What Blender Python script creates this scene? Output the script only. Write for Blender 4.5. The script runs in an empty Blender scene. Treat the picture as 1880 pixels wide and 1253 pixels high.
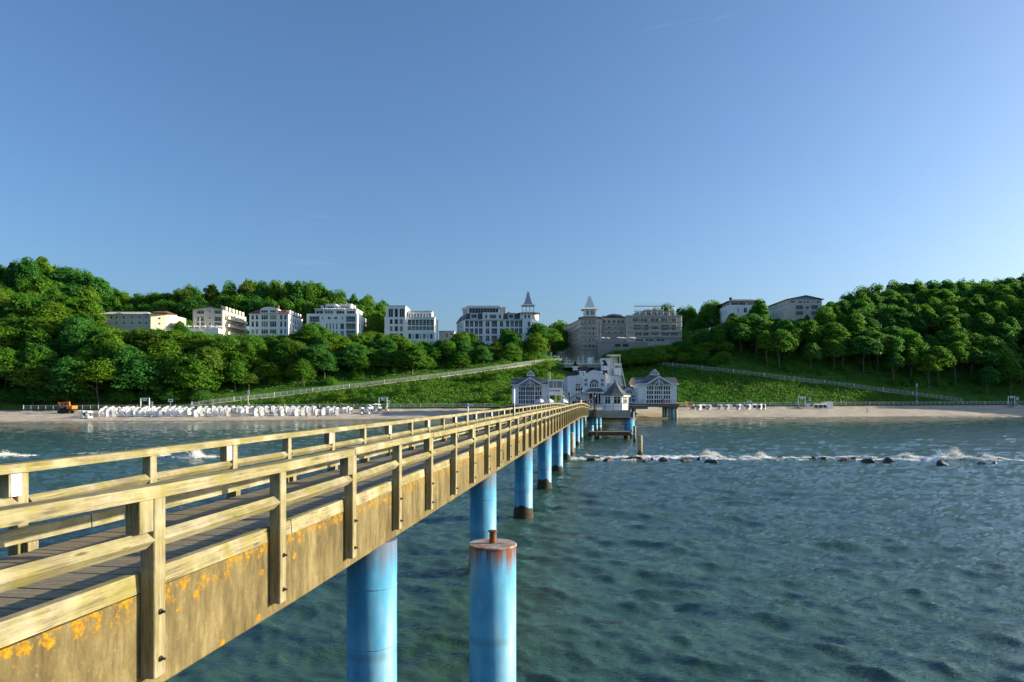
import bpy, bmesh, math, random
import numpy as np
from mathutils import Vector, Matrix

# ------------------------------------------------------------------ camera, sky, sun, exposure
scene = bpy.context.scene
col = scene.collection
R = math.radians
F = 1253.0            # focal length in photograph pixels (1880 wide): 24 mm on full frame
HZ = 735.0            # horizon row in the photograph
EYE = 5.5             # eye height above the water

cam_data = bpy.data.cameras.new('camera')
cam_data.sensor_width = 36.0
cam_data.lens = 36.0 * F / 1880.0
cam_data.shift_y = (HZ - 626.5) / 1880.0
cam_data.clip_start = 0.1
cam_data.clip_end = 6000.0
cam = bpy.data.objects.new('camera', cam_data)
col.objects.link(cam)
cam.location = (0, 0, EYE)
cam.rotation_euler = (R(90), 0, 0)
scene.camera = cam

SUN_AZ = 81.0         # degrees from the view direction (+Y) towards +X
SUN_EL = 14.0
world = bpy.data.worlds.new('World')
scene.world = world
world.use_nodes = True
wn = world.node_tree.nodes
wl_ = world.node_tree.links
wn.clear()
w_out = wn.new('ShaderNodeOutputWorld')
w_bg = wn.new('ShaderNodeBackground')
w_sky = wn.new('ShaderNodeTexSky')
w_sky.sky_type = 'NISHITA'
w_sky.sun_disc = False
w_sky.sun_elevation = R(SUN_EL)
w_sky.sun_rotation = R(SUN_AZ)
w_sky.altitude = 0
w_sky.air_density = 1.0
w_sky.dust_density = 2.4
w_sky.ozone_density = 4.8
w_bg.inputs['Strength'].default_value = 0.118
# thin cirrus: a faint veil of stretched noise over the whole sky
w_tc = wn.new('ShaderNodeTexCoord')
w_map = wn.new('ShaderNodeMapping')
w_map.inputs['Scale'].default_value = (1.6, 1.6, 7.5)
w_map.inputs['Rotation'].default_value = (0.12, 0.05, 1.1)
w_noise = wn.new('ShaderNodeTexNoise')
w_noise.inputs['Scale'].default_value = 2.3
w_noise.inputs['Detail'].default_value = 7.0
w_noise.inputs['Roughness'].default_value = 0.62
w_noise.inputs['Distortion'].default_value = 0.5
w_ramp = wn.new('ShaderNodeValToRGB')
w_ramp.color_ramp.elements[0].position = 0.66
w_ramp.color_ramp.elements[0].color = (0, 0, 0, 1)
w_ramp.color_ramp.elements[1].position = 0.95
w_ramp.color_ramp.elements[1].color = (0.26, 0.26, 0.26, 1)
w_mix = wn.new('ShaderNodeMixRGB')
w_mix.inputs['Color2'].default_value = (4.2, 4.8, 5.6, 1)
wl_.new(w_tc.outputs['Generated'], w_map.inputs['Vector'])
wl_.new(w_map.outputs['Vector'], w_noise.inputs['Vector'])
wl_.new(w_noise.outputs['Fac'], w_ramp.inputs['Fac'])
wl_.new(w_ramp.outputs['Color'], w_mix.inputs['Fac'])
wl_.new(w_sky.outputs['Color'], w_mix.inputs['Color1'])
wl_.new(w_mix.outputs['Color'], w_bg.inputs['Color'])
wl_.new(w_bg.outputs['Background'], w_out.inputs['Surface'])

sun_data = bpy.data.lights.new('sun', 'SUN')
sun_data.energy = 5.0
sun_data.angle = R(0.53)
sun_data.color = (1.0, 0.89, 0.67)
sun = bpy.data.objects.new('sun', sun_data)
col.objects.link(sun)
sun_dir = Vector((math.sin(R(SUN_AZ)) * math.cos(R(SUN_EL)),
                  math.cos(R(SUN_AZ)) * math.cos(R(SUN_EL)), math.sin(R(SUN_EL))))
sun.rotation_euler = sun_dir.to_track_quat('Z', 'Y').to_euler()
sun.location = (80, 20, 60)

scene.view_settings.view_transform = 'Standard'
scene.view_settings.look = 'None'
scene.view_settings.gamma = 1.0
scene.view_settings.exposure = 0.93
scene.view_settings.use_curve_mapping = False
scene.render.engine = 'CYCLES'
scene.cycles.use_denoising = True
scene.cycles.use_adaptive_sampling = False
scene.cycles.max_bounces = 6
scene.cycles.diffuse_bounces = 3
scene.cycles.glossy_bounces = 3
scene.cycles.transparent_max_bounces = 6
scene.cycles.sample_clamp_indirect = 6.0

random.seed(11)
RNG = np.random.default_rng(11)

# ------------------------------------------------------------------ small helpers
def WX(px, Y): return (px - 940.0) * Y / F          # world X of a photo column at depth Y
def WZ(py, Y): return EYE + (HZ - py) * Y / F       # world Z of a photo row at depth Y
def PXX(X, Y): return 940.0 + F * X / Y
def PYY(Z, Y): return HZ + F * (EYE - Z) / Y

def tag(o, label=None, cat=None, group=None, kind=None):
    if label: o['label'] = label
    if cat: o['category'] = cat
    if group: o['group'] = group
    if kind: o['kind'] = kind
    return o

def empty(name, loc=(0, 0, 0), rz=0.0):
    o = bpy.data.objects.new(name, None)
    o.empty_display_size = 0.3
    col.objects.link(o)
    o.location = loc
    o.rotation_euler = (0, 0, rz)
    return o

def link(name, mesh, parent=None, loc=None, rz=None):
    o = bpy.data.objects.new(name, mesh)
    col.objects.link(o)
    if parent is not None: o.parent = parent
    if loc is not None: o.location = loc
    if rz is not None: o.rotation_euler = (0, 0, rz)
    return o

def copy_tree(o, kids, parent=None):
    c = o.copy()
    col.objects.link(c)
    c.parent = parent
    for ch in kids.get(o.name, ()):
        copy_tree(ch, kids, c)
    return c

def kids_of(root):
    out = {}
    def rec(o):
        ch = list(o.children)
        out[o.name] = ch
        for c in ch: rec(c)
    rec(root)
    return out

class MB:
    """collects simple solids and links them as one mesh"""
    def __init__(s):
        s.v = []; s.f = []; s.m = []; s.mi = 0
    def add(s, vs, fs):
        b = len(s.v)
        s.v.extend([tuple(p) for p in vs])
        for f in fs:
            s.f.append(tuple(b + i for i in f)); s.m.append(s.mi)
        return s
    def box(s, x0, x1, y0, y1, z0, z1):
        return s.add([(x0, y0, z0), (x1, y0, z0), (x1, y1, z0), (x0, y1, z0), (x0, y0, z1), (x1, y0, z1), (x1, y1, z1), (x0, y1, z1)],
                     [(0, 3, 2, 1), (4, 5, 6, 7), (0, 1, 5, 4), (1, 2, 6, 5), (2, 3, 7, 6), (3, 0, 4, 7)])
    def hexa(s, p):      # eight corners, bottom ring then top ring
        return s.add(p, [(0, 3, 2, 1), (4, 5, 6, 7), (0, 1, 5, 4), (1, 2, 6, 5), (2, 3, 7, 6), (3, 0, 4, 7)])
    def cbox(s, x0, x1, y0, y1, z0, z1, c=0.008):   # box with chamfered vertical and horizontal edges
        b = bmesh.new()
        bmesh.ops.create_cube(b, size=1.0)
        for v in b.verts:
            v.co = Vector((x0 if v.co.x < 0 else x1, y0 if v.co.y < 0 else y1, z0 if v.co.z < 0 else z1))
        bmesh.ops.bevel(b, geom=b.edges[:], offset=c, segments=1, affect='EDGES')
        b.verts.index_update()
        s.add([v.co[:] for v in b.verts], [[v.index for v in f.verts] for f in b.faces])
        b.free()
        return s
    def bar(s, p0, p1, w, h, roll=0.0, up=(0, 0, 1)):    # beam between two points
        p0 = Vector(p0); p1 = Vector(p1)
        d = (p1 - p0).normalized()
        u = Vector(up)
        if abs(d.dot(u)) > 0.98: u = Vector((0, 1, 0))
        x = d.cross(u).normalized(); z = x.cross(d).normalized()
        if roll:
            q = Matrix.Rotation(roll, 3, d); x = q @ x; z = q @ z
        vs = []
        for p in (p0, p1):
            for a, b in ((-1, -1), (1, -1), (1, 1), (-1, 1)):
                vs.append(p + x * (a * w / 2) + z * (b * h / 2))
        return s.add(vs, [(0, 1, 2, 3), (7, 6, 5, 4), (0, 4, 5, 1), (1, 5, 6, 2), (2, 6, 7, 3), (3, 7, 4, 0)])
    def cyl(s, p0, p1, r0, r1=None, n=8, caps=True):
        r1 = r0 if r1 is None else r1
        p0 = Vector(p0); p1 = Vector(p1)
        d = (p1 - p0).normalized()
        u = Vector((0, 0, 1)) if abs(d.z) < 0.95 else Vector((1, 0, 0))
        x = d.cross(u).normalized(); y = d.cross(x).normalized()
        vs = []
        for p, r in ((p0, r0), (p1, r1)):
            for i in range(n):
                a = 2 * math.pi * i / n
                vs.append(p + x * (r * math.cos(a)) + y * (r * math.sin(a)))
        fs = [(i, i + n, (i + 1) % n + n, (i + 1) % n) for i in range(n)]
        if caps:
            fs += [tuple(range(n)), tuple(range(2 * n - 1, n - 1, -1))]
        return s.add(vs, fs)
    def lathe(s, prof, c=(0, 0), n=12, a0=0.0, sx=1.0, sy=1.0):     # profile [(r, z)]
        vs = []
        for r, z in prof:
            for i in range(n):
                a = a0 + 2 * math.pi * i / n
                vs.append((c[0] + sx * r * math.cos(a), c[1] + sy * r * math.sin(a), z))
        fs = []
        for k in range(len(prof) - 1):
            for i in range(n):
                j = (i + 1) % n
                fs.append((k * n + i, k * n + j, (k + 1) * n + j, (k + 1) * n + i))
        fs.append(tuple(range(n - 1, -1, -1)))
        fs.append(tuple((len(prof) - 1) * n + i for i in range(n)))
        return s.add(vs, fs)
    def prism(s, poly, y0, y1):       # polygon in x, z swept along y
        n = len(poly)
        vs = [(x, y0, z) for x, z in poly] + [(x, y1, z) for x, z in poly]
        fs = [tuple(range(n)), tuple(range(2 * n - 1, n - 1, -1))]
        fs += [((i + 1) % n, i, i + n, (i + 1) % n + n) for i in range(n)]
        return s.add(vs, fs)
    def hip(s, x0, x1, y0, y1, z0, z1, rx=0.0, ry=None):   # hipped roof with ridge inset
        ry = (y1 - y0) / 2 if ry is None else ry
        p = [(x0, y0, z0), (x1, y0, z0), (x1, y1, z0), (x0, y1, z0),
             (x0 + rx, y0 + ry, z1), (x1 - rx, y0 + ry, z1), (x1 - rx, y1 - ry, z1), (x0 + rx, y1 - ry, z1)]
        return s.hexa(p)
    def mesh(s, name, mats, smooth=False):
        me = bpy.data.meshes.new(name)
        me.from_pydata(s.v, [], s.f)
        if not isinstance(mats, (list, tuple)): mats = [mats]
        for m in mats: me.materials.append(m)
        if len(mats) > 1: me.polygons.foreach_set('material_index', s.m)
        if smooth: me.polygons.foreach_set('use_smooth', [True] * len(s.f))
        me.update()
        return me
    def build(s, name, mats, parent=None, loc=None, rz=None, smooth=False):
        return link(name, s.mesh(name, mats, smooth), parent, loc, rz)

def np_mesh(name, verts, quads, mat, smooth=False):
    """mesh from numpy arrays of quads or triangles"""
    me = bpy.data.meshes.new(name)
    n, k = len(quads), quads.shape[1]
    me.vertices.add(len(verts)); me.vertices.foreach_set('co', np.asarray(verts, dtype=np.float32).ravel())
    me.loops.add(n * k); me.loops.foreach_set('vertex_index', np.asarray(quads, dtype=np.int32).ravel())
    me.polygons.add(n)
    me.polygons.foreach_set('loop_start', np.arange(0, n * k, k, dtype=np.int32))
    me.polygons.foreach_set('loop_total', np.full(n, k, dtype=np.int32))
    if smooth: me.polygons.foreach_set('use_smooth', np.ones(n, dtype=bool))
    for m in (mat if isinstance(mat, (list, tuple)) else [mat]): me.materials.append(m)
    me.update(calc_edges=True)
    return me

# ------------------------------------------------------------------ materials
class NT:
    def __init__(s, name):
        s.mat = bpy.data.materials.new(name); s.mat.use_nodes = True
        s.t = s.mat.node_tree; s.n = s.t.nodes; s.l = s.t.links
        s.bsdf = s.n['Principled BSDF']
    def new(s, kind, **kw):
        n = s.n.new(kind)
        for k, v in kw.items():
            if k in n.inputs.keys(): n.inputs[k].default_value = v
            else: setattr(n, k, v)
        return n
    def link(s, a, b): s.l.new(a, b)
    def coords(s, scale=(1, 1, 1), which='Object'):
        tc = s.new('ShaderNodeTexCoord'); mp = s.new('ShaderNodeMapping')
        mp.inputs['Scale'].default_value = scale
        s.link(tc.outputs[which], mp.inputs['Vector'])
        return mp.outputs['Vector']
    def noise(s, vec, scale, detail=4.0, rough=0.55, dist=0.0):
        n = s.new('ShaderNodeTexNoise')
        n.inputs['Scale'].default_value = scale; n.inputs['Detail'].default_value = detail
        n.inputs['Roughness'].default_value = rough; n.inputs['Distortion'].default_value = dist
        if vec is not None: s.link(vec, n.inputs['Vector'])
        return n.outputs['Fac']
    def ramp(s, fac, stops):
        r = s.new('ShaderNodeValToRGB')
        e = r.color_ramp.elements
        while len(e) < len(stops): e.new(0.5)
        for el, (p, c) in zip(e, stops):
            el.position = p
            el.color = (c, c, c, 1) if not hasattr(c, '__len__') else tuple(c) + (1,)
        s.link(fac, r.inputs['Fac'])
        return r.outputs['Color']
    def mix(s, fac, a, b, mode='MIX'):
        m = s.new('ShaderNodeMixRGB', blend_type=mode)
        for sock, val in ((m.inputs['Fac'], fac), (m.inputs['Color1'], a), (m.inputs['Color2'], b)):
            if isinstance(val, (int, float)): sock.default_value = val if sock.type == 'VALUE' else (val, val, val, 1)
            elif hasattr(val, '__len__'): sock.default_value = tuple(val) + (1,)
            else: s.link(val, sock)
        return m.outputs['Color']
    def math(s, op, a, b=0.0, clamp=False):
        m = s.new('ShaderNodeMath', operation=op, use_clamp=clamp)
        for i, val in enumerate((a, b)):
            if isinstance(val, (int, float)): m.inputs[i].default_value = val
            else: s.link(val, m.inputs[i])
        return m.outputs[0]
    def bump(s, h, strength=0.3, dist=0.02, normal=None):
        b = s.new('ShaderNodeBump'); b.inputs['Strength'].default_value = strength; b.inputs['Distance'].default_value = dist
        s.link(h, b.inputs['Height'])
        if normal is not None: s.link(normal, b.inputs['Normal'])
        return b.outputs['Normal']
    def out(s, color=None, rough=None, normal=None, metallic=None, spec=None):
        b = s.bsdf
        for sock, val in ((b.inputs['Base Color'], color), (b.inputs['Roughness'], rough), (b.inputs['Normal'], normal),
                          (b.inputs['Metallic'], metallic), (b.inputs['Specular IOR Level'], spec)):
            if val is None: continue
            if isinstance(val, (int, float)): sock.default_value = val
            elif hasattr(val, '__len__'): sock.default_value = tuple(val) + (1,)
            else: s.link(val, sock)
        return s.mat

def plain(name, c, rough=0.7, var=0.18, scale=2.0, bump=0.0, metallic=0.0, spec=0.4, dirt=0.0, which='Object'):
    n = NT(name)
    v = n.coords((1, 1, 1), which)
    f = n.noise(v, scale, 6.0, 0.6)
    lo = tuple(x * (1 - var) for x in c); hi = tuple(min(1.0, x * (1 + var)) for x in c)
    cc = n.ramp(f, [(0.3, lo), (0.7, hi)])
    if dirt:
        v2 = n.coords((1.5, 1.5, 0.25), which)
        d = n.ramp(n.noise(v2, scale * 1.3, 6.0, 0.65), [(0.5, 0.0), (0.8, dirt)])
        cc = n.mix(d, cc, (0.16, 0.14, 0.11))
    nm = n.bump(n.noise(v, scale * 12, 4.0, 0.6), bump, 0.02) if bump else None
    return n.out(cc, rough, nm, metallic, spec)

def wood(name, stretch, c0=(0.12, 0.10, 0.055), c1=(0.37, 0.315, 0.175), algae=(0.22, 0.20, 0.028), aw=0.62):
    n = NT(name)
    v = n.coords(stretch)
    g = n.noise(v, 1.0, 8.0, 0.68, 0.6)
    fine = n.noise(n.coords(tuple(k * 3.2 for k in stretch)), 1.0, 5.0, 0.7, 0.3)
    v1 = n.coords((1, 1, 1))
    base = n.ramp(g, [(0.30, c0), (0.50, tuple((a + b) / 2 for a, b in zip(c0, c1))), (0.68, c1)])
    base = n.mix(n.ramp(fine, [(0.36, 0.75), (0.47, 0.0)]), base, tuple(k * 0.35 for k in c0))
    a = n.ramp(n.noise(v1, 3.1, 5.0, 0.65), [(0.42, 0.0), (0.62, aw)])
    base = n.mix(a, base, algae)
    pale = n.ramp(n.noise(v1, 1.7, 4.0, 0.6), [(0.48, 0.0), (0.70, 0.65)])
    base = n.mix(pale, base, (0.46, 0.42, 0.30))
    kn = n.new('ShaderNodeTexVoronoi'); kn.inputs['Scale'].default_value = 1.0; n.link(n.coords(tuple(max(1.6, k * 0.32) for k in stretch)), kn.inputs['Vector'])
    base = n.mix(n.ramp(kn.outputs['Distance'], [(0.05, 0.8), (0.13, 0.0)]), base, (0.07, 0.045, 0.018))
    stain = n.ramp(n.noise(v1, 0.9, 6.0, 0.7), [(0.50, 0.0), (0.70, 0.55)])
    base = n.mix(stain, base, (0.13, 0.115, 0.075))
    h = n.math('ADD', n.math('MULTIPLY', g, 0.6), n.math('MULTIPLY', fine, 0.6))
    return n.out(base, 0.82, n.bump(h, 0.8, 0.014), None, 0.25)

M = {}
M['white'] = plain('white_paint', (0.84, 0.84, 0.83), 0.6, 0.06, 0.6, dirt=0.25)
M['white_clean'] = plain('white_trim', (0.82, 0.82, 0.80), 0.5, 0.04, 1.0)
M['cream'] = plain('cream_render', (0.74, 0.66, 0.50), 0.8, 0.06, 0.5, dirt=0.2)
M['beige'] = plain('beige_render', (0.62, 0.57, 0.47), 0.8, 0.08, 0.5, dirt=0.2)
M['greywall'] = plain('grey_render', (0.60, 0.56, 0.48), 0.85, 0.16, 0.4, dirt=0.35)
M['slate'] = plain('slate_roof', (0.105, 0.108, 0.110), 0.55, 0.25, 1.2, bump=0.2)
M['redroof'] = plain('red_roof', (0.25, 0.10, 0.06), 0.7, 0.25, 1.2, bump=0.2)
M['zinc'] = plain('zinc_roof', (0.42, 0.43, 0.46), 0.42, 0.12, 0.7, metallic=0.25)
M['dark'] = plain('dark_metal', (0.03, 0.032, 0.036), 0.5, 0.25, 3.0)
M['lamp_black'] = plain('black_iron', (0.02, 0.021, 0.024), 0.45, 0.2, 3.0)
M['steel'] = plain('galvanised_steel', (0.46, 0.48, 0.50), 0.45, 0.1, 3.0, metallic=0.5)
M['railwhite'] = plain('railing_paint', (0.52, 0.55, 0.55), 0.5, 0.08, 3.0)
M['board'] = plain('scaffold_board', (0.42, 0.36, 0.27), 0.8, 0.25, 1.5)
M['loggia'] = plain('loggia_wall', (0.34, 0.35, 0.37), 0.8, 0.1, 0.6)
M['orange'] = plain('orange_paint', (0.72, 0.19, 0.015), 0.4, 0.12, 2.0, dirt=0.25)
M['red'] = plain('red_paint', (0.55, 0.03, 0.03), 0.5, 0.1, 2.0)
M['rubber'] = plain('track_rubber', (0.025, 0.024, 0.023), 0.85, 0.3, 3.0)
M['stonegrey'] = plain('concrete_grey', (0.33, 0.32, 0.29), 0.9, 0.22, 0.8, bump=0.3, dirt=0.5)
M['path'] = plain('path_paving', (0.40, 0.38, 0.35), 0.9, 0.15, 0.6, dirt=0.2)
M['canvas'] = plain('white_canvas', (0.80, 0.79, 0.76), 0.8, 0.05, 1.0)
M['wicker'] = plain('white_wicker', (0.80, 0.79, 0.77), 0.7, 0.08, 6.0, bump=0.25)
M['stripe'] = plain('brown_lining', (0.20, 0.08, 0.05), 0.8, 0.2, 6.0)
M['greylining'] = plain('grey_lining', (0.22, 0.23, 0.27), 0.8, 0.2, 6.0)
M['skin'] = plain('skin', (0.55, 0.36, 0.27), 0.6, 0.08, 6.0)
M['hair'] = plain('hair', (0.06, 0.04, 0.025), 0.7, 0.2, 20.0)
M['sign'] = plain('sign_face', (0.75, 0.77, 0.80), 0.4, 0.03, 2.0)
M['signblue'] = plain('sign_print', (0.05, 0.10, 0.22), 0.4, 0.1, 2.0)
M['yellowwood'] = plain('pale_timber', (0.55, 0.44, 0.22), 0.75, 0.15, 2.0)

def glass_mat(name, c, rough=0.06, var=0.5):
    n = NT(name)
    v = n.coords((1, 1, 1), 'Object')
    f = n.noise(v, 0.35, 3.0, 0.6)
    cc = n.ramp(f, [(0.3, tuple(k * (1 - var) for k in c)), (0.7, tuple(k * (1 + var) for k in c))])
    oi = n.new('ShaderNodeObjectInfo')       # some windows have pale curtains drawn
    cc = n.mix(n.math('MULTIPLY', n.math('GREATER_THAN', oi.outputs['Random'], 0.74), 0.75), cc, (0.30, 0.31, 0.31))
    return n.out(cc, rough, n.bump(n.noise(v, 0.9, 2.0), 0.06, 0.05), None, 0.45)
M['glass'] = glass_mat('window_glass', (0.022, 0.027, 0.030))
M['glass_grey'] = glass_mat('loggia_glass', (0.10, 0.12, 0.14))
M['glass_pale'] = glass_mat('pale_glass', (0.20, 0.25, 0.25))
# ------------------------------------------------------------------ coast lines and terrain height
_WLX = np.array([-420, -123, -86, -44, 0, 48, 93, 175, 235, 330, 420], float)
_WLY = np.array([150, 164, 169, 185, 196, 203, 209, 233, 245, 222, 195], float)
_PRX = np.array([-420, -160, -123, -40, 50, 110, 200, 240, 300, 345, 420], float)
_PRY = np.array([178, 192, 195, 213, 237, 249, 268, 270, 256, 240, 215], float)
_CRX = np.array([-420, -225, -189, -153, -81, -10, 14, 26, 46, 64, 88, 122, 182, 225, 265, 330, 420], float)
_CRZ = np.array([48, 40, 34.5, 30.5, 30.0, 28.0, 25.5, 21.5, 22.5, 27.5, 36, 39, 43, 46, 52, 62, 66], float)
_BKX = np.array([-420, -300, -230, -170, -80, -40, 0, 90, 130, 170, 220, 265, 330, 420], float)
_BKZ = np.array([64, 60, 54, 44, 42, 34, 26, 34, 44, 50, 58, 60, 60, 62], float)

def sstep(t):
    t = np.clip(t, 0, 1)
    return t * t * (3 - 2 * t)
def water_y(X): return np.interp(X, _WLX, _WLY) + 1.2 * np.sin(np.asarray(X) * 0.11) + 0.7 * np.sin(np.asarray(X) * 0.31 + 1)
def prom_y(X): return np.interp(X, _PRX, _PRY)
def prom_z(X): return 2.9 + (np.asarray(X, float) + 123.0) * 0.0031
def beach_top(X): return 2.05 + (np.asarray(X, float) + 123.0) * 0.0013
SLOPE_L = 58.0
PROM_W = 7.0
def ground(X, Y):
    X = np.asarray(X, float); Y = np.asarray(Y, float)
    w = water_y(X); p = prom_y(X)
    t = (Y - w) / np.maximum(p - w, 1)
    beach = np.where(t < 0, np.maximum(-4.0, 0.06 * (Y - w)), beach_top(X) * (1 - (1 - np.clip(t, 0, 1)) ** 1.7))
    d = Y - p - PROM_W
    s = np.clip(d / SLOPE_L, 0, 1)
    c = np.interp(X, _CRX, _CRZ); b = np.interp(X, _BKX, _BKZ)
    hill = prom_z(X) - 0.02 + (c - prom_z(X)) * (1 - (1 - s) ** 1.35) + (b - c) * sstep((d - SLOPE_L - 25) / 95.0)
    hill = hill + np.clip(d, 0, 8) / 8 * (0.22 * np.sin(X * 0.17 + Y * 0.11) + 0.12 * np.sin(X * 0.43 - Y * 0.29))
    return np.where(Y < p, beach, np.where(d < 0, prom_z(X) - 0.02, hill))
def gz(X, Y): return float(ground(X, Y))
def hit(px, py, y0=190.0, y1=420.0):
    """where the view ray through a photo pixel meets the ground"""
    Y = np.linspace(y0, y1, 2400)
    X = (px - 940.0) * Y / F; Z = EYE + (HZ - py) * Y / F
    k = np.argmax(ground(X, Y) >= Z)
    return float(X[k]), float(Y[k]), float(ground(X[k], Y[k]))

# ------------------------------------------------------------------ the sea
def wave_tile(n, size, wind, wdir, seed, lmin):
    rng = np.random.default_rng(seed)
    k = 2 * np.pi * np.fft.fftfreq(n, size / n)
    kx, ky = np.meshgrid(k, k)
    kk = np.hypot(kx, ky); kk[0, 0] = 1e-6
    L = wind * wind / 9.81
    cosf = (kx * math.cos(wdir) + ky * math.sin(wdir)) / kk
    ph = np.exp(-1.0 / (kk * L) ** 2) / kk ** 3.3 * (0.025 + cosf ** 6) * np.exp(-(kk * lmin) ** 2)
    ph[0, 0] = 0
    h0 = (rng.normal(size=(n, n)) + 1j * rng.normal(size=(n, n))) * np.sqrt(ph)
    H = np.fft.ifft2(h0).real
    sc = 1.0 / H.std()
    return H * sc, (np.fft.ifft2(1j * kx / kk * h0).real * sc), (np.fft.ifft2(1j * ky / kk * h0).real * sc)

def sample(tile, size, X, Y):
    n = tile.shape[0]
    u = (X / size * n) % n; v = (Y / size * n) % n
    i = np.floor(u).astype(int); j = np.floor(v).astype(int)
    fu = u - i; fv = v - j
    i0, i1, j0, j1 = i % n, (i + 1) % n, j % n, (j + 1) % n
    return (tile[j0, i0] * (1 - fu) * (1 - fv) + tile[j0, i1] * fu * (1 - fv) + tile[j1, i0] * (1 - fu) * fv + tile[j1, i1] * fu * fv)

rows = [-90, -50, -25, -10, 0, 5]
y = 8.0
while y < 300:
    rows.append(y)
    y += max(0.10, 0.0062 * y)
rows = np.array(rows)
tcol = np.concatenate([[-12, -6, -3, -1.6], np.linspace(-1, 1, 430), [1.6, 3, 6, 12]])
RY, TC = np.meshgrid(rows, tcol, indexing='ij')
SX = TC * (0.80 * np.maximum(RY, 6) + 6.0)
SY = RY.copy()
_t1 = wave_tile(512, 83.0, 3.0, R(80), 3, 0.06)
_t2 = wave_tile(512, 47.0, 1.5, R(66), 5, 0.04)
ca, sa = math.cos(0.5), math.sin(0.5)
U1, V1 = SX, SY
U2, V2 = ca * SX - sa * SY + 13, sa * SX + ca * SY + 7
shore_d = water_y(SX) - SY
depthf = np.clip(shore_d / 140.0, 0.15, 1.0)
A1, A2 = 0.060, 0.014
h = A1 * sample(_t1[0], 83.0, U1, V1) + A2 * sample(_t2[0], 47.0, U2, V2)
dxx = A1 * sample(_t1[1], 83.0, U1, V1) + A2 * (ca * sample(_t2[1], 47.0, U2, V2) + sa * sample(_t2[2], 47.0, U2, V2))
dyy = A1 * sample(_t1[2], 83.0, U1, V1) + A2 * (-sa * sample(_t2[1], 47.0, U2, V2) + ca * sample(_t2[2], 47.0, U2, V2))
_t3 = wave_tile(512, 13.0, 0.9, R(95), 8, 0.03)
h = h + 0.008 * sample(_t3[0], 13.0, U2, V2)
inner = np.where(np.abs(TC) <= 1.0, 1.0, 0.35)
# rock reef: line of breaking water, right of the pier and left of it
def reef_y(X): return np.interp(X, [-60, -34, -5, 4.5, 20, 45, 60], [66, 71.5, 66, 64, 62.5, 61.0, 60.0])
rd = SY - reef_y(SX)
nz = sample(_t2[0], 47.0, U2 * 1.7, V2 * 0.6)
nz2 = sample(_t1[0], 83.0, U1 * 2.9 + 31, V1 * 1.1)
on_reef = np.where(SX > 3.8, 1.0, np.where((SX > -60) & (SX < -26), 0.5, 0.0)) * np.where(SX > 49, np.clip(1 - (SX - 49) / 5, 0, 1), 1.0)
seg = 0.72 + 0.28 * np.sin(SX * 0.55 + 0.7) + 0.22 * np.sin(SX * 1.3 + 2.0)
right_part = np.where((SX > 22) & (SX < 34), 0.2, 0.85)
foam = on_reef * right_part * np.clip(seg, 0, 1.2) * np.exp(-((rd - 1.0 - 0.35 * nz) / 1.5) ** 2)
h = h + on_reef * right_part * 0.22 * np.exp(-((rd - 0.9) / 1.2) ** 2) * (0.6 + 0.5 * nz2)
# small breakers off the beach
wob = 1.2 * np.sin(SX * 0.09) + 0.8 * nz2
for off, amp, wd in ((1.2, 1.0, 1.1), (6.5, 0.8, 0.8), (12.0, 0.55, 0.7)):
    band = np.exp(-((shore_d - off - wob) / wd) ** 2) * amp * np.clip(0.50 + 0.75 * np.sin(SX * 0.075 + off * 2.1) + 0.35 * nz, 0, 1)
    foam = np.maximum(foam, band)
    h = h + 0.10 * band
# a few whitecaps on the steepest crests
crest = np.clip((h - 0.46) / 0.12, 0, 1) * (shore_d > 20)
foam = np.maximum(foam, crest * 0.45)
SZ = h * depthf * inner
SX2 = SX + 0.75 * dxx * inner * depthf
SY2 = SY + 0.75 * dyy * inner * depthf
nr, nc = SX.shape
idx = np.arange(nr * nc).reshape(nr, nc)
quads = np.stack([idx[:-1, :-1], idx[:-1, 1:], idx[1:, 1:], idx[1:, :-1]], -1).reshape(-1, 4)
sw = NT('sea_water')
_v = sw.coords((1, 1, 1))
_n1 = sw.noise(sw.coords((0.8, 2.2, 1.0)), 2.4, 7.0, 0.62, 0.6)
_n2 = sw.noise(sw.coords((0.9, 2.0, 1.0)), 8.0, 4.0, 0.6, 0.5)
_hh = sw.math('ADD', sw.math('MULTIPLY', _n1, 0.6), sw.math('MULTIPLY', _n2, 0.4))
_nm = sw.bump(_hh, 0.8, 0.08)
_big = sw.noise(_v, 0.05, 3.0, 0.5)
_c = sw.mix(sw.ramp(_big, [(0.35, 0.0), (0.65, 1.0)]), (0.034, 0.084, 0.064), (0.038, 0.094, 0.062))
_at = sw.new('ShaderNodeAttribute', attribute_name='shallow')
_c = sw.mix(_at.outputs['Fac'], _c, (0.09, 0.105, 0.045))
_af = sw.new('ShaderNodeAttribute', attribute_name='foam')
_fn = sw.noise(sw.coords((0.8, 1.5, 1.0)), 1.5, 8.0, 0.72, 0.8)
_fm = sw.math('MULTIPLY', sw.math('SUBTRACT', sw.math('ADD', _af.outputs['Fac'], sw.math('MULTIPLY', _fn, 0.9)), 0.80), 4.0, True)
_fm = sw.math('MULTIPLY', _fm, sw.math('MULTIPLY', _af.outputs['Fac'], 5.0, True))
_c = sw.mix(_fm, _c, (0.80, 0.82, 0.80))
_r = sw.mix(_fm, 0.06, 0.7)
sw.bsdf.inputs['IOR'].default_value = 1.45
sw.out(_c, _r, _nm, None, 0.6)
M['sea'] = sw.mat
sea_me = np_mesh('sea', np.stack([SX2, SY2, SZ], -1).reshape(-1, 3), quads, M['sea'], True)
for nm_, arr in (('foam', foam), ('shallow', np.clip(1 - (shore_d - 1.0) / 16.0, 0, 1) * 0.75 * (shore_d > -30))):
    a = sea_me.attributes.new(nm_, 'FLOAT', 'POINT')
    a.data.foreach_set('value', np.asarray(arr, dtype=np.float32).ravel())
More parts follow.
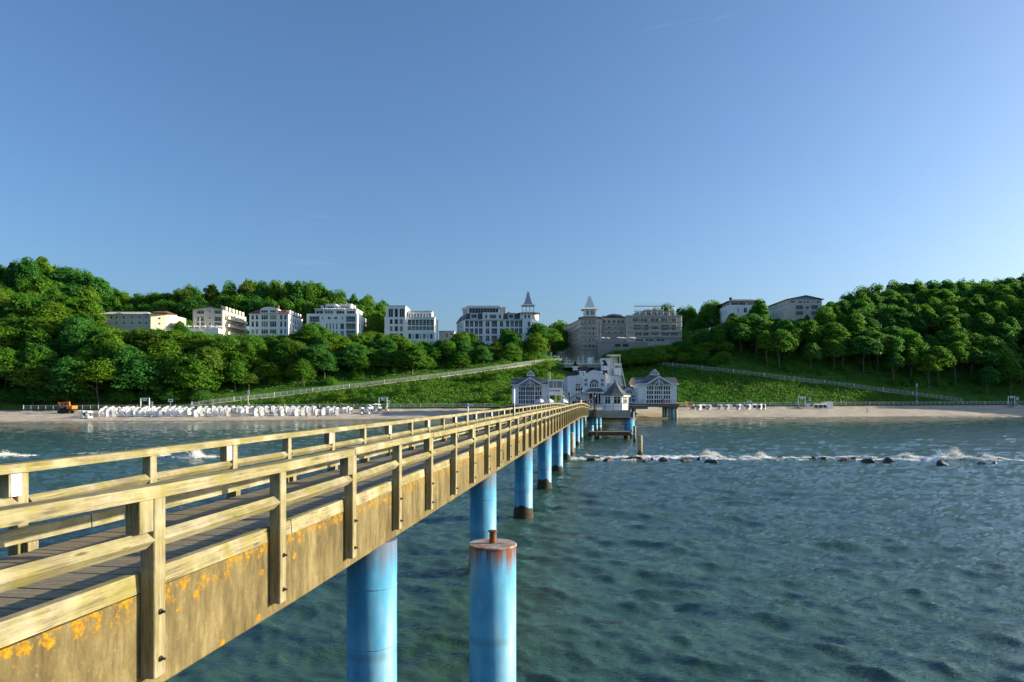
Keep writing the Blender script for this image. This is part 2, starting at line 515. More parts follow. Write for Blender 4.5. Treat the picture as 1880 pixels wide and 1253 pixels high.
tag(link('sea', sea_me), 'choppy green sea under and around the pier', kind='structure')

# ------------------------------------------------------------------ beach, promenade, hillside
def grid_mesh(name, xs, yfun, ts, mat, zoff=0.0, smooth=True):
    X, T = np.meshgrid(xs, ts, indexing='ij')
    Y = yfun(X, T)
    Z = ground(X, Y) + zoff
    n0, n1 = X.shape
    ii = np.arange(n0 * n1).reshape(n0, n1)
    q = np.stack([ii[:-1, :-1], ii[1:, :-1], ii[1:, 1:], ii[:-1, 1:]], -1).reshape(-1, 4)
    return np_mesh(name, np.stack([X, Y, Z], -1).reshape(-1, 3), q, mat, smooth), X, Y

sn = NT('beach_sand')
_v = sn.coords((1, 1, 1))
_s = sn.ramp(sn.noise(_v, 0.35, 7.0, 0.65), [(0.3, (0.42, 0.355, 0.265)), (0.7, (0.58, 0.50, 0.39))])
_s = sn.mix(sn.ramp(sn.noise(sn.coords((0.15, 1.2, 1)), 0.9, 6.0, 0.7), [(0.55, 0.0), (0.72, 0.5)]), _s, (0.20, 0.16, 0.11))
_geo = sn.new('ShaderNodeNewGeometry'); _sep = sn.new('ShaderNodeSeparateXYZ')
sn.link(_geo.outputs['Position'], _sep.inputs[0])
_wet = sn.ramp(sn.math('ADD', _sep.outputs['Z'], sn.math('MULTIPLY', sn.noise(_v, 0.4), 0.35)), [(0.30, 0.8), (0.62, 0.0)])
_s = sn.mix(_wet, _s, (0.15, 0.12, 0.075))
M['sand'] = sn.out(_s, 0.9, sn.bump(sn.noise(_v, 1.6, 6.0, 0.7), 0.9, 0.25), None, 0.2)
xs = np.concatenate([np.linspace(-420, -170, 40), np.linspace(-168, 220, 260), np.linspace(224, 420, 30)])
me, _, _ = grid_mesh('beach', xs, lambda X, T: water_y(X) - 24 + T * (prom_y(X) + 0.25 - water_y(X) + 24), np.concatenate([np.linspace(0, .4, 14), np.linspace(.42, 1, 40)]), M['sand'])
_bn = np.zeros(len(me.vertices) * 3, np.float32); me.vertices.foreach_get('co', _bn); _bn = _bn.reshape(-1, 3)
_bn[:, 2] += np.where(_bn[:, 2] > 0.3, 0.12 * np.sin(_bn[:, 0] * 0.9 + 3 * np.sin(_bn[:, 1] * 0.3)) * np.sin(_bn[:, 1] * 0.8) + RNG.normal(0, 0.035, len(_bn)), 0)
me.vertices.foreach_set('co', _bn.ravel()); me.update()
tag(link('beach', me), 'strip of pale sand between sea and promenade', kind='structure')

pv = M['path']
me, _, _ = grid_mesh('promenade', xs, lambda X, T: prom_y(X) + 0.3 + T * (PROM_W - 0.3), np.linspace(0, 1, 4), pv, 0.02)
tag(link('promenade', me), 'paved promenade along the foot of the slope', kind='structure')

gn = NT('slope_grass')
_v = gn.coords((1, 1, 1))
_g = gn.ramp(gn.noise(_v, 0.22, 7.0, 0.7), [(0.3, (0.028, 0.080, 0.010)), (0.5, (0.055, 0.145, 0.016)), (0.72, (0.12, 0.20, 0.028))])
_g = gn.mix(gn.ramp(gn.noise(_v, 0.06, 4.0, 0.6), [(0.58, 0.0), (0.75, 0.5)]), _g, (0.12, 0.10, 0.035))
M['grass'] = gn.out(_g, 0.9, gn.bump(gn.noise(_v, 1.2, 6.0, 0.75), 1.0, 0.5), None, 0.1)
xs2 = np.concatenate([np.linspace(-420, -260, 20), np.linspace(-256, 260, 216), np.linspace(266, 420, 20)])
me, _, _ = grid_mesh('hillside', xs2, lambda X, T: prom_y(X) + PROM_W + T, np.concatenate([np.linspace(0, 75, 40), np.linspace(78, 260, 34), [300, 360, 450]]), M['grass'])
tag(link('hillside', me), 'steep green slope rising behind the promenade', kind='structure')
# ------------------------------------------------------------------ the pier
TH = math.atan(0.15)                  # the pier runs a little to the right of the view
PIER_RZ = -TH
def zo(v):                            # the deck climbs gently, then dips to the platform
    if v < 72: return 0.006 * v + 0.022 * min(max(0.0, 6.0 - v), 3.0)
    if v < 84:
        t = v - 72
        return 0.432 + 0.006 * t - 0.026 * t * t / 24.0
    return 0.348 - 0.020 * (v - 84)
V0, V1 = -9.0, 102.0
UN, UF = -3.76, -6.46                 # outer faces of the near and far edge beams
SP = 2.07                             # post spacing
def vY(Y, u): return (Y + u * math.sin(TH)) / math.cos(TH)
def pierw(u, v, z): return Vector((u * math.cos(TH) + v * math.sin(TH), -u * math.sin(TH) + v * math.cos(TH), z))

M['rail'] = wood('weathered_rail_timber', (22, 0.9, 22))
M['post'] = wood('weathered_post_timber', (22, 22, 1.1), aw=0.35)
M['plank'] = wood('weathered_deck_timber', (0.9, 26, 26), (0.16, 0.135, 0.092), (0.36, 0.30, 0.205), (0.18, 0.17, 0.10), 0.3)

cn = NT('lichen_concrete')
_v = cn.coords((1, 1, 1))
_b = cn.ramp(cn.noise(cn.coords((1, 2.2, 0.7)), 2.0, 8.0, 0.7), [(0.28, (0.048, 0.035, 0.014)), (0.5, (0.145, 0.110, 0.045)), (0.75, (0.29, 0.23, 0.108))])
_st = cn.ramp(cn.noise(cn.coords((1, 6, 0.9)), 2.0, 7.0, 0.75), [(0.50, 0.0), (0.72, 0.6)])
_b = cn.mix(_st, _b, (0.12, 0.095, 0.05))
_gr = cn.noise(_v, 34.0, 5.0, 0.85)
_b = cn.mix(cn.ramp(_gr, [(0.53, 0.0), (0.64, 0.7)]), _b, (0.10, 0.09, 0.06))
_b = cn.mix(cn.ramp(_gr, [(0.28, 0.5), (0.4, 0.0)]), _b, (0.45, 0.40, 0.27))
_vor = cn.new('ShaderNodeTexVoronoi'); _vor.inputs['Scale'].default_value = 3.2; _vor.inputs['Randomness'].default_value = 1.0
_dv = cn.mix(0.11, _v, cn.new('ShaderNodeTexNoise', Scale=9.0).outputs['Color'])
cn.link(_dv, _vor.inputs['Vector'])
_sepc = cn.new('ShaderNodeSeparateXYZ'); cn.link(_vor.outputs['Color'], _sepc.inputs[0])
_sepz = cn.new('ShaderNodeSeparateXYZ'); cn.link(_v, _sepz.inputs[0])
# more lichen just under the kerb board, scattered rosettes lower down
_zr = cn.math('SUBTRACT', _sepz.outputs['Z'], cn.math('MULTIPLY', _sepz.outputs['Y'], 0.006))
_top = cn.ramp(cn.math('ADD', _zr, cn.math('MULTIPLY', cn.noise(cn.coords((1, 1.2, 1)), 3.0), 0.26)), [(0.0, 0.0), (1.0, 0.0)])
_topf = cn.math('MULTIPLY', cn.math('SUBTRACT', cn.math('ADD', _zr, cn.math('MULTIPLY', cn.noise(cn.coords((1, 1.0, 1)), 2.0, 5.0, 0.7), 0.45)), 3.93), 9.0, True)
_rad = cn.math('ADD', 0.05, cn.math('MULTIPLY', _sepc.outputs['X'], 0.25))
_rad = cn.math('MULTIPLY', _rad, cn.math('GREATER_THAN', _sepc.outputs['Y'], 0.42))
_spot = cn.math('MULTIPLY', cn.math('SUBTRACT', _rad, _vor.outputs['Distance']), 16.0, True)
_edge = cn.noise(_v, 24.0, 6.0, 0.75)
_lic = cn.math('MULTIPLY', cn.math('MAXIMUM', _spot, cn.math('MULTIPLY', _topf, cn.ramp(cn.noise(cn.coords((1, 1, 1)), 7.5, 6.0, 0.7), [(0.49, 0.0), (0.56, 1.0)]))), cn.ramp(_edge, [(0.36, 0.0), (0.50, 1.0)]))
_lc = cn.ramp(_edge, [(0.42, (0.26, 0.105, 0.002)), (0.56, (0.34, 0.19, 0.003)), (0.7, (0.33, 0.25, 0.02))])
_b = cn.mix(_lic, _b, _lc)
M['girder'] = cn.out(_b, 0.9, cn.bump(cn.math('ADD', cn.math('MULTIPLY', _gr, 0.5), cn.noise(_v, 6.0, 6.0, 0.7)), 0.5, 0.015), None, 0.2)

def paint_blue(name, c=(0.060, 0.31, 0.52), top=3.0, rust=0.5):
    n = NT(name)
    v = n.coords((1, 1, 1))
    b = n.ramp(n.noise(v, 1.4, 6.0, 0.65), [(0.3, tuple(k * 0.80 for k in c)), (0.7, tuple(min(1, k * 1.15) for k in c))])
    fade = n.ramp(n.noise(n.coords((2, 2, 0.5)), 1.1, 5.0, 0.6), [(0.42, 0.0), (0.72, 0.55)])
    b = n.mix(fade, b, (0.36, 0.55, 0.64))
    sp = n.new('ShaderNodeSeparateXYZ'); n.link(v, sp.inputs[0])
    hgt = n.math('MULTIPLY', n.math('ADD', sp.outputs['Z'], 0.75 - top), 0.55, True)
    str_ = n.math('ADD', n.noise(n.coords((5, 5, 0.12)), 1.0, 6.0, 0.7), n.math('MULTIPLY', hgt, 0.75))
    rf = n.ramp(str_, [(0.66, 0.0), (0.84, rust)])
    b = n.mix(rf, b, (0.20, 0.060, 0.012))
    low = n.ramp(n.math('ADD', sp.outputs['Z'], n.math('MULTIPLY', n.noise(n.coords((2, 2, 0.8)), 1.5, 5.0, 0.7), 1.1)), [(0.85, 0.65), (1.0, 0.0)])
    b = n.mix(low, b, (0.14, 0.10, 0.035))
    spk = n.ramp(n.noise(v, 21.0, 3.0, 0.8), [(0.68, 0.0), (0.74, 0.7)])
    b = n.mix(spk, b, (0.12, 0.05, 0.02))
    seam = n.new('ShaderNodeTexWave', wave_type='BANDS', bands_direction='Z'); seam.inputs['Scale'].default_value = 0.13; seam.inputs['Distortion'].default_value = 0.6
    n.link(v, seam.inputs['Vector'])
    b = n.mix(n.ramp(seam.outputs['Fac'], [(0.985, 0.0), (0.999, 0.35)]), b, (0.10, 0.13, 0.14))
    return n.out(b, 0.55, n.bump(n.noise(v, 9.0, 4.0), 0.15, 0.01), None, 0.35)
M['blue'] = paint_blue('blue_steel_paint')
M['blue_mooring'] = paint_blue('blue_mooring_paint', (0.07, 0.34, 0.56), 2.85, 1.0)
M['rust'] = plain('rusty_steel', (0.17, 0.062, 0.022), 0.8, 0.5, 9.0, bump=0.5)
M['growth'] = plain('marine_growth', (0.040, 0.032, 0.016), 0.8, 0.5, 5.0, bump=1.0)
M['bolt'] = plain('bolt_steel', (0.045, 0.035, 0.03), 0.6, 0.3, 20.0, metallic=0.4)
M['lamp_white'] = plain('lamp_panel_white', (0.86, 0.86, 0.88), 0.35, 0.02, 4.0)
M['joint'] = plain('dark_joint', (0.02, 0.018, 0.015), 0.9, 0.2, 4.0)

pier = tag(empty('pier', (0, 0, 0), PIER_RZ), 'long timber-decked concrete pier on blue steel piles running to the shore', 'pier')

# edge beams, cast in lengths with open joints between them
joints = [V0] + [14.4 + 10.2 * k for k in range(0, 9) if V0 < 14.4 + 10.2 * k < V1] + [V1]
for side, (ua, ub) in enumerate(((UN - 0.32, UN), (UF, UF + 0.32))):
    for a, b in zip(joints[:-1], joints[1:]):
        g = MB()
        vs = np.linspace(a + 0.012, b - 0.012, 8)
        for p, q in zip(vs[:-1], vs[1:]):
            pass
        n = len(vs); pts = []
        for v in vs:
            o = zo(v)
            q = [(ub, 3.885), (ub, 3.07), (ub - .02, 3.05), (ua, 3.05), (ua, 3.70), (ub - .085, 3.70), (ub - .085, 3.885)] if side == 0 else [(ua, 3.70), (ua, 3.07), (ua + .02, 3.05), (ub, 3.05), (ub, 3.695), (ua + .085, 3.698), (ua + .04, 3.699)]
            pts += [(x, v, z + o) for x, z in q]
        fs = []
        for i in range(n - 1):
            for k in range(7):
                kk = (k + 1) % 7
                fs.append((i * 7 + k, (i + 1) * 7 + k, (i + 1) * 7 + kk, i * 7 + kk))
        for e_ in (0, (n - 1) * 7): fs.append((e_, e_ + 1, e_ + 2, e_ + 3, e_ + 4, e_ + 5)); fs.append((e_, e_ + 5, e_ + 6))
        g.add(pts, fs)
        go = g.build('edge_beam', M['girder'] if side == 0 else M['stonegrey'], pier)
        if side == 0:
            w = MB()      # drain opening: frame proud of the face with a dark recess inside
            vm = a + 8.6
            if vm < b - 0.3:
                o = zo(vm)
                for (e0, e1, h0, h1) in ((-.085, -.06, 3.30, 3.62), (.06, .085, 3.30, 3.62), (-.06, .06, 3.30, 3.325), (-.06, .06, 3.595, 3.62)):
                    w.box(UN + 0.001, UN + 0.012, vm + e0, vm + e1, h0 + o, h1 + o)
                w.build('drain_frame', M['girder'], go)
                MB().box(UN + 0.0005, UN + 0.004, vm - .06, vm + .06, 3.325 + o, 3.595 + o).build('drain_opening', M['joint'], go)
# slab under the planks
g = MB(); vs = np.linspace(V0, V1, 60)
for a, b in zip(vs[:-1], vs[1:]):
    oa, ob = zo(a), zo(b); x0, x1 = UF + 0.325, UN - 0.325
    g.hexa([(x0, a, 3.45 + oa), (x1, a, 3.45 + oa), (x1, b, 3.45 + ob), (x0, b, 3.45 + ob),
            (x0, a, 3.70 + oa), (x1, a, 3.70 + oa), (x1, b, 3.70 + ob), (x0, b, 3.70 + ob)])
g.build('deck_slab', M['stonegrey'], pier)
# kerb boards on the beams, butted every few metres
for side, (ua, ub) in enumerate(((UN - 0.085, UN + 0.006), (UF - 0.006, UF + 0.085))):
    vv = V0
    while vv < V1 - 0.1:
        e = min(vv + 2 * SP, V1)
        b = MB(); oa, ob = zo(vv), zo(e)
        j = random.uniform(-0.006, 0.006); dz = 0.155 + random.uniform(-0.008, 0.008)
        b.hexa([(ua + j, vv + .004, 3.889 + oa), (ub + j, vv + .004, 3.889 + oa), (ub + j, e - .004, 3.889 + ob), (ua + j, e - .004, 3.889 + ob),
                (ua + j, vv + .004, 3.889 + dz + oa), (ub + j - .012, vv + .004, 3.889 + dz + oa), (ub + j - .012, e - .004, 3.889 + dz + ob), (ua + j, e - .004, 3.889 + dz + ob)])
        b.build('kerb_board', M['rail'], pier)
        vv = e
for k in range(54):      # blocks that carry the far kerb
    v = vY(5.53 - 3 * SP + SP * k, UF)
    if V0 + .2 < v < V1 - .2: MB().box(UF + .002, UF + .07, v - .07, v + .07, 3.70 + zo(v), 3.888 + zo(v)).build('kerb_block', M['post'], pier)
# transverse deck planks: the nearest 300 singly, the rest joined
PW = 0.142
ud0, ud1 = UF + 0.09, UN - 0.09
pm = []
for k in range(6):
    t = MB()
    zt = random.uniform(-0.004, 0.004)
    t.cbox(ud0 + random.uniform(0, .012), ud1 - random.uniform(0, .012), 0.004, PW - 0.005, -0.038, zt, 0.004)
    pm.append(t.mesh('plank', M['plank']))
far_p = MB(); v = 2.6; k = 0
plank_mats = []
while v < V1 - 0.1:
    if k < 298:
        o = link('plank', random.choice(pm), pier, (0, v, 3.80 + zo(v)))
        o.rotation_euler = (math.atan((zo(v + PW) - zo(v)) / PW), 0, random.uniform(-.0008, .0008))
    else:
        far_p.box(ud0, ud1, v + .004, v + PW - .005, 3.762 + zo(v), 3.80 + zo(v) + random.uniform(-.003, .003))
    v += PW; k += 1
tag(far_p.build('distant_planks', M['plank'], pier), kind='stuff')
for zz in (UF + .36, (UF + UN) / 2, UN - .36):
    pass
jb = MB(); vs = np.linspace(2.6, V1, 40)       # joists carry the planks on the slab
for uj in (UF + .42, (UF + UN) / 2, UN - .42):
    for a, b in zip(vs[:-1], vs[1:]):
        oa, ob = zo(a), zo(b)
        jb.hexa([(uj - .05, a, 3.70 + oa), (uj + .05, a, 3.70 + oa), (uj + .05, b, 3.70 + ob), (uj - .05, b, 3.70 + ob),
                 (uj - .05, a, 3.759 + oa), (uj + .05, a, 3.759 + oa), (uj + .05, b, 3.759 + ob), (uj - .05, b, 3.759 + ob)])
jb.build('joist', M['plank'], pier)

# steel piles under the near beam with a ragged collar of marine growth
def growth_collar(r, top, n=28):
    m = MB(); vs = []
    ph = random.uniform(0, 6)
    for i in range(n):
        a = 2 * math.pi * i / n
        hgt = top * (0.55 + 0.45 * max(0, math.cos(a + 1.75)) ** 0.6) + 0.05 * math.sin(5 * a + ph) + random.uniform(-.035, .035)
        rr = r + 0.012
        vs += [(rr * math.cos(a), rr * math.sin(a), -1.2), ((rr + .035) * math.cos(a), (rr + .035) * math.sin(a), hgt * 0.45), ((r + .006) * math.cos(a), (r + .006) * math.sin(a), hgt)]
    fs = []
    for i in range(n):
        j = (i + 1) % n
        for k in range(2):
            fs.append((i * 3 + k, j * 3 + k, j * 3 + k + 1, i * 3 + k + 1))
    return m.add(vs, fs)
pile_pos = []
for k in range(9):
    Y = 11.7 + 10.2 * k
    X = -4.09 + 0.1444 * Y
    r = 0.425 if k < 5 else (0.38 if k < 6 else 0.33)
    u = X * math.cos(TH) - Y * math.sin(TH); v = X * math.sin(TH) + Y * math.cos(TH)
    pile_pos.append((X, Y, r))
    top = 3.049 + zo(v)
    p = MB().lathe([(r, -3.5), (r, top)], n=40).build('pile', M['blue'], pier, (u, v, 0), smooth=False)
    for pl in p.data.polygons: pl.use_smooth = len(pl.vertices) == 4
    for zz in (1.35, 2.35): MB().lathe([(r - .002, zz - .018), (r + .006, zz - .006), (r + .006, zz + .006), (r - .002, zz + .018)], n=40).build('weld_seam', M['blue'], p, smooth=True)
    growth_collar(r, 0.55 + random.uniform(-.06, .1)).build('marine_growth', M['growth'], p, smooth=True)
    if k == 0:
        MB().cyl((0.0, -r - .004, .42), (0.0, -r + .05, .42), .055, n=14).build('drain_hole', M['joint'], p)

# ---- railings: posts bolted outside the beams, top rail, diamond mid rail, lamp boxes
rng_posts = [5.53 + SP * k for k in range(-3, 47)]
def railing(near):
    name = 'timber_railing'
    t = tag(empty(name, (0, 0, 0), PIER_RZ),
            'weathered timber railing on the near side of the pier deck' if near else 'weathered timber railing on the far side of the pier deck, with white lamp panels', 'railing', 'railings of the pier')
    if near: pa, pb = UN + 0.002, UN + 0.132
    else: pa, pb = UF - 0.132, UF - 0.002
    uc = (pa + pb) / 2
    u_ref = UN if near else UF
    vlist = [vY(Y, u_ref) - (0.0 if near else 0.0) for Y in rng_posts]
    vlist = [v for v in vlist if v < V1 - 0.3]
    base = MB().cbox(pa, pb, -.07, .07, 3.215, 4.662, .007).mesh('post', M['post'])
    bm = MB(); outer = pb if near else pa; sg = 1 if near else -1
    boltm = MB().lathe([(.024, -.002), (.024, .012), (.011, .0125), (.011, .046)], n=8).mesh('bolt', M['bolt'])
    for k, v in enumerate(vlist):
        o = zo(v)
        p = link('post', base, t, (random.uniform(-.004, .004), v, o), random.uniform(-.01, .01))
        if k < 14:
            for zz in (3.36, 3.74): link('bolt', boltm, p, (outer, 0, zz)).rotation_euler = (0, sg * R(90), 0)
        lit = (k % 2 == 1) if near else (k % 2 == 0)
        if lit:
            bx = MB().cbox(uc - .062, uc + .062, v - .235, v - .073, 4.405 + o, 4.660 + o, .005).build('lamp_box', M['post'], t)
            s2 = -1 if near else 1
            xw = uc + s2 * .062
            a_, b_ = sorted((xw + s2 * .0005, xw + s2 * .007))
            MB().box(a_, b_, v - .215, v - .085, 4.412 + o, 4.652 + o).build('lamp_panel', M['lamp_white'], bx)
    # top rail boards, joined over every third post
    i = 0; prev = V0
    while prev < V1:
        nx = vlist[i] if i < len(vlist) else V1
        i += 2 if i else 1
        nx = min(nx, V1)
        if nx - prev < 0.2: 
            if nx >= V1: break
            continue
        b = MB(); seg = max(2, int((nx - prev) / 1.4)); vs = np.linspace(prev + .003, nx - .003, seg + 1)
        ru0, ru1 = uc - .105, uc + .078
        if not near: ru0, ru1 = uc - .078, uc + .105
        ju = random.uniform(-.008, .008); jz = random.uniform(-.006, .006)
        for a, c in zip(vs[:-1], vs[1:]):
            oa, oc = zo(a) + jz, zo(c) + jz
            pr = lambda v_, o_: [(ru0 + ju, v_, 4.668 + o_), (ru1 + ju, v_, 4.668 + o_)], 
            b.hexa([(ru0 + ju, a, 4.666 + oa), (ru1 + ju, a, 4.666 + oa), (ru1 + ju, c, 4.666 + oc), (ru0 + ju, c, 4.666 + oc),
                    (ru0 + ju + .012, a, 4.766 + oa), (ru1 + ju - .012, a, 4.766 + oa), (ru1 + ju - .012, c, 4.766 + oc), (ru0 + ju + .012, c, 4.766 + oc)])
        b.build('top_rail', M['rail'], t)
        prev = nx
        if i > len(vlist) + 3: break
    ends = [V0] + vlist + [V1]
    for a, c in zip(ends[:-1], ends[1:]):
        jz = random.uniform(-.012, .012); jz2 = random.uniform(-.012, .012)
        MB().bar((uc, a + .06, 4.325 + zo(a) + jz), (uc, c - .06, 4.325 + zo(c) + jz2), .098, .098, R(45)).build('mid_rail', M['rail'], t)
    return t
railing(True); railing(False)

# ---- the blue mooring pile beside the pier
mo = tag(empty('mooring_pile', (-0.35, 12.4, 0)), 'blue steel mooring pile with rusty cap and small bollard, nearest the viewer', 'mooring pile')
p = MB().lathe([(.425, -3.5), (.425, 2.86)], n=48).build('pile', M['blue_mooring'], mo)
for pl in p.data.polygons: pl.use_smooth = len(pl.vertices) == 4
capn = NT('rusty_cap'); _v = capn.coords((1, 1, 1))
M['cap'] = capn.out(capn.ramp(capn.noise(_v, 5.0, 7.0, 0.75), [(0.40, (0.20, 0.075, 0.025)), (0.55, (0.34, 0.31, 0.30)), (0.8, (0.46, 0.45, 0.45))]), 0.75, capn.bump(capn.noise(_v, 22.0), 0.3, 0.01))
MB().lathe([(.418, 2.862), (.436, 2.866), (.436, 2.895), (.428, 2.90)], n=48).build('cap_plate', M['cap'], mo)
bo = MB().lathe([(.068, 2.902), (.062, 2.93), (.062, 3.10)], (.0, .02), n=20).build('bollard', M['rust'], mo)
MB().lathe([(.062, 3.102), (.086, 3.105), (.088, 3.125), (.05, 3.135)], (.0, .02), n=20).build('bollard_rim', M['rust'], bo)
growth_collar(.425, .45).build('marine_growth', M['growth'], mo, smooth=True)

# ---- smaller mooring posts farther out
def mooring_post(X, Y, r, top, mat, label, cross=False, rust=True):
    t = tag(empty('mooring_post', (X, Y, 0)), label, 'mooring post')
    b = MB().lathe([(r, -3), (r, top * .9), (r * .97, top - .02), (r * .9, top)], n=18).build('pile', mat, t)
    for pl in b.data.polygons: pl.use_smooth = len(pl.vertices) == 4
    growth_collar(r, .5, 16).build('marine_growth', M['growth'], t, smooth=True)
    if cross:
        MB().cyl((-r * 2, 0, top * .62), (r * 2, 0, top * .62), .06, n=8).cyl((-r * 1.9, 0, top * .62), (-r * 1.9, 0, top * .62 + .3), .05, n=8).cyl((r * 1.9, 0, top * .62), (r * 1.9, 0, top * .62 + .3), .05, n=8).build('mooring_horn', M['dark'], t)
    return t
M['oldpile'] = plain('rusty_pale_pile', (0.30, 0.26, 0.17), 0.8, 0.45, 2.0, bump=0.3, dirt=0.8)
mooring_post(WX(1175, 67), 67, .24, 2.05, M['oldpile'], 'tall rusty free-standing post in the water beside the rock reef')
mooring_post(WX(1165, 89.5), 89.5, .20, 2.1, M['oldpile'], 'post with cross horns at the corner of the landing stage', True)
mooring_post(WX(1048.5, 66.5), 66.5, .30, 2.35, M['oldpile'], 'cream rust-stained post standing against the blue pier piles')
# ------------------------------------------------------------------ building kit
FOOT = []          # footprints kept clear of trees: x0, x1, y0, y1
class Bld:
    """a building placed by photo column, base row and depth; local x right, y away, z up, in metres"""
    def __init__(s, name, label, cat, x0, yb, Y, group=None):
        s.x0, s.yb, s.Y, s.k = x0, yb, Y, Y / F
        s.root = tag(empty(name, (WX(x0, Y), Y, WZ(yb, Y))), label, cat, group)
        s.cache = {}
    def fx(s, px): return (px - s.x0) * s.k
    def fz(s, py): return (s.yb - py) * s.k
    def foot(s, w, d, y0=0.0, x0=0.0):
        l = s.root.location
        FOOT.append((l.x + x0, l.x + x0 + w, l.y + y0, l.y + y0 + d))
    def window(s, o, x, z, w, h, dep, kind):
        """one window: frame with mullions as a part, its pane as a sub-part"""
        key = (round(w, 2), round(h, 2), round(dep, 2), kind)
        if key not in s.cache:
            f = MB(); e = 0.11 if kind != 'l' else 0.06
            y0, y1 = dep - 0.09, dep - 0.005
            if kind == 'p':
                f.box(0, .05, y0, y1, 0, h).box(w - .05, w, y0, y1, 0, h).box(.05, w - .05, y0, y1, 0, .05).box(.05, w - .05, y0, y1, h - .05, h)
            elif kind in 'wgd':
                f.box(0, e, y0, y1, 0, h).box(w - e, w, y0, y1, 0, h).box(e, w - e, y0, y1, 0, e).box(e, w - e, y0, y1, h - e, h)
                nx = max(1, round(w / 0.85)) if kind != 'g' else max(1, round(w / 1.3))
                for i in range(1, nx):
                    f.box(w * i / nx - .04, w * i / nx + .04, y0, y1, e, h - e)
                if h > 1.3 and kind == 'w': f.box(e, w - e, y0 + .01, y1 - .01, h * .68 - .035, h * .68 + .035)
                if kind == 'w': f.box(-.12, w + .12, -0.10, 0.05, -.12, -0.002)
            else:   # loggia: door mullions at the back, balustrade at the front
                n = max(2, round(w / 1.1))
                for i in range(n + 1): f.box(w * i / n - .05, w * i / n + .05, y0, y1, 0, h)
                f.box(0, w, y0, y1, h * .82, h * .82 + .08)
                f.box(0.002, w - .002, .04, .09, .95, 1.02)
                m = max(3, int(w / .35))
                for i in range(m + 1): f.box(w * i / m * .99, w * i / m * .99 + .03, .05, .08, .0, .95)
            p = MB().box(0.003, w - 0.003, dep, dep + .03, 0.003, h - .003)
            s.cache[key] = (f.mesh('window', M['white_clean'] if kind != 'l' else M['railwhite']), p.mesh('pane', {'w': M['glass'], 'p': M['glass'], 'g': M['glass'], 'l': M['glass_grey'], 'd': M['glass_pale']}[kind]))
        fm, pm_ = s.cache[key]
        a = link('window', fm, s.root, None)
        a.matrix_local = o @ Matrix.Translation((x, 0, z))
        link('pane', pm_, a)
    def wall(s, p0, p1, z0, z1, holes, mat, name='wall', top=None):
        """a wall from plan point p0 to p1 with real openings; holes are (s0, s1, z0, z1, kind)"""
        p0 = Vector((p0[0], p0[1], 0)); p1 = Vector((p1[0], p1[1], 0))
        L = (p1 - p0).length; ang = math.atan2(p1.y - p0.y, p1.x - p0.x)
        o = Matrix.Translation(p0) @ Matrix.Rotation(ang, 4, 'Z')
        hs = [h for h in holes if h[0] > 0.01 and h[1] < L - 0.01 and h[2] > z0 and h[3] < z1]
        xs = sorted({0.0, L} | {round(v, 3) for h in hs for v in h[:2]}); zs = sorted({z0, z1} | {round(v, 3) for h in hs for v in h[2:4]})
        b = MB()
        inside = lambda x, z: any(h[0] < x < h[1] and h[2] < z < h[3] for h in hs)
        for xa, xb in zip(xs[:-1], xs[1:]):
            for za, zb in zip(zs[:-1], zs[1:]):
                if not inside((xa + xb) / 2, (za + zb) / 2):
                    b.add([(xa, 0, za), (xb, 0, za), (xb, 0, zb), (xa, 0, zb)], [(0, 1, 2, 3)])
        for (xa, xb, za, zb, kd) in hs:
            d = {'w': .16, 'p': .14, 'g': .22, 'd': .16, 'l': 1.3}[kd]
            b.add([(xa, 0, za), (xb, 0, za), (xb, 0, zb), (xa, 0, zb), (xa, d, za), (xb, d, za), (xb, d, zb), (xa, d, zb)],
                  [(0, 4, 5, 1), (1, 5, 6, 2), (2, 6, 7, 3), (3, 7, 4, 0)])
            s.window(o, xa, za, xb - xa, zb - za, d, kd)
        b.add([(0, .3, z0), (L, .3, z0), (L, .3, z1), (0, .3, z1)], []) 
        b.add([(0, 0, z1), (L, 0, z1), (L, .35, z1), (0, .35, z1)], [(0, 1, 2, 3)])
        w = b.build(name, mat, s.root)
        w.matrix_local = o
        return w
    def front(s, xa, xb, yt, yb2, holes, mat, y=0.0, name='wall'):
        x0 = s.fx(xa)
        hs = [(s.fx(a) - x0, s.fx(b) - x0, s.fz(zb), s.fz(zt), k) for (a, b, zt, zb, k) in holes]
        return s.wall((x0, y), (s.fx(xb), y), s.fz(yb2), s.fz(yt), hs, mat, name)
    def part(s, name, mb, mat, parent=None, smooth=False):
        return mb.build(name, mat, parent or s.root, smooth=smooth)
    def shell(s, x0, x1, y1, z0, z1, mat, left=None, right=None, y0=0.0):
        """side and back walls"""
        s.wall((x1, y0), (x1, y1), z0, z1, right or [], mat)
        s.wall((x0, y1), (x0, y0), z0, z1, left or [], mat)
        s.wall((x1, y1), (x0, y1), z0, z1, [], mat)
    def trim(s, x0, x1, z, y=0.0, h=.25, d=.18, mat=None, name='cornice'):
        s.part(name, MB().box(x0 - .1, x1 + .1, y - d, y - .004, z, z + h), mat or M['white_clean'])

def zc(reg, sc):     # converters from an enlarged crop of the photo to photo pixels
    return (lambda x: reg[0] + x / sc), (lambda y: reg[1] + y / sc)
def grid_holes(cols, rows, cx, cy, kind):
    return [(cx(a), cx(b), cy(c), cy(d), kind) for a, b in cols for c, d in rows]
def side_rows(L, rows, n, w, kind='w', m=1.5):
    out = []
    for i in range(n):
        c = m + (L - 2 * m) * (i + .5) / n
        out += [(c - w / 2, c + w / 2, a, b, kind) for a, b in rows]
    return out
def dn(b, py, extra=6.0): return py + extra / b.k     # a row that far below

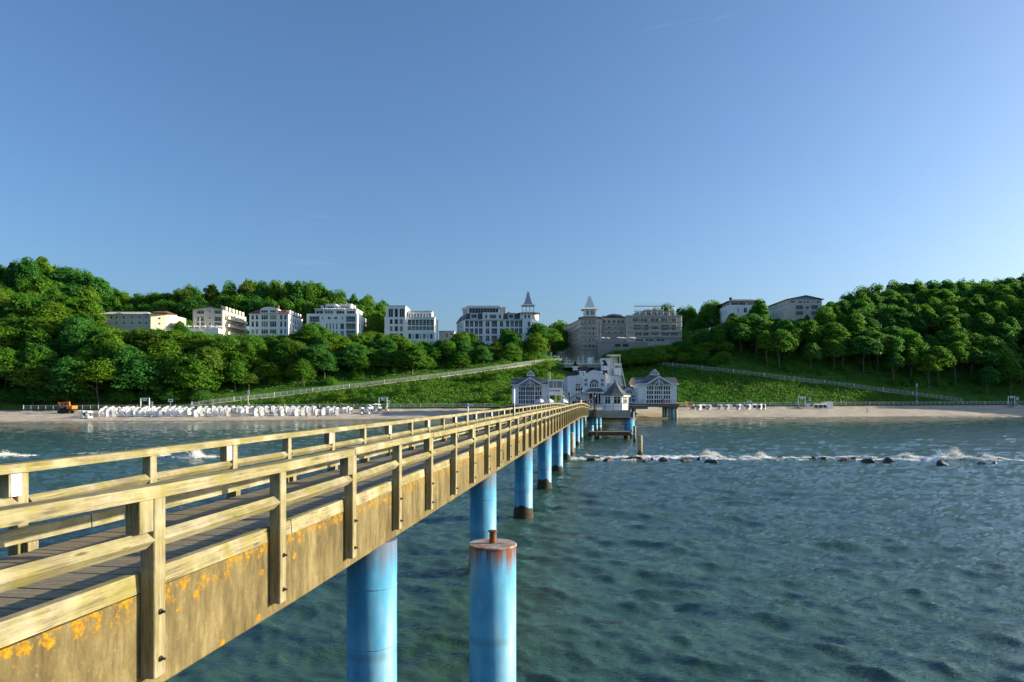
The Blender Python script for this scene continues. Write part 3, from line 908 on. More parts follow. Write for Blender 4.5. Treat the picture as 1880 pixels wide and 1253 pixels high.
# ---- long cream guest house with stair tower, far left
cx, cy = zc((160, 550), 6.267)
b = Bld('guest_house', 'long low cream guest house with stair tower half hidden by trees, far left', 'building', 170, 606, 258)
hs = grid_holes([(78, 104), (262, 290), (322, 346), (403, 430), (503, 525), (584, 620), (664, 692)], [(188, 226)], cx, cy, 'w')
hs += grid_holes([(500, 526), (584, 620), (664, 692), (322, 346), (403, 430)], [(255, 287)], cx, cy, 'w')
b.front(170, cx(713), cy(172), dn(b, 606), hs, M['beige'])
W = b.fx(cx(713)); b.shell(0, W, 14, -6, b.fz(cy(172)), M['beige'])
b.part('roof', MB().hip(-.6, W + .3, -.7, 14.5, b.fz(cy(172)) + .01, b.fz(cy(172)) + 1.6, 4, 6), M['greywall'])
g0, g1 = b.fx(cx(300)), b.fx(cx(450))
b.part('gable', MB().prism([(g0, b.fz(cy(172))), (g1, b.fz(cy(172))), ((g0 + g1) / 2, b.fz(cy(150)))], -.25, 6), M['beige'])
t0, t1 = b.fx(cx(755)), b.fx(cx(890)); zt = b.fz(cy(158))
b.wall((t0, -1.5), (t1, 1.6), -6, zt, [(2.3, 3.3, b.fz(cy(230)), b.fz(cy(207)), 'w'), (2.3, 3.3, b.fz(cy(293)), b.fz(cy(270)), 'w')], M['cream'])
b.wall((b.fx(cx(713)), -.2), (t0, -1.5), -6, zt - .6, [], M['cream']); b.wall((t1, 1.6), (t1 + 1.8, 6.0), -6, zt, [], M['cream']); b.wall((t1 + 1.8, 6), (t1 + 1.8, 14), -6, zt - .5, [], M['cream'])
b.part('tower_roof', MB().hip(t0 - .5, t1 + 2.0, -2.0, 6, zt + .01, zt + .9, 2, 3), M['redroof'])
b.foot(W + 8, 16, -2)

# ---- cream hotel with terrace awnings
b = Bld('gabled_hotel', 'cream gabled hotel with side balconies and white terrace parasols in front', 'building', 354, 611, 273)
hs = grid_holes([(1262, 1342), (1462, 1542)], [(128, 166), (202, 250), (264, 298)], cx, cy, 'l') + grid_holes([(1396, 1424)], [(124, 155), (197, 230), (268, 294)], cx, cy, 'w')
hs += grid_holes([(1240, 1290), (1310, 1360), (1390, 1440), (1470, 1530)], [(345, 385)], cx, cy, 'w')
b.front(354, 409, cy(118), dn(b, 611), hs, M['beige'])
W = b.fx(409); z1 = b.fz(cy(118)); D = 24
rows = [(z1 - 9.3, z1 - 7.4), (z1 - 6.3, z1 - 4.3), (z1 - 3.2, z1 - 1.2)]
b.shell(0, W, D, -6, z1, M['cream'], right=side_rows(D, rows, 7, 1.7, 'w'))
ap = b.fx(cx(1415)); za = b.fz(cy(80))
b.part('gable', MB().prism([(0, z1 + .01), (W, z1 + .01), (ap, za - .25)], -.02, 5), M['beige'])
b.part('roof', MB().prism([(-.7, z1 + .0), (-.4, z1 - .05), (ap, za - .2), (W + .4, z1 - .05), (W + .7, z1), (ap, za + .15)], -.6, D + .5), M['slate'])
for i in range(3):
    for j in range(2):
        pass
for k, (a, c) in enumerate(rows):
    bb = MB().box(W + .005, W + 1.5, 2, D - 2, a - .35, a - .15); bb.box(W + 1.42, W + 1.5, 2, D - 2, a - .15, a + .75)
    b.part('balcony', bb, M['cream'])
for i in range(6):
    y = 3 + i * 3.4
    b.part('dormer', MB().box(W - 1.5, W + .35, y - .9, y + .9, z1 - .2, z1 + 1.5).prism([(W - 1.6, z1 + 1.5), (W + .5, z1 + 1.5), (W - 1.6, z1 + 1.9)], y - 1.05, y + 1.05), M['cream'])
b.foot(W + 4, D, -4)
TERR = (b.root.location.copy(), W, b)

# ---- white villa with gable and bay windows
cx, cy = zc((450, 545), 8.174)
b = Bld('bay_villa', 'white three-storey villa with a curved gable and rows of tall windows', 'building', 458, 620, 280)
cols = [(92, 135), (155, 198), (240, 345), (368, 470), (520, 560), (583, 622)]
hs = grid_holes(cols, [(275, 345), (368, 455), (488, 560)], cx, cy, 'w') + grid_holes([(90, 190), (215, 330), (360, 470), (500, 620)], [(580, 607)], cx, cy, 'g')
b.front(458, cx(650), cy(258), dn(b, 620), hs, M['white'])
W = b.fx(cx(650)); z1 = b.fz(cy(258)); D = 19
b.shell(0, W, D, -6, z1, M['white'], right=side_rows(D, [(z1 - 3.1, z1 - 1.0), (z1 - 6.4, z1 - 3.9), (z1 - 9.6, z1 - 7.3)], 5, 1.2))
g0, g1, gm = b.fx(cx(228)), b.fx(cx(500)), b.fx(cx(365)); za = b.fz(cy(155)); zh = b.fz(cy(205))
arch = [(g0, z1)] + [(gm - (gm - g0) * math.cos(t), zh + (za - zh) * math.sin(t)) for t in np.linspace(0, math.pi, 11)] + [(g1, z1)]
gb = b.front(cx(228), cx(500), cy(200), cy(257), grid_holes([(240, 345), (375, 465)], [(206, 244)], cx, cy, 'w'), M['white'], -.25, 'gable_wall')
b.part('gable', MB().prism([(g0, zh + .02)] + arch[2:-2] + [(g1, zh + .02)], -.25, 5), M['white'])
b.part('roof', MB().hip(-.5, W + .5, -.5, D + .4, z1 + .01, b.fz(cy(190)), 2.6, 3.2), M['redroof'])
for zz in (350, 460, 570): b.trim(0, W, b.fz(cy(zz)), 0, .18, .15)
b.trim(0, W, z1 - .3, 0, .3, .35)
for i in range(5):
    y = 2 + i * 3.4
    b.part('dormer', MB().box(W - 1.3, W + .2, y - .7, y + .7, z1 + .05, z1 + 1.7), M['white'])
for a in (3.5, 9.5):
    for zz in (z1 - 6.7, z1 - 9.9): b.part('side_balcony', MB().box(W + .005, W + 1.3, a, a + 3, zz, zz + .15).box(W + 1.22, W + 1.3, a, a + 3, zz + .15, zz + 1), M['white'])
b.part('chimney', MB().box(W * .55, W * .6, 7, 8, z1, z1 + 4.4), M['redroof'])
b.foot(W + 3, D, -3)

# ---- modern white apartment house with loggias
b = Bld('modern_apartments', 'modern white apartment block with dark square loggias and rooftop boxes', 'building', 563, 622, 285)
hs = grid_holes([(1510, 1655)], [(295, 380), (400, 490), (505, 590)], cx, cy, 'l') + grid_holes([(960, 1115)], [(295, 380), (400, 480), (505, 580)], cx, cy, 'l')
hs += grid_holes([(1148, 1170), (1448, 1470)], [(300, 342)], cx, cy, 'w') + grid_holes([(1238, 1285), (1335, 1385)], [(300, 342)], cx, cy, 'w')
hs += grid_holes([(1213, 1237), (1263, 1287), (1313, 1337), (1363, 1387)], [(400, 490), (510, 590)], cx, cy, 'w') + grid_holes([(1425, 1485)], [(400, 490), (510, 595)], cx, cy, 'g')
b.front(563, cx(1680), cy(255), dn(b, 622), hs, M['white'])
W = b.fx(cx(1680)); z1 = b.fz(cy(255)); D = 18
b.shell(0, W, D, -6, z1, M['white'], right=side_rows(D, [(z1 - 6.6, z1 - 3.8), (z1 - 10, z1 - 7.3)], 3, 2.2, 'g'))
b.part('terrace_floor', MB().box(0.02, W - .02, .3, D, z1 - .35, z1 - .05), M['loggia'])
p0, p1 = b.fx(cx(1030)), b.fx(cx(1650)); zp = b.fz(cy(182))
b.wall((p0, 2.2), (p1, 2.2), z1 - .04, zp, [(p0 * 0 + b.fx(cx(a)) - p0, b.fx(cx(c)) - p0, z1 + .1, zp - .5, 'g') for a, c in ((1040, 1150), (1170, 1300), (1345, 1470), (1505, 1630))], M['white'], 'penthouse_wall')
b.wall((p1, 2.2), (p1, 14), z1 - .04, zp, [], M['white'], 'penthouse_wall'); b.wall((p0, 14), (p0, 2.2), z1 - .04, zp, [], M['white'], 'penthouse_wall')
b.part('penthouse_roof', MB().box(p0 - .4, p1 + .4, 1.4, 14.2, zp + .005, zp + .3), M['white'])
for (a, c, t) in ((1180, 1325, 102), (1390, 1560, 100)):
    q0, q1, zt = b.fx(cx(a)), b.fx(cx(c)), b.fz(cy(t))
    b.wall((q0, 3), (q1, 3), zp + .3, zt, [(.5, q1 - q0 - .5, zp + .6, zt - .75, 'g')], M['white'], 'roof_room_wall')
    b.part('roof_room', MB().box(q0, q1, 3.4, 9, zp + .3, zt).box(q0 - .3, q1 + .3, 2.6, 9.3, zt, zt + .2), M['white'])
for a, c in ((1095, 1130), (1585, 1615)): b.part('chimney', MB().box(b.fx(cx(a)), b.fx(cx(c)), 4, 5.5, zp + .3, b.fz(cy(112))), M['white'])
for i in range(12):
    xx = b.fx(cx(1165)) + i * (b.fx(cx(1480)) - b.fx(cx(1165))) / 11
    b.part('pergola_slat', MB().box(xx, xx + .22, .2, 2.1, zp - .05, zp + .2), M['white'])
b.foot(W + 3, D, -3)

# ---- white tower hotel
cx, cy = zc((695, 545), 12.53)
b = Bld('glazed_hotel', 'white hotel with square glazed corner tower and long balcony wing', 'building', cx(185), 629, 292)
hs = grid_holes([(240, 350), (378, 462), (492, 602)], [(285, 485)], cx, cy, 'g') + grid_holes([(265, 340), (378, 462), (492, 575)], [(525, 645), (685, 810), (850, 970)], cx, cy, 'g')
b.front(cx(185), cx(635), cy(230), dn(b, 629), hs, M['white'], -1.5)
W = b.fx(cx(635)); z1 = b.fz(cy(230))
b.shell(0, W, 11, -6, z1, M['white'], y0=-1.5); b.part('tower_roof', MB().box(-.15, W + .15, -1.7, 11.2, z1 + .005, z1 + .25).box(W * .45, W * .6, 3, 5, z1 + .25, z1 + .7), M['zinc'])
W0 = b.fx(cx(638)); W2 = b.fx(cx(1290)); z2 = b.fz(cy(480))
bays = [(690, 745), (775, 830), (865, 920), (945, 1000), (1030, 1085), (1115, 1170), (1200, 1255)]
hs = grid_holes([(672, 1262)], [(528, 662), (684, 770)], cx, cy, 'l') + grid_holes([(680, 755), (785, 812), (840, 930), (950, 982), (1010, 1090), (1120, 1150), (1180, 1250)], [(850, 975)], cx, cy, 'g')
b.front(cx(638), cx(1290), cy(480), dn(b, 629), hs, M['white'])
for a, c in bays: b.part('bay_column', MB().box(b.fx(cx(c + 6)), b.fx(cx(c + 20)), .1, .4, b.fz(cy(770)), b.fz(cy(528))), M['white'])
b.wall((W2, 0), (W2, 14), -6, z2, [], M['white']); b.wall((W2, 14), (W0, 14), -6, z2, [], M['white'])
b.part('roof_slab', MB().box(W0 + .05, W2 + .2, -.3, 14.2, z2 + .005, z2 + .2), M['white'])
s0, s1, z3 = b.fx(cx(660)), b.fx(cx(1215)), b.fz(cy(332))
b.wall((s0, 1.5), (s1, 1.5), z2 + .2, z3, [(b.fx(cx(a)) - s0, b.fx(cx(a + 42)) - s0, b.fz(cy(460)), b.fz(cy(378)), 'g') for a in (675, 742, 808, 878, 945, 1018, 1085, 1152)], M['white'])
b.wall((s1, 1.5), (s1, 11), z2 + .2, z3, [], M['white']); b.part('upper_roof', MB().box(s0 - .1, s1 + .25, 1.2, 11.2, z3 + .005, z3 + .22), M['zinc'])
lw = b.fx(cx(125)); b.wall((lw, 1), (-.01, 1), -6, b.fz(cy(455)), [(.5, -lw - .4, b.fz(cy(640)), b.fz(cy(540)), 'g')], M['white']); b.wall((lw, 10), (lw, 1), -6, b.fz(cy(455)), [], M['white'])
b.foot(W2 + 3, 14, -4, lw)
lk = Bld('link_building', 'low grey building in the gap between the glazed hotel and the spired hotel', 'building', 806, 629, 325)
lk.front(806, 834, 609, dn(lk, 629), [(818, 823, 611, 620, 'g'), (825, 831, 612, 616, 'w')], M['beige']); lk.shell(0, lk.fx(834), 10, -6, lk.fz(609), M['beige'])
lk.part('roof', MB().box(-.2, lk.fx(834) + .2, -.3, 10.2, lk.fz(609) + .005, lk.fz(609) + .3), M['zinc']); lk.foot(8, 10, -2)

# ---- grand hotel with mansard and spire
cx, cy = zc((820, 520), 8.952)
def spire(b, xc, yc, half, lantern_z0, eave_z, tip_z, wide, solid, mat=None):
    """lantern storey and tall flared spire"""
    lw = half
    l = MB()
    if solid:
        b.wall((xc - lw, yc - lw), (xc + lw, yc - lw), lantern_z0, eave_z - .05, [(lw * .25, lw * .85, lantern_z0 + .5, eave_z - .4, 'd'), (lw * 1.05, lw * 1.75, lantern_z0 + .5, eave_z - .4, 'd')], M['white'], 'lantern_wall')
        b.wall((xc + lw, yc - lw), (xc + lw, yc + lw), lantern_z0, eave_z - .05, [(lw * .4, lw * 1.6, lantern_z0 + .5, eave_z - .4, 'w')], M['white'], 'lantern_wall')
        b.wall((xc + lw, yc + lw), (xc - lw, yc + lw), lantern_z0, eave_z - .05, [], M['white'], 'lantern_wall'); b.wall((xc - lw, yc + lw), (xc - lw, yc - lw), lantern_z0, eave_z - .05, [], M['white'], 'lantern_wall')
    else:
        for i in (-1, -.33, .33, 1):
            for j in (-1, 1):
                b.part('lantern_column', MB().box(xc + i * lw - .13, xc + i * lw + .13, yc + j * lw - .13, yc + j * lw + .13, lantern_z0, eave_z - .06), M['white'])
        b.part('lantern_rail', MB().box(xc - lw, xc + lw, yc - lw - .05, yc - lw + .03, lantern_z0 + .8, lantern_z0 + .95).box(xc - lw, xc + lw, yc + lw - .03, yc + lw + .05, lantern_z0 + .8, lantern_z0 + .95), M['white'])
    H = tip_z - eave_z
    prof = [(wide * 1.414, eave_z), (wide * 1.414, eave_z + .12), (wide * 1.0, eave_z + H * .09), (wide * .78, eave_z + H * .2), (wide * .50, eave_z + H * .5), (wide * .16, eave_z + H * .92), (.05, eave_z + H * .97)]
    sp = MB().lathe([(r, z) for r, z in prof], (xc, yc), 4, math.pi / 4).build('spire', mat or M['zinc'], b.root)
    MB().cyl((xc, yc, eave_z + H * .96), (xc, yc, tip_z + .6), .06, .02, 6).lathe([(.02, eave_z + H * .99), (.16, eave_z + H), (.02, eave_z + H * 1.01)], (xc, yc), 8).build('finial', M['zinc'], sp)

b = Bld('spired_hotel', 'large white hotel with dark mansard, glazed penthouse and pointed grey spire', 'building', cx(300), 632, 300)
rows = [(620, 720), (745, 840), (865, 960)]
hs = grid_holes([(305.5, 365), (380, 440), (460, 515), (530, 590), (740, 830), (975, 1030), (1050, 1105), (1120, 1175), (1190, 1245)], rows, cx, cy, 'l') + grid_holes([(640, 705), (870, 930)], rows, cx, cy, 'w')
b.front(cx(300), cx(1250), cy(602), dn(b, 632), hs, M['white'])
W = b.fx(cx(1250)); z1 = b.fz(cy(602)); z2 = b.fz(cy(490)); D = 20
dl = [(2 + 3 * i, 3.7 + 3 * i, b.fz(cy(r1)), b.fz(cy(r0)), 'w') for i in range(4) for r0, r1 in rows]
xl = b.fx(cx(120))
b.wall((xl, 15), (0, 0), -6, z1, dl, M['white']); b.wall((W, D), (xl, D), -6, z1, [], M['white']); b.wall((xl, D), (xl, 15), -6, z1, [], M['white'])
b.trim(0, W, z1 - .25, 0, .3, .4)
b.part('mansard', MB().add([(xl - .4, 15, z1), (0, -.4, z1), (W, -.4, z1), (W, D, z1), (xl, D, z1), (xl + 1.6, 15.5, z2), (.8, 1.4, z2), (W, 1.4, z2), (W, D, z2), (xl + 1.6, D, z2)],
       [(0, 1, 6, 5), (1, 2, 7, 6), (2, 3, 8, 7), (3, 4, 9, 8), (4, 0, 5, 9), (5, 6, 7, 8, 9)]), M['slate'])
m0, m1 = b.fx(cx(590)), b.fx(cx(930))
b.front(cx(590), cx(930), cy(486), cy(601), grid_holes([(630, 670), (705, 820), (855, 900)], [(520, 585)], cx, cy, 'w'), M['white'], -.5, 'gable_wall')
b.part('gable_block', MB().box(m0, m1, -.18, 4, z1 + .01, b.fz(cy(487))), M['white'])
for a, c in ((390, 510), (1005, 1110)):
    b.front(cx(a), cx(c), cy(500), cy(590), [(cx(a + 14), cx(c - 14), cy(518), cy(578), 'l')], M['white'], -.35, 'dormer')
    b.part('dormer_roof', MB().box(b.fx(cx(a)) - .3, b.fx(cx(c)) + .3, -.6, 3.5, b.fz(cy(500)), b.fz(cy(492))), M['zinc'])
q0, q1 = b.fx(cx(345)), b.fx(cx(862)); zt = b.fz(cy(378))
b.wall((q0, 3), (q1, 3), z2 + .01, zt, [(.4, q1 - q0 - .3, b.fz(cy(482)), b.fz(cy(396)), 'g')], M['white'], 'penthouse_wall')
b.wall((q0 - 3, 12), (q0, 3), z2 + .01, zt, [(.5, 8.6, b.fz(cy(482)), b.fz(cy(396)), 'g')], M['white'], 'penthouse_wall')
b.part('penthouse_roof', MB().add([(q0 - 3.6, 12.2, zt), (q0 - .3, 2.4, zt), (q1 + .3, 2.4, zt), (q1 + .3, 15, zt), (q0 - 3.6, 15, zt), (q0 - 3.6, 12.2, zt + .45), (q0 - .3, 2.4, zt + .45), (q1 + .3, 2.4, zt + .45), (q1 + .3, 15, zt + .45), (q0 - 3.6, 15, zt + .45)],
       [(4, 3, 2, 1, 0), (5, 6, 7, 8, 9), (0, 1, 6, 5), (1, 2, 7, 6), (2, 3, 8, 7), (3, 4, 9, 8), (4, 0, 5, 9)]), M['white'])
b.part('roof_block', MB().box(q1 + .3, b.fx(cx(970)), 3.2, 9, z2, b.fz(cy(378))), M['greywall'])
b.part('roof_plant', MB().box(b.fx(cx(330)), b.fx(cx(900)), 6, 9, zt + .45, b.fz(cy(340))), M['greywall'])
b.part('chimney', MB().box(b.fx(cx(995)), b.fx(cx(1038)), 4, 6, z2, b.fz(cy(455))), M['greywall'])
t0, t1 = b.fx(cx(1252)), b.fx(cx(1390)); t2 = b.fx(cx(1515)); zt = b.fz(cy(500))
b.wall((t0, -1.2), (t1, -1.2), -6, zt, [(.6, 1.6, b.fz(cy(590)), b.fz(cy(520)), 'w'), (2.2, 3.2, b.fz(cy(590)), b.fz(cy(520)), 'w'), (2.0, 3.2, b.fz(cy(715)), b.fz(cy(640)), 'w'), (2.0, 3.2, b.fz(cy(835)), b.fz(cy(760)), 'w')], M['white'], 'tower_wall')
b.wall((t1, -1.2), (t2, 3.4), -6, zt, [(.8 + 1.6 * i, 1.8 + 1.6 * i, b.fz(cy(r1)), b.fz(cy(r0)), 'w') for i in range(3) for r0, r1 in ((520, 590), (640, 715), (760, 835))], M['white'], 'tower_wall')
b.wall((t2, 3.4), (t2 - 2.5, 9), -6, zt, [], M['white'], 'tower_wall')
xa_, xb_ = b.fx(cx(1170)), b.fx(cx(1530)); xm = b.fx(cx(1340))
b.wall((xa_ + .9, -.4), (t0, -1.2), z1, zt, [], M['white'], 'tower_wall')
b.part('tower_roof', MB().hip(xa_, xb_, -1.9, 9, zt + .005, b.fz(cy(475)), (xb_ - xa_) * .25, 3.0), M['slate'])
spire(b, xm, 2.6, b.fx(cx(1434)) - xm, b.fz(cy(478)) - .1, b.fz(cy(367)), b.fz(cy(112)), (b.fx(cx(1450)) - b.fx(cx(1232))) / 2, False)
b.foot(t2 - xl + 4, 22, -3, xl - 2)

# ---- hotel under renovation, wrapped in scaffolding
cx, cy = zc((1010, 535), 7.231)
b = Bld('scaffolded_hotel', 'grey hotel with white-topped spire tower, being renovated behind scaffolding', 'building', cx(410), 650, 300)
tw0, tw1 = 0.0, b.fx(cx(620)); zt = b.fz(cy(348))
lv = [(390, 440), (470, 520), (545, 590), (620, 670), (700, 750)]
b.front(cx(410), cx(620), cy(348), dn(b, 650), grid_holes([(455, 485), (510, 540), (560, 590)], lv, cx, cy, 'w'), M['greywall'], 0, 'tower_wall')
b.wall((tw1, 0), (tw1 + 2.2, 4), -6, zt, [(.8, 2.0, b.fz(cy(d)), b.fz(cy(c)), 'w') for c, d in lv], M['beige'], 'tower_wall')
xw, yw = WX(1027, 343) - WX(cx(410), 300), 43.0
L = math.hypot(xw, yw)
wr = [(b.fz(cy(d)), b.fz(cy(c)), ) for c, d in lv]
b.wall((xw, yw), (0, 0), -6, b.fz(cy(372)), [(1.2 + 3.4 * i, 2.7 + 3.4 * i, a, c, 'w') for i in range(12) for a, c in wr], M['greywall'])
b.part('wing_roof', MB().add([(xw - .5, yw, b.fz(cy(372))), (-.5, 0, b.fz(cy(372))), (6, 0, b.fz(cy(372))), (xw + 10, yw, b.fz(cy(372))), (xw + 4.5, yw, b.fz(cy(372)) + 1.4), (3, 1.5, b.fz(cy(372)) + 1.4)], [(0, 1, 5, 4), (1, 2, 5), (2, 3, 4, 5), (0, 4, 3)]), M['slate'])
b.part('wing_band', MB().bar((xw - .35, yw, b.fz(cy(372)) - 3.4), (-.35, 0, b.fz(cy(372)) - 3.4), .5, .8), M['white'])
m0, m1 = tw1 + 2.2, b.fx(cx(1010)); zm = b.fz(cy(338))
hs = grid_holes([(705, 755), (775, 815), (840, 885), (905, 945), (960, 1000)], [(374, 412)], cx, cy, 'g') + grid_holes([(700, 740), (780, 820), (860, 900), (940, 980)], [(450, 495), (520, 560), (590, 625)], cx, cy, 'w')
b.wall((m0, 3), (m1, 3), -6, zm, [(b.fx(a) - m0, b.fx(c) - m0, b.fz(e), b.fz(d), k) for a, c, d, e, k in hs], M['greywall'])
b.part('roof', MB().hip(m0 - .3, m1 + .3, 2.4, 16, zm + .005, zm + 1.3, 1.5, 5), M['slate'])
b.part('roof_dome', MB().lathe([(4.4, zm + .3), (4.0, zm + .9), (2.4, zm + 1.5), (.3, zm + 1.8)], (m1 - 4.5, 5.0), 16), M['slate'])
r1 = b.fx(cx(1750)); zr = b.fz(cy(328))
hs = grid_holes([(1110, 1205), (1218, 1310), (1480, 1575), (1588, 1690)], [(448, 515)], cx, cy, 'l') + grid_holes([(1135, 1225), (1240, 1320), (1490, 1580), (1600, 1700)], [(540, 590)], cx, cy, 'l')
hs += grid_holes([(1100, 1190), (1210, 1290), (1340, 1440), (1480, 1560), (1590, 1690)], [(362, 412)], cx, cy, 'l') + grid_holes([(1140, 1250), (1270, 1380), (1420, 1520)], [(630, 668)], cx, cy, 'g') + grid_holes([(1350, 1440)], [(455, 510), (540, 590)], cx, cy, 'w')
b.front(cx(1012), cx(1750), cy(328), dn(b, 650), hs, M['greywall'], .6)
b.wall((r1, .6), (r1, 16), -6, zr, [], M['greywall']); b.wall((b.fx(cx(1012)), 3), (b.fx(cx(1012)), .6), -6, zr, [], M['greywall'])
b.part('flat_roof', MB().box(b.fx(cx(1012)), r1 + .3, .3, 16, zr + .005, zr + .3), M['zinc'])
u0, u1 = b.fx(cx(1160)), b.fx(cx(1650)); zu = b.fz(cy(262))
b.wall((u0, 4), (u1, 4), zr + .3, zu, [(1.5 + 3.4 * i, 4 + 3.4 * i, zr + .6, zu - .3, 'w') for i in range(5)], M['loggia'], 'upper_wall'); b.part('upper_block', MB().box(u0, u1, 4.4, 13, zr + .3, zu).box(u0 + 4, u1 - 5, 5, 12, zu, zu + 1.2), M['loggia'])
xm = b.fx(cx(533)); 
b.part('tower_roof', MB().hip(b.fx(cx(385)), b.fx(cx(640)) + 1.4, -.9, 7.5, zt + .005, b.fz(cy(322)), 3.2, 2.6), M['slate'])
spire(b, xm, 3.0, b.fx(cx(608)) - xm, b.fz(cy(326)) - .2, b.fz(cy(238)), b.fz(cy(40)), (b.fx(cx(640)) - b.fx(cx(415))) / 2, True, M['white_clean'])
b.foot(r1 + 2, 50, -4, -14)
SC = b

def scaffold(label, p0, p1, z0, z1, levels, off=1.0):
    """scaffolding along a facade: standards, ledgers and board decks"""
    base = SC.root.location
    A = Vector((p0[0] + base.x, p0[1] + base.y, 0)); Bq = Vector((p1[0] + base.x, p1[1] + base.y, 0))
    d = (Bq - A).normalized(); n = Vector((d.y, -d.x, 0))
    L = (Bq - A).length
    t = tag(empty('scaffolding', (A.x, A.y, base.z + z0), math.atan2(d.y, d.x)), label, 'scaffolding', 'scaffolding on the hotel')
    H = z1 - z0; k = max(2, round(L / 2.5))
    pm_ = MB().cyl((0, -off, 0), (0, -off, H), .045, n=6).mesh('standard', M['steel'])
    pi = MB().cyl((0, -.2, 0), (0, -.2, H), .045, n=6).mesh('standard', M['steel'])
    for i in range(k + 1):
        link('standard', pm_, t, (L * i / k, 0, 0)); link('standard', pi, t, (L * i / k, 0, 0))
    for q in range(1, levels + 1):
        z = H * q / levels - .25
        link('board_deck', MB().box(0, L, -off + .06, -.25, z, z + .07).mesh('board_deck', M['board']), t)
        link('guard_rail', MB().box(-.02, L + .02, -off - .045, -off + .0, z + 1.0, z + 1.07).mesh('guard_rail', M['steel']), t)
        link('toe_board', MB().box(0, L, -off + .02, -off + .055, z + .07, z + .3).mesh('toe_board', M['board']), t)
    for i in range(0, k, 2):
        for q in range(levels):
            link('brace', MB().bar((L * i / k, -off - .06, H * q / levels), (L * (i + 1) / k, -off - .06, H * (q + 1) / levels), .045, .045).mesh('brace', M['steel']), t)
scaffold('tube scaffolding on the front of the spire tower', (-.8, 0), (tw1 + .3, 0), 0, b.fz(cy(372)), 8)
scaffold('tube scaffolding on the sunlit side of the spire tower', (tw1 + .9, 0), (tw1 + 3.0, 3.8), 0, b.fz(cy(365)), 8)
scaffold('tube scaffolding along the street wing left of the spire tower', (xw - .6, yw), (-1.0, .6), 0, b.fz(cy(455)), 6)
scaffold('tube scaffolding on the short block right of the spire tower', (m0 + .8, 3), (m1 - .8, 3), 3, b.fz(cy(425)), 5)
scaffold('tube scaffolding across the long flat-roofed block', (b.fx(cx(1012)) + .3, .5), (r1 - .2, .5), 5, b.fz(cy(335)), 5)
scaffold('tube scaffolding around the rooftop storey of the grey hotel', (u0 - 1, 3.6), (u1 + 1, 3.6), zr + .31, zu + 2.6, 2)

# terrace wall in front of it
tz0 = WZ(652, 292); tw = tag(empty('terrace_wall', (WX(1098, 292), 292, tz0)), 'grey retaining wall below the scaffolded hotel terrace', 'wall')
Lw = WX(1190, 292) - WX(1098, 292); Hw = WZ(630, 292) - tz0
MB().box(0, Lw, 0, 6, -6, Hw).build('wall', M['stonegrey'], tw); MB().box(-.1, Lw + .1, -.2, 6.1, Hw + .003, Hw + .3).build('coping', M['stonegrey'], tw)
for a in (7.2, 10.6): MB().box(a, a + 2.4, -.05, -.004, Hw - 1.6, Hw - .5).build('opening', M['dark'], tw)
MB().box(0, Lw, -.05, .0, Hw + 1.25, Hw + 1.32).build('handrail', M['railwhite'], tw)
for i in range(12): MB().box(Lw * i / 11 - .03, Lw * i / 11 + .03, -.04, .02, Hw + .3, Hw + 1.25).build('rail_post', M['railwhite'], tw)
FOOT.append((WX(1098, 292) - 2, WX(1190, 292) + 2, 288, 300))

# ---- two white houses above the right-hand wood
cx, cy = zc((1290, 530), 7.833)
b = Bld('roof_terrace_house', 'white house with broad flat-pitched roof peeping over the right-hand trees', 'building', cx(372), 606, 325)
W = b.fx(cx(850)); z1 = b.fz(cy(238)); D = 30
b.front(cx(372), cx(850), cy(238), dn(b, 606), grid_holes([(500, 520), (590, 640), (700, 760)], [(275, 350), (420, 490)], cx, cy, 'w'), M['white'])
b.shell(0, W, D, -6, z1, M['white'], left=side_rows(D, [(z1 - 4.6, z1 - 1.8), (z1 - 9.2, z1 - 6.2), (z1 - 13, z1 - 10.5)], 7, 1.3))
e0 = 1.2; ze = b.fz(cy(185))
b.wall((e0, 1.5), (W - .5, 1.5), z1 + .01, ze, [(.5, 3.8, z1 + .2, ze - .4, 'g'), (4.2, 7.6, z1 + .2, ze - .4, 'g'), (8.4, 11.6, z1 + .2, ze - .4, 'g')], M['white'], 'upper_wall')
b.wall((e0, D - 2), (e0, 1.5), z1 + .01, ze, [(2 + 5 * i, 5 + 5 * i, z1 + .2, ze - .4, 'g') for i in range(5)], M['white'], 'upper_wall'); b.part('terrace_floor', MB().box(.1, W, .1, D, z1 - .2, z1), M['loggia'])
b.part('roof', MB().hip(-.8, W + 1.8, -.3, D + .5, ze + .005, b.fz(cy(132)), 5.0, 6), M['slate'])
b.part('chimney', MB().box(b.fx(cx(440)), b.fx(cx(470)), 5, 6, ze + .8, b.fz(cy(105))), M['redroof']); b.foot(W + 2, D, -2, -1)

b = Bld('gabled_house', 'pale house with low gable and balconies above the right-hand trees', 'building', cx(1222), 606, 335)
W = b.fx(cx(1715)); z1 = b.fz(cy(160)); D = 26
hs = grid_holes([(1262, 1330), (1560, 1605), (1640, 1690)], [(178, 210)], cx, cy, 'w') + grid_holes([(1380, 1430), (1450, 1480), (1500, 1530)], [(178, 212)], cx, cy, 'w') + grid_holes([(1340, 1450), (1560, 1660)], [(245, 300), (330, 380)], cx, cy, 'l') + grid_holes([(1480, 1530)], [(250, 300)], cx, cy, 'w')
b.front(cx(1222), cx(1715), cy(160), dn(b, 606), hs, M['beige'])
b.shell(0, W, D, -6, z1, M['beige'], left=side_rows(D, [(z1 - 3.0, z1 - 1.0), (z1 - 6.5, z1 - 4.2)], 6, 1.5))
ap = b.fx(cx(1480)); za = b.fz(cy(102))
b.part('gable', MB().prism([(0, z1 + .01), (W, z1 + .01), (ap, za - .2)], -.02, 3), M['loggia'])
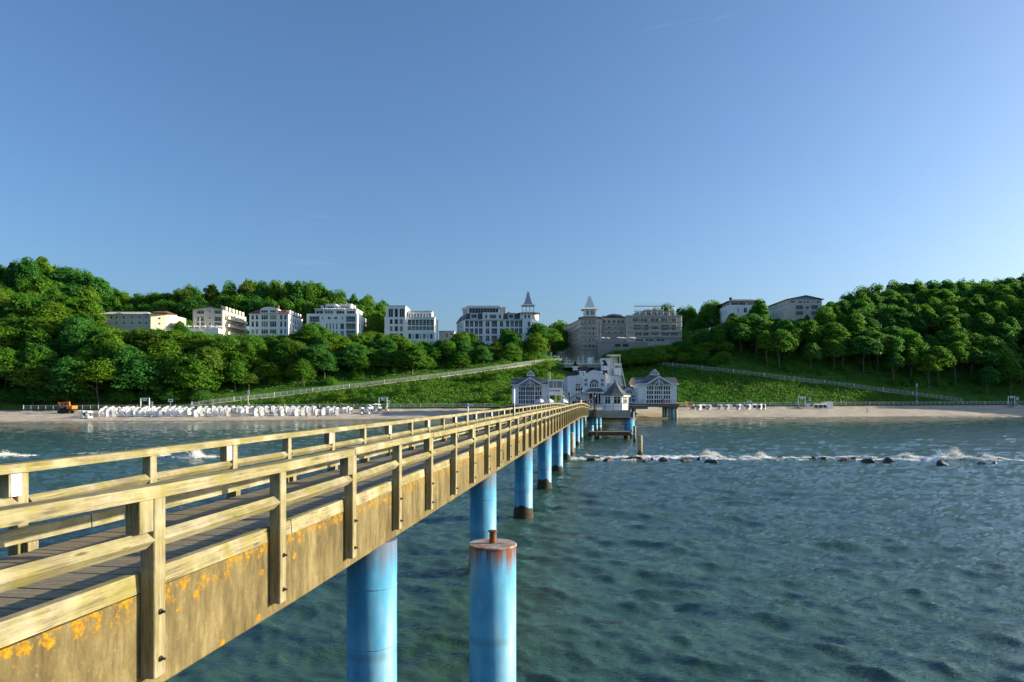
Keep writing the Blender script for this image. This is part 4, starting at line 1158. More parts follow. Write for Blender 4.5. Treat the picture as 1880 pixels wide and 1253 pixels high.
b.part('roof', MB().prism([(-.9, z1 - .05), (ap, za - .15), (W + .9, z1 - .05), (W + .9, z1 + .15), (ap, za + .12), (-.9, z1 + .15)], -.8, D + .6), M['slate']); b.foot(W + 2, D, -2, -2)
# ------------------------------------------------------------------ the pavilion restaurant at the head of the pier
M['deckbeam'] = plain('dark_deck_edge', (0.16, 0.14, 0.11), 0.9, 0.3, 1.0, dirt=0.6)
def half_disc(xc, z, r, y, n=14):
    return [(xc + r * math.cos(t), y, z + r * math.sin(t)) for t in np.linspace(0, math.pi, n)]
def arch_window(b, xc, z, r, y, parent=None):
    """fan light: white ring and spokes proud of a half-round pane"""
    n = 14
    ring = MB()
    o_, i_ = half_disc(xc, z, r, 0, n), half_disc(xc, z, r * .86, 0, n)
    for k in range(n - 1):
        a, c, d, e = o_[k], o_[k + 1], i_[k + 1], i_[k]
        ring.hexa([(a[0], y - .14, a[2]), (c[0], y - .14, c[2]), (d[0], y - .14, d[2]), (e[0], y - .14, e[2]), (a[0], y - .004, a[2]), (c[0], y - .004, c[2]), (d[0], y - .004, d[2]), (e[0], y - .004, e[2])])
    for t in (36, 72, 108, 144):
        ring.bar((xc, y - .08, z), (xc + r * .87 * math.cos(R(t)), y - .08, z + r * .87 * math.sin(R(t))), .09, .09, 0, (0, 1, 0))
    ring.box(xc - r, xc + r, y - .13, y - .005, z - .14, z - .002)
    for rr in (.45,):
        q = half_disc(xc, z, r * rr, 0, 9)
        for k in range(8): ring.bar((q[k][0], y - .08, q[k][2]), (q[k + 1][0], y - .08, q[k + 1][2]), .07, .07, 0, (0, 1, 0))
    f = b.part('fan_window', ring, M['white_clean'], parent)
    pts = [(p[0], y - .03, p[2]) for p in half_disc(xc, z, r * .87, 0, n)]
    MB().add(pts + [(p[0], y - .003, p[2]) for p in pts], [tuple(range(n)), tuple(range(2 * n - 1, n - 1, -1))] + [(k, k + 1, k + 1 + n, k + n) for k in range(n - 1)]).build('pane', M['glass'], f)

def pavilion(b, cx, cy, xl, xr, eave, base, ridge, gx0, gx1, gxa, colsets, rows, ac, peak):
    D = 13.0
    wd = 5 * (cx.__defaults__[0] / 12.0); hs = [(cx(a - wd), cx(c + wd), cy(r0 - wd), cy(r1 + wd), 'p') for a, c in colsets for r0, r1 in rows]
    b.front(cx(xl), cx(xr), cy(eave), dn(b, b.yb, 1.0), hs, M['white'])
    x0, x1 = b.fx(cx(xl)), b.fx(cx(xr)); ze, zr = b.fz(cy(eave)), b.fz(cy(ridge))
    b.shell(x0, x1, D, -1.0, ze, M['white'], right=side_rows(D, [(1.0, 4.6)], 4, 1.5), left=side_rows(D, [(1.0, 4.6)], 4, 1.5))
    b.part('main_roof', MB().hip(x0 - .55, x1 + .55, -.6, D + .5, ze + .005, zr, .0, 4.6), M['slate'])
    b.part('eaves', MB().box(x0 - .6, x0 + .01 + b.fx(cx(gx0)) - x0, -.7, -.45, ze - .2, ze + .1).box(b.fx(cx(gx1)), x1 + .6, -.7, -.45, ze - .2, ze + .1).box(x1 + .35, x1 + .6, -.45, D + .5, ze - .2, ze), M['white_clean'])
    g0, g1, gm = b.fx(cx(gx0)), b.fx(cx(gx1)), b.fx(cx(gxa))
    b.part('cross_gable', MB().prism([(g0, ze - .02), (g1, ze - .02), (gm, zr + .05)], -.85, 4.2), M['slate'])
    fr = MB().prism([(g0 + .25, ze - .05), (g1 - .25, ze - .05), (gm, zr - .3)], -.92, -.853)
    b.part('gable_glass', fr, M['glass_pale'])
    bb = MB(); bb.bar((g0 - .25, -1.05, ze - .1), (gm, -1.05, zr + .1), .30, .34, 0, (0, 0, 1)); bb.bar((gm, -1.05, zr + .1), (g1 + .25, -1.05, ze - .1), .30, .34, 0, (0, 0, 1))
    bb.box(gm - .12, gm + .12, -1.0, -.925, ze + .1, zr - .1)
    b.part('barge_board', bb, M['white_clean'])
    b.part('window_head', MB().box(g0 + .3, g1 - .3, -.16, -.004, ze - .35, ze - .12), M['white_clean'])
    arch_window(b, b.fx(cx(ac[0])), b.fz(cy(ac[2])), ac[1] / cx.__defaults__[0] * b.k if cx.__defaults__ else ac[1] * b.k, -.93)
    px0, px1, pz0, pz1 = peak
    q0, q1, za, zb = b.fx(cx(px0)), b.fx(cx(px1)), b.fz(cy(pz1)), b.fz(cy(pz0)); qm = (q0 + q1) / 2
    b.part('upper_roof', MB().add([(qm - 4.2, 1.6, zr - 1.3), (qm + 4.2, 1.6, zr - 1.3), (qm + 4.2, D - 2.5, zr - 1.3), (qm - 4.2, D - 2.5, zr - 1.3), (q0, 3.6, zb), (q1, 3.6, zb), (q1, D - 4, zb), (q0, D - 4, zb)],
           [(0, 3, 2, 1), (4, 5, 6, 7), (0, 1, 5, 4), (1, 2, 6, 5), (2, 3, 7, 6), (3, 0, 4, 7)]), M['slate'])
    b.part('ridge_turret', MB().prism([(q0 + .1, zb + .005), (q1 - .1, zb + .005), (qm, za - .15)], 3.5, D - 4.2), M['slate'])
    pk = MB(); pk.bar((q0 - .15, 3.35, zb), (qm, 3.35, za), .28, .26); pk.bar((qm, 3.35, za), (q1 + .15, 3.35, zb), .28, .26); pk.box(q0 - .1, q1 + .1, 3.3, 3.45, zb - .12, zb + .16); pk.bar((qm, 3.38, zb), (qm, 3.38, za), .14, .1); pk.bar((q0 * .5 + qm * .5, 3.38, zb + .05), (qm, 3.38, zb + (za - zb) * .55), .12, .1); pk.bar((q1 * .5 + qm * .5, 3.38, zb + .05), (qm, 3.38, zb + (za - zb) * .55), .12, .1)
    b.part('ornamental_peak', pk, M['white_clean'])
    return D, x0, x1

def zc2(reg, sc):
    def f(x, s_=sc, o=reg[0]): return o + x / s_
    def g(y, s_=sc, o=reg[1]): return o + y / s_
    return f, g
# left pavilion
cx, cy = zc2((930, 670), 13.92)
b = Bld('arched_pavilion', 'white weatherboard pavilion with tall arched window, left of the main restaurant hall', 'pavilion', cx(155), cy(1010), 204)
cols = [(318, 356), (374, 412), (430, 470), (502, 540), (556, 592), (610, 646), (664, 700), (738, 776), (794, 832), (850, 888)]
pavilion(b, cx, cy, 155, 1050, 515, 1010, 340, 305, 892, 598, cols, [(570, 662), (684, 776), (796, 886), (906, 992)], (608, 108, 560), (535, 715, 268, 130))

# right pavilion on its pile deck
cx, cy = zc2((1135, 670), 11.39)
b = Bld('arched_pavilion', 'white pavilion with tall arched window standing on piles right of the hall', 'pavilion', cx(420), cy(812), 198)
cols = [(604, 634), (650, 682), (698, 730), (762, 792), (808, 836), (854, 882), (898, 926), (956, 986), (1004, 1036), (1054, 1084)]
pavilion(b, cx, cy, 420, 1225, 400, 812, 255, 600, 1092, 840, cols, [(452, 522), (548, 616), (644, 710), (734, 796)], (842, 88, 432), (733, 905, 202, 85))
# deck under it
dz = WZ(cy(815), 197); dk = tag(empty('pavilion_deck', (WX(cx(330), 196), 196, 0)), 'concrete deck on dark piles carrying the right-hand pavilion', 'deck')
Wd = WX(cx(1275), 196) - WX(cx(330), 196)
MB().box(0, Wd, 0, 22, dz - .95, dz - .02).build('slab', M['deckbeam'], dk)
for px, w in ((1095, .85), (1155, .85), (1222, .85), (345, .9)):
    xx = WX(cx(px), 196) - WX(cx(330), 196)
    for yy in (.8, 9):
        p = MB().lathe([(w / 2, -2.5), (w / 2, dz - .96)], (xx, yy), 14).build('pile', M['oldpile'] if px != 1155 else M['blue'], dk)
        for pl in p.data.polygons: pl.use_smooth = len(pl.vertices) == 4
xx0 = WX(cx(1060), 196) - WX(cx(330), 196)
MB().box(xx0, Wd - .3, .2, 1.6, dz - 1.45, dz - .955).build('pile_cap', M['deckbeam'], dk)
for i in range(12): MB().box(Wd * i / 11 - .03, Wd * i / 11 + .03, .1, .16, dz - .02, dz + 1.05).build('rail_post', M['dark'], dk)
for zz in (.45, .98): MB().box(0, Wd, .09, .17, dz + zz, dz + zz + .07).build('rail', M['dark'], dk)
# small timber kiosk and planter at the deck end
hb = tag(empty('timber_hut', (WX(1262, 206), 206, WZ(748, 206))), 'small pale timber bin house at the end of the pavilion deck', 'hut')
MB().box(0, 1.75, 0, 1.6, 0, 1.55).build('body', M['yellowwood'], hb); MB().box(-.15, 1.9, -.2, 1.8, 1.553, 1.70).build('lid', M['yellowwood'], hb)
MB().box(.4, 1.3, -.03, -.004, 1.05, 1.22).build('slot', M['dark'], hb); MB().box(.4, 1.3, -.03, -.004, .7, .82).build('slot', M['dark'], hb)
sb = tag(empty('timber_screen', (WX(1243, 206), 206, WZ(748, 206))), 'low pale timber screen beside the right-hand pavilion', 'screen')
for i in range(6): MB().box(0, 2.9, 0, .06, .35 + i * .2, .50 + i * .2).build('board', M['yellowwood'], sb)
for i in range(3): MB().box(i * 1.4, i * 1.4 + .1, .061, .16, 0, 1.6).build('post', M['yellowwood'], sb)

# link wing with small gable
cx, cy = zc2((1135, 670), 11.39)
b = Bld('link_wing', 'low white wing with small arched gable window between hall and right pavilion', 'pavilion', cx(85), cy(812), 203)
b.front(cx(85), cx(415), cy(570), dn(b, b.yb, 1.0), [(cx(a), cx(a + 37), cy(c), cy(d), 'p') for a in (240, 288, 335) for c, d in ((640, 690), (705, 775))] + [(cx(a), cx(a + 37), cy(c), cy(d), 'p') for a in (140, 190) for c, d in ((640, 690), (705, 775))], M['white'])
z1 = b.fz(cy(570)); xr_ = b.fx(cx(415)); ga = b.fx(cx(222)); zg = b.fz(cy(478))
b.shell(0, xr_, 8, -1, z1, M['white'])
b.part('roof', MB().hip(-.3, b.fx(cx(455)), .5, 9, z1 + .2, b.fz(cy(448)), 0, 3.5), M['slate'])
b.part('gable', MB().prism([(0, z1), (xr_ - 1.0, z1), (ga, zg - .2)], -.05, 3), M['white'])
bb = MB(); bb.bar((-.3, -.2, z1 - .1), (ga, -.2, zg), .25, .25); bb.bar((ga, -.2, zg), (xr_ - .4, -.2, z1 - .1), .25, .25); b.part('barge_board', bb, M['white_clean'])
arch_window(b, ga, b.fz(cy(596)), 76 / 11.39 * b.k, -.06)

# main hall
cx, cy = zc2((1040, 650), 9.64)
b = Bld('restaurant_hall', 'main white restaurant hall with curved gable, round windows and two dark-capped turrets', 'building', cx(20), cy(885), 207)
hs = [(cx(a), cx(a + 37), cy(c), cy(d), 'p') for a in (163, 206) for c, d in ((530, 560), (566, 590), (600, 660))] + [(cx(a), cx(a + 37), cy(c), cy(d), 'p') for a in (722, 765) for c, d in ((522, 552), (560, 590), (602, 632))]
hs += [(cx(a), cx(a + 37), cy(760), cy(850), 'p') for a in (165, 208, 722, 765)]
zl = 402
b.front(cx(20), cx(940), cy(zl), dn(b, b.yb, 1.0), hs, M['white'])
W = b.fx(cx(940)); z1 = b.fz(cy(zl)); D = 16
b.shell(0, W, D, -1, z1, M['white'], right=side_rows(D, [(.8, 3.4), (5, 7.5)], 4, 1.4)); b.part('flat_roof', MB().box(.2, W - .2, .4, D, z1 - .5, z1 - .15), M['zinc'])
# projecting centre bay with curved gable
c0, c1 = b.fx(cx(285)), b.fx(cx(682)); cm = b.fx(cx(480)); zs = b.fz(cy(400)); zp = b.fz(cy(300))
b.front(cx(285), cx(682), cy(400), dn(b, b.yb, 1.0), [(cx(402 + i * 41), cx(402 + i * 41 + 33), cy(535), cy(592), 'p') for i in range(4)], M['white'], -1.2, 'bay_wall')
b.wall((c1, -1.2), (c1, -.001), -1, zs, [], M['white'], 'bay_wall'); b.wall((c0, -.001), (c0, -1.2), -1, zs, [], M['white'], 'bay_wall')
cur = [(c0, zs + .005)] + [(c0 + (c1 - c0) * t, zs + (zp - zs) * (math.sin(math.pi * t) ** 1.5)) for t in np.linspace(.06, .94, 15)] + [(c1, zs + .005)]
b.part('curved_gable', MB().prism(cur, -1.2, -.2), M['white'])
cap = MB()
for p, q in zip(cur[:-1], cur[1:]): cap.bar((p[0], -.8, p[1] + .08), (q[0], -.8, q[1] + .08), 1.1, .22)
b.part('gable_coping', cap, M['white_clean'])
arc = MB(); aa = half_disc(cm, b.fz(cy(400)), 3.0, 0, 12)
for p, q in zip(aa[2:-3], aa[3:-2]): arc.bar((p[0], -1.26, b.fz(cy(388)) + (p[2] - b.fz(cy(400))) * .33), (q[0], -1.26, b.fz(cy(388)) + (q[2] - b.fz(cy(400))) * .33), .12, .22)
b.part('arch_moulding', arc, M['white_clean'])
for s, xa, xb in ((0, 20, 285), (1, 682, 940)):     # sweeping parapets
    a_, c_ = b.fx(cx(xa)), b.fx(cx(xb)); pts = []
    for t in np.linspace(0, 1, 8):
        u = t if s == 0 else 1 - t
        pts.append((a_ + (c_ - a_) * t, z1 + (zs + .9 - z1) * max(0, (u - .35) / .65) ** 2))
    b.part('parapet', MB().prism([(a_, z1 + .005)] + [(x, z + .012) for x, z in pts] + [(c_, z1 + .005)], -.02, .33), M['white'])
    cp = MB()
    for p, q in zip(pts[:-1], pts[1:]): cp.bar((p[0], .12, p[1] + .1), (q[0], .12, q[1] + .1), .6, .18)
    b.part('parapet_coping', cp, M['white_clean'])
arch_window(b, b.fx(cx(482)), b.fz(cy(528)), 84 / 9.64 * b.k, -1.22)
for px, py in ((338, 470), (338, 545), (627, 470), (627, 545)):
    xx, zz = b.fx(cx(px)), b.fz(cy(py)); ring = MB()
    for i in range(14):
        a, c = 2 * math.pi * i / 14, 2 * math.pi * (i + 1) / 14
        ring.bar((xx + .42 * math.cos(a), -1.25, zz + .42 * math.sin(a)), (xx + .42 * math.cos(c), -1.25, zz + .42 * math.sin(c)), .1, .12, 0, (0, 1, 0))
    f = b.part('round_window', ring, M['greylining']); MB().cyl((xx, -1.225, zz), (xx, -1.205, zz), .40, n=14).build('pane', M['glass_pale'], f)
for px in (90, 130, 262, 700, 815): b.part('pilaster', MB().box(b.fx(cx(px)), b.fx(cx(px)) + .3, -.14, -.004, 0, z1 - .5), M['white_clean'])
# entrance porch
e0, e1 = b.fx(cx(330)), b.fx(cx(650)); i0, i1 = b.fx(cx(395)), b.fx(cx(580)); za, zb = b.fz(cy(676)), b.fz(cy(612))
b.part('porch_roof', MB().hexa([(e0, -4.2, za), (e1, -4.2, za), (e1, -1.21, za), (e0, -1.21, za), (i0, -3.0, zb), (i1, -3.0, zb), (i1, -1.21, zb), (i0, -1.21, zb)]), M['slate'])
b.part('porch_fascia', MB().box(e0 + .05, e1 - .05, -4.15, -3.95, za - .35, za - .004), M['white_clean'])
for px in (370, 440, 530, 600): b.part('porch_column', MB().cyl((b.fx(cx(px)), -3.9, 0), (b.fx(cx(px)), -3.9, za - .36), .13, n=10), M['white_clean'])
b.part('entrance_glazing', MB().box(b.fx(cx(385)), b.fx(cx(590)), -1.28, -1.204, .05, za - .5), M['glass'])
# turrets and rear roofs
for px0, px1, pz0, pz1, tip in ((155, 250, 195, 268, 92), (705, 805, 188, 266, 82)):
    a_, c_ = b.fx(cx(px0)), b.fx(cx(px1)); m_ = (a_ + c_) / 2; hw = (c_ - a_) / 2; yc = 9.0
    zb0, zb1, zt = b.fz(cy(pz1)), b.fz(cy(pz0)), b.fz(cy(tip))
    b.part('turret_shaft', MB().box(m_ - hw * .75, m_ + hw * .75, yc - hw * .75, yc + hw * .75, z1 - .6, zb0), M['dark'])
    b.part('turret_room', MB().box(m_ - hw * .8, m_ + hw * .8, yc - hw * .8, yc + hw * .8, zb0 + .002, zb1).box(m_ - hw, m_ + hw, yc - hw, yc + hw, zb1 - .3, zb1 - .02).box(m_ - hw, m_ + hw, yc - hw, yc + hw, zb0 - .02, zb0 + .2), M['white'])
    w_ = b.part('turret_window', MB().box(m_ - .42, m_ + .42, yc - hw * .8 - .06, yc - hw * .8 - .004, zb0 + .35, zb1 - .42), M['loggia'])
    MB().box(m_ - .2, m_ + .2, yc - hw * .8 - .09, yc - hw * .8 - .062, zb0 + .45, zb1 - .5).build('pane', M['lamp_white'], w_)
    H = zt - zb1
    b.part('turret_cap', MB().lathe([(hw * 1.45, zb1), (hw * 1.05, zb1 + H * .22), (hw * .72, zb1 + H * .5), (hw * .55, zb1 + H * .72), (hw * .12, zb1 + H * .95), (.02, zt + .5)], (m_, yc), 4, math.pi / 4), M['lamp_black'])
r0, r1 = b.fx(cx(270)), b.fx(cx(500)); b.part('rear_roof', MB().hip(r0, r1, 8, 15, b.fz(cy(285)), b.fz(cy(180)), 1.2, 2.4), M['lamp_black'])
r0, r1 = b.fx(cx(540)), b.fx(cx(690)); b.part('rear_roof', MB().hip(r0, r1, 8, 15, b.fz(cy(285)), b.fz(cy(210)), 1.2, 2.4), M['lamp_black'])
b.part('rear_block', MB().box(b.fx(cx(270)), b.fx(cx(690)), 8.3, 14.5, z1 - .6, b.fz(cy(286))), M['lamp_black'])
for px0, px1 in ((275, 385), (565, 680)):
    a_, c_ = b.fx(cx(px0)), b.fx(cx(px1))
    d_ = b.part('dormer', MB().box(a_, c_, 7.4, 9, b.fz(cy(352)), b.fz(cy(300))).box(a_ - .2, c_ + .2, 7.1, 9, b.fz(cy(300)), b.fz(cy(288))), M['white'])
    MB().box(a_ + .5, c_ - .5, 7.33, 7.397, b.fz(cy(345)), b.fz(cy(306))).build('pane', M['glass_pale'], d_)
b.part('roof_kitchen', MB().box(b.fx(cx(25)), b.fx(cx(190)), 3, 9, z1 - .1, b.fz(cy(335))), M['dark'])
# forecourt deck joining hall, pavilions and platform
fd = tag(empty('forecourt_deck', (0, 0, 0)), 'wide concrete deck carrying the restaurant at the head of the pier', 'deck')
dz2 = WZ(744, 200)
MB().box(-2, WX(1172, 200), 186, 226, dz2 - 1.0, dz2 - .06).build('slab', M['deckbeam'], fd)
MB().hexa([(9.2, 122, 2.9), (17, 122, 2.9), (27, 186, 3.2), (17, 186, 3.2), (9.2, 122, 3.84), (17, 122, 3.84), (27, 186, dz2 - .07), (17, 186, dz2 - .07)]).build('approach', M['deckbeam'], fd)
for (xx, yy) in ((10.4, 126), (12.6, 142), (15.5, 158), (18.5, 174), (0, 192), (12, 192), (24, 192), (34, 192), (0, 210), (12, 210), (24, 210), (34, 210)):
    p = MB().lathe([(.42, -2.5), (.42, 3.1 if yy < 186 else dz2 - 1.0)], (xx, yy), 16).build('pile', M['blue'], fd)
    for pl in p.data.polygons: pl.use_smooth = len(pl.vertices) == 4

# ---- platform with the ticket kiosk
py0 = 99.0
pf = tag(empty('kiosk_platform', (0, 0, 0)), 'concrete platform on thick blue piles carrying the ticket kiosk', 'platform')
X0, X1 = WX(1094, py0), WX(1158, py0)
pz = WZ(753.5, py0)
MB().box(X0, X1, py0, 124, 2.92, pz).build('slab', M['stonegrey'], pf)
MB().box(8.6, X0 - .01, 101.6, 124, 3.0, pz - .1).build('slab', M['stonegrey'], pf)
MB().box(X0 - .3, X0 - .005, py0 - .15, py0 + 1.5, 3.1, pz + .1).build('abutment', M['girder'], pf)
for (px_, r, yy) in ((1155.5, .76, py0 + 1.1), (1085, .42, 104), (1093, .42, 118), (1100, .42, 122)):
    xx = WX(px_, yy); p = MB().lathe([(r, -3), (r, 2.918)], (xx, yy), 28).build('pile', M['blue'] if r < .5 else M['blue_mooring'], pf)
    for pl in p.data.polygons: pl.use_smooth = len(pl.vertices) == 4
    g = growth_collar(r, .6).build('marine_growth', M['growth'], p, smooth=True); g.location = (xx, yy, 0)
for i in range(5): MB().box(X0 + .05 + (X1 - X0 - .12) * i / 4, X0 + .11 + (X1 - X0 - .12) * i / 4, py0 + .05, py0 + .11, pz, pz + 1.0).build('rail_post', M['dark'], pf)
for zz in (.5, .96): MB().box(X0 + .02, X1 - .02, py0 + .06, py0 + .10, pz + zz, pz + zz + .05).build('rail', M['dark'], pf)
for i in range(7): MB().box(X1 - .12, X1 - .06, py0 + 2 + i * 3.2, py0 + 2.06 + i * 3.2, pz, pz + 1.0).build('rail_post', M['dark'], pf)
for zz in (.5, .96): MB().box(X1 - .11, X1 - .07, py0 + .1, 123.9, pz + zz, pz + zz + .05).build('rail', M['dark'], pf)
# octagonal kiosk
kY = 104.0; kx = WX(1129.5, kY); kr = 2.0; kz = pz
ko = tag(empty('ticket_kiosk', (kx, kY, kz)), 'small white octagonal kiosk with flared dark tent roof on the platform', 'kiosk')
a0 = R(22.5)
pts = [(kr * math.cos(a0 + R(45) * i), kr * math.sin(a0 + R(45) * i)) for i in range(8)]
ze = WZ(727, kY) - kz; zt = WZ(701, kY) - kz
kw = MB().lathe([(kr, 0), (kr, ze)], n=8, a0=a0).build('wall', M['white'], ko)
for i in range(8):
    p, q = Vector(pts[i] + (0,)), Vector(pts[(i + 1) % 8] + (0,)); m = (p + q) / 2; n_ = m.normalized(); d = (q - p).normalized()
    if i in (0, 7): continue
    f = MB(); g = MB()
    for s in (-.5, 0, .5):
        f.bar(m + n_ * .035 + d * s + Vector((0, 0, .95)), m + n_ * .035 + d * s + Vector((0, 0, 2.0)), .06, .06)
    for zz in (.95, 1.65, 2.0): f.bar(m + n_ * .035 - d * .5 + Vector((0, 0, zz)), m + n_ * .035 + d * .5 + Vector((0, 0, zz)), .06, .06)
    g.bar(m + n_ * .012 + Vector((0, 0, .96)), m + n_ * .012 + Vector((0, 0, 1.99)), .98, .02, 0, n_)
    w_ = f.build('window', M['white_clean'], ko); g2 = MB(); c_ = m + n_ * .015
    g2.add([c_ - d * .48 + Vector((0, 0, .97)), c_ + d * .48 + Vector((0, 0, .97)), c_ + d * .48 + Vector((0, 0, 1.98)), c_ - d * .48 + Vector((0, 0, 1.98))], [(0, 1, 2, 3)]); g2.build('pane', M['glass'], w_)
H = zt - ze
rf = MB().lathe([(kr * 1.20, ze), (kr * 1.20, ze + .06), (kr * .86, ze + H * .2), (kr * .55, ze + H * .46), (kr * .28, ze + H * .75), (.05, zt)], n=8, a0=a0).build('roof', M['slate'], ko)
MB().lathe([(.05, zt - .02), (.12, zt + .12), (.03, zt + .3)], n=8).build('finial', M['dark'], rf)
MB().lathe([(kr * 1.17, ze - .12), (kr * 1.17, ze - .003)], n=8, a0=a0).build('fascia', M['white_clean'], ko)
# iron lantern arch where the pier meets the platform
la = tag(empty('lantern_arch', (0, 101, 0)), 'ornate black iron arch with three lanterns at the end of the pier railing', 'archway')
lx, mx, rx = WX(1045, 101), WX(1068.2, 101), WX(1091.6, 101)
def lantern(x, z, s):
    o = MB().lathe([(.10 * s, z), (.21 * s, z + .10 * s), (.24 * s, z + .55 * s), (.34 * s, z + .60 * s), (.16 * s, z + .85 * s), (.06 * s, z + 1.05 * s), (.01, z + 1.35 * s)], (x, 0), 6).build('lantern', M['lamp_black'], la)
    MB().lathe([(.215 * s, z + .13 * s), (.245 * s, z + .52 * s)], (x, 0), 6).build('lantern_glass', M['glass_pale'], o)
zb = WZ(730, 101)
for x in (lx, rx):
    MB().lathe([(.19, 3.85), (.19, 4.1), (.09, 4.2), (.075, zb - .3), (.12, zb - .25), (.07, zb)], (x, 0), 8).build('column', M['lamp_black'], la); lantern(x, zb, .72)
    for s in (-1, 1): MB().bar((x + s * .16, 0, 3.9), (x + s * .05, 0, zb - .3), .035, .035).build('scroll', M['lamp_black'], la)
zm = WZ(724, 101); lantern(mx, WZ(722, 101) + .05, .8)
for sgn, xa in ((1, lx), (-1, rx)):
    ar = MB(); pv_ = None
    for t in np.linspace(0, 1, 9):
        p = (xa + (mx - xa) * t, 0, zb - .2 + (zm - zb + .35) * math.sin(t * math.pi / 2))
        if pv_: ar.bar(pv_, p, .07, .09); ar.bar((pv_[0], 0, pv_[2] - .25), (p[0], 0, p[2] - .25), .04, .05)
        pv_ = p
    ar.build('arch_bar', M['lamp_black'], la)

# ---- low rusty landing stage beside the platform
ls = tag(empty('landing_stage', (0, 0, 0)), 'low rusty steel landing stage with handrail below the platform', 'landing stage')
ly = 95.0; lz = WZ(793.5, ly); lx0, lx1 = WX(1084, ly), WX(1156, ly)
MB().box(lx0, lx1, ly, ly + .35, lz - .5, lz - .06).build('beam', M['rust'], ls); MB().box(lx0, lx1, ly + 1.9, ly + 2.2, lz - .5, lz - .06).build('beam', M['rust'], ls)
MB().box(lx0 - .1, lx1 + .1, ly - .15, ly + 2.4, lz - .058, lz + .03).build('grating', M['deckbeam'], ls)
for px_ in (1094, 1098.5): MB().cyl((WX(px_, ly), ly + .2, -2.5), (WX(px_, ly), ly + .2, lz - .5), .17, n=10).build('pile', M['growth'], ls)
MB().cyl((WX(1152, ly), ly + .8, -2.5), (WX(1152, ly), ly + .8, lz - .51), .42, n=14).build('pile', M['growth'], ls)
MB().box(WX(1095, ly) - .08, WX(1095, ly) + .08, ly - .35, ly - .16, lz - .6, lz + .5).build('fender', M['oldpile'], ls)
for i in range(6): MB().box(lx0 + (lx1 - lx0) * i / 5 - .025, lx0 + (lx1 - lx0) * i / 5 + .025, ly + 2.25, ly + 2.3, lz + .03, lz + 1.0).build('rail_post', M['dark'], ls)
for zz in (.5, .95): MB().box(lx0, lx1, ly + 2.25, ly + 2.3, lz + zz, lz + zz + .05).build('rail', M['dark'], ls)

# ---- lifeguard hut on stilts
hY = 192.0; hz = WZ(743, hY)
wt = tag(empty('lifeguard_hut', (WX(1007, hY), hY, hz)), 'white lifeguard hut on stilts with broad windows and red lettering', 'lifeguard hut')
hw_ = (1033 - 1007) * hY / F; za, zb = WZ(726, hY) - hz, WZ(698.5, hY) - hz
zw0, zw1 = WZ(712.5, hY) - hz, WZ(700.5, hY) - hz
MB().box(0, hw_, 0, 3.2, za, zw0).build('wall', M['white'], wt)
MB().box(-.15, hw_ + .3, -.35, 3.5, zw1 + .01, zb + .15).build('roof', M['white_clean'], wt)
for x in (0, hw_ * .32, hw_ * .55, hw_ - .18): MB().box(x, x + .18, .02, .2, zw0 + .003, zw1).build('mullion', M['white_clean'], wt)
MB().box(.06, hw_ - .06, .1, .14, zw0 + .003, zw1 - .003).build('front_pane', M['glass_pale'], wt); MB().box(hw_ - .1, hw_ - .05, .25, 3.1, zw0 + .003, zw1 - .003).build('side_pane', M['glass_pale'], wt); MB().box(.05, .1, .25, 3.1, zw0 + .003, zw1 - .003).build('side_pane', M['glass_pale'], wt)
MB().box(0, hw_, 3.0, 3.2, zw0 + .003, zw1).build('back_wall', M['white'], wt)
lr = WZ(719, hY) - hz; x = .2
for wl2 in (.28, .12, .26, .26, .12, .30, .22, .28, .30):
    MB().box(x, x + wl2, -.03, -.004, lr, lr + .34).build('red_letter', M['red'], wt); x += wl2 + .11
for x in (.15, hw_ * .52, hw_ - .3):
    for y in (.3, 2.8): MB().box(x, x + .18, y, y + .18, -.4, za - .003).build('stilt', M['white_clean'], wt)
st = MB(); st.bar((hw_ + .1, 1.0, za), (hw_ + 2.6, 1.0, 0), .1, .22); st.bar((hw_ + .1, 2.0, za), (hw_ + 2.6, 2.0, 0), .1, .22)
for i in range(9): st.box(hw_ + .15 + i * .27, hw_ + .4 + i * .27, 1.05, 1.95, za - .1 - i * za / 9.2, za - .06 - i * za / 9.2)
st.build('stair', M['white_clean'], wt); MB().bar((hw_ + .1, 1.0, za + 1), (hw_ + 2.6, 1.0, 1), .07, .07).build('stair_rail', M['white_clean'], wt)
for px_, t in ((1010.3, 682), (1007.4, 685)): MB().cyl((WX(px_, hY) - WX(1007, hY), 1, zb + .15), (WX(px_, hY) - WX(1007, hY), 1, WZ(t, hY) - hz), .05, n=6).build('aerial', M['white_clean'], wt)

# ---- top of the stairs: terrace, lift station, inclined lift
tY = 268.0; tz = WZ(669, tY)
te = tag(empty('stair_terrace', (WX(1036, tY), tY, tz)), 'white railed terrace at the top of the slope behind the restaurant', 'terrace')
Wt = WX(1108, tY) - WX(1036, tY)
MB().box(0, Wt, 0, 14, -1.3, .0).build('retaining_wall', M['stonegrey'], te); MB().box(-.2, Wt + .2, -.3, 14, .003, .35).build('edge', M['white'], te)
for i in range(14): MB().box(Wt * i / 13 - .05, Wt * i / 13 + .05, -.2, -.1, .35, 1.4).build('rail_post', M['white_clean'], te)
for zz in (.7, 1.3): MB().box(0, Wt, -.2, -.12, zz, zz + .1).build('rail', M['white_clean'], te)
for px_, t in ((1040.5, 656), (1070.5, 653), (1088.6, 655), (1062.4, 655)): MB().box(WX(px_, tY) - WX(1036, tY) - .12, WX(px_, tY) - WX(1036, tY) + .12, -.05, .2, .351, WZ(t, tY) - tz).build('pillar', M['white_clean'], te)
MB().box(WX(1080, tY) - WX(1036, tY), WX(1087, tY) - WX(1036, tY), .6, 2.5, .35, WZ(656.5, tY) - tz).build('booth', M['white'], te)
FOOT.append((WX(1036, tY) - 3, WX(1150, tY), tY - 1, tY + 20))
ltz = WZ(671, 266)
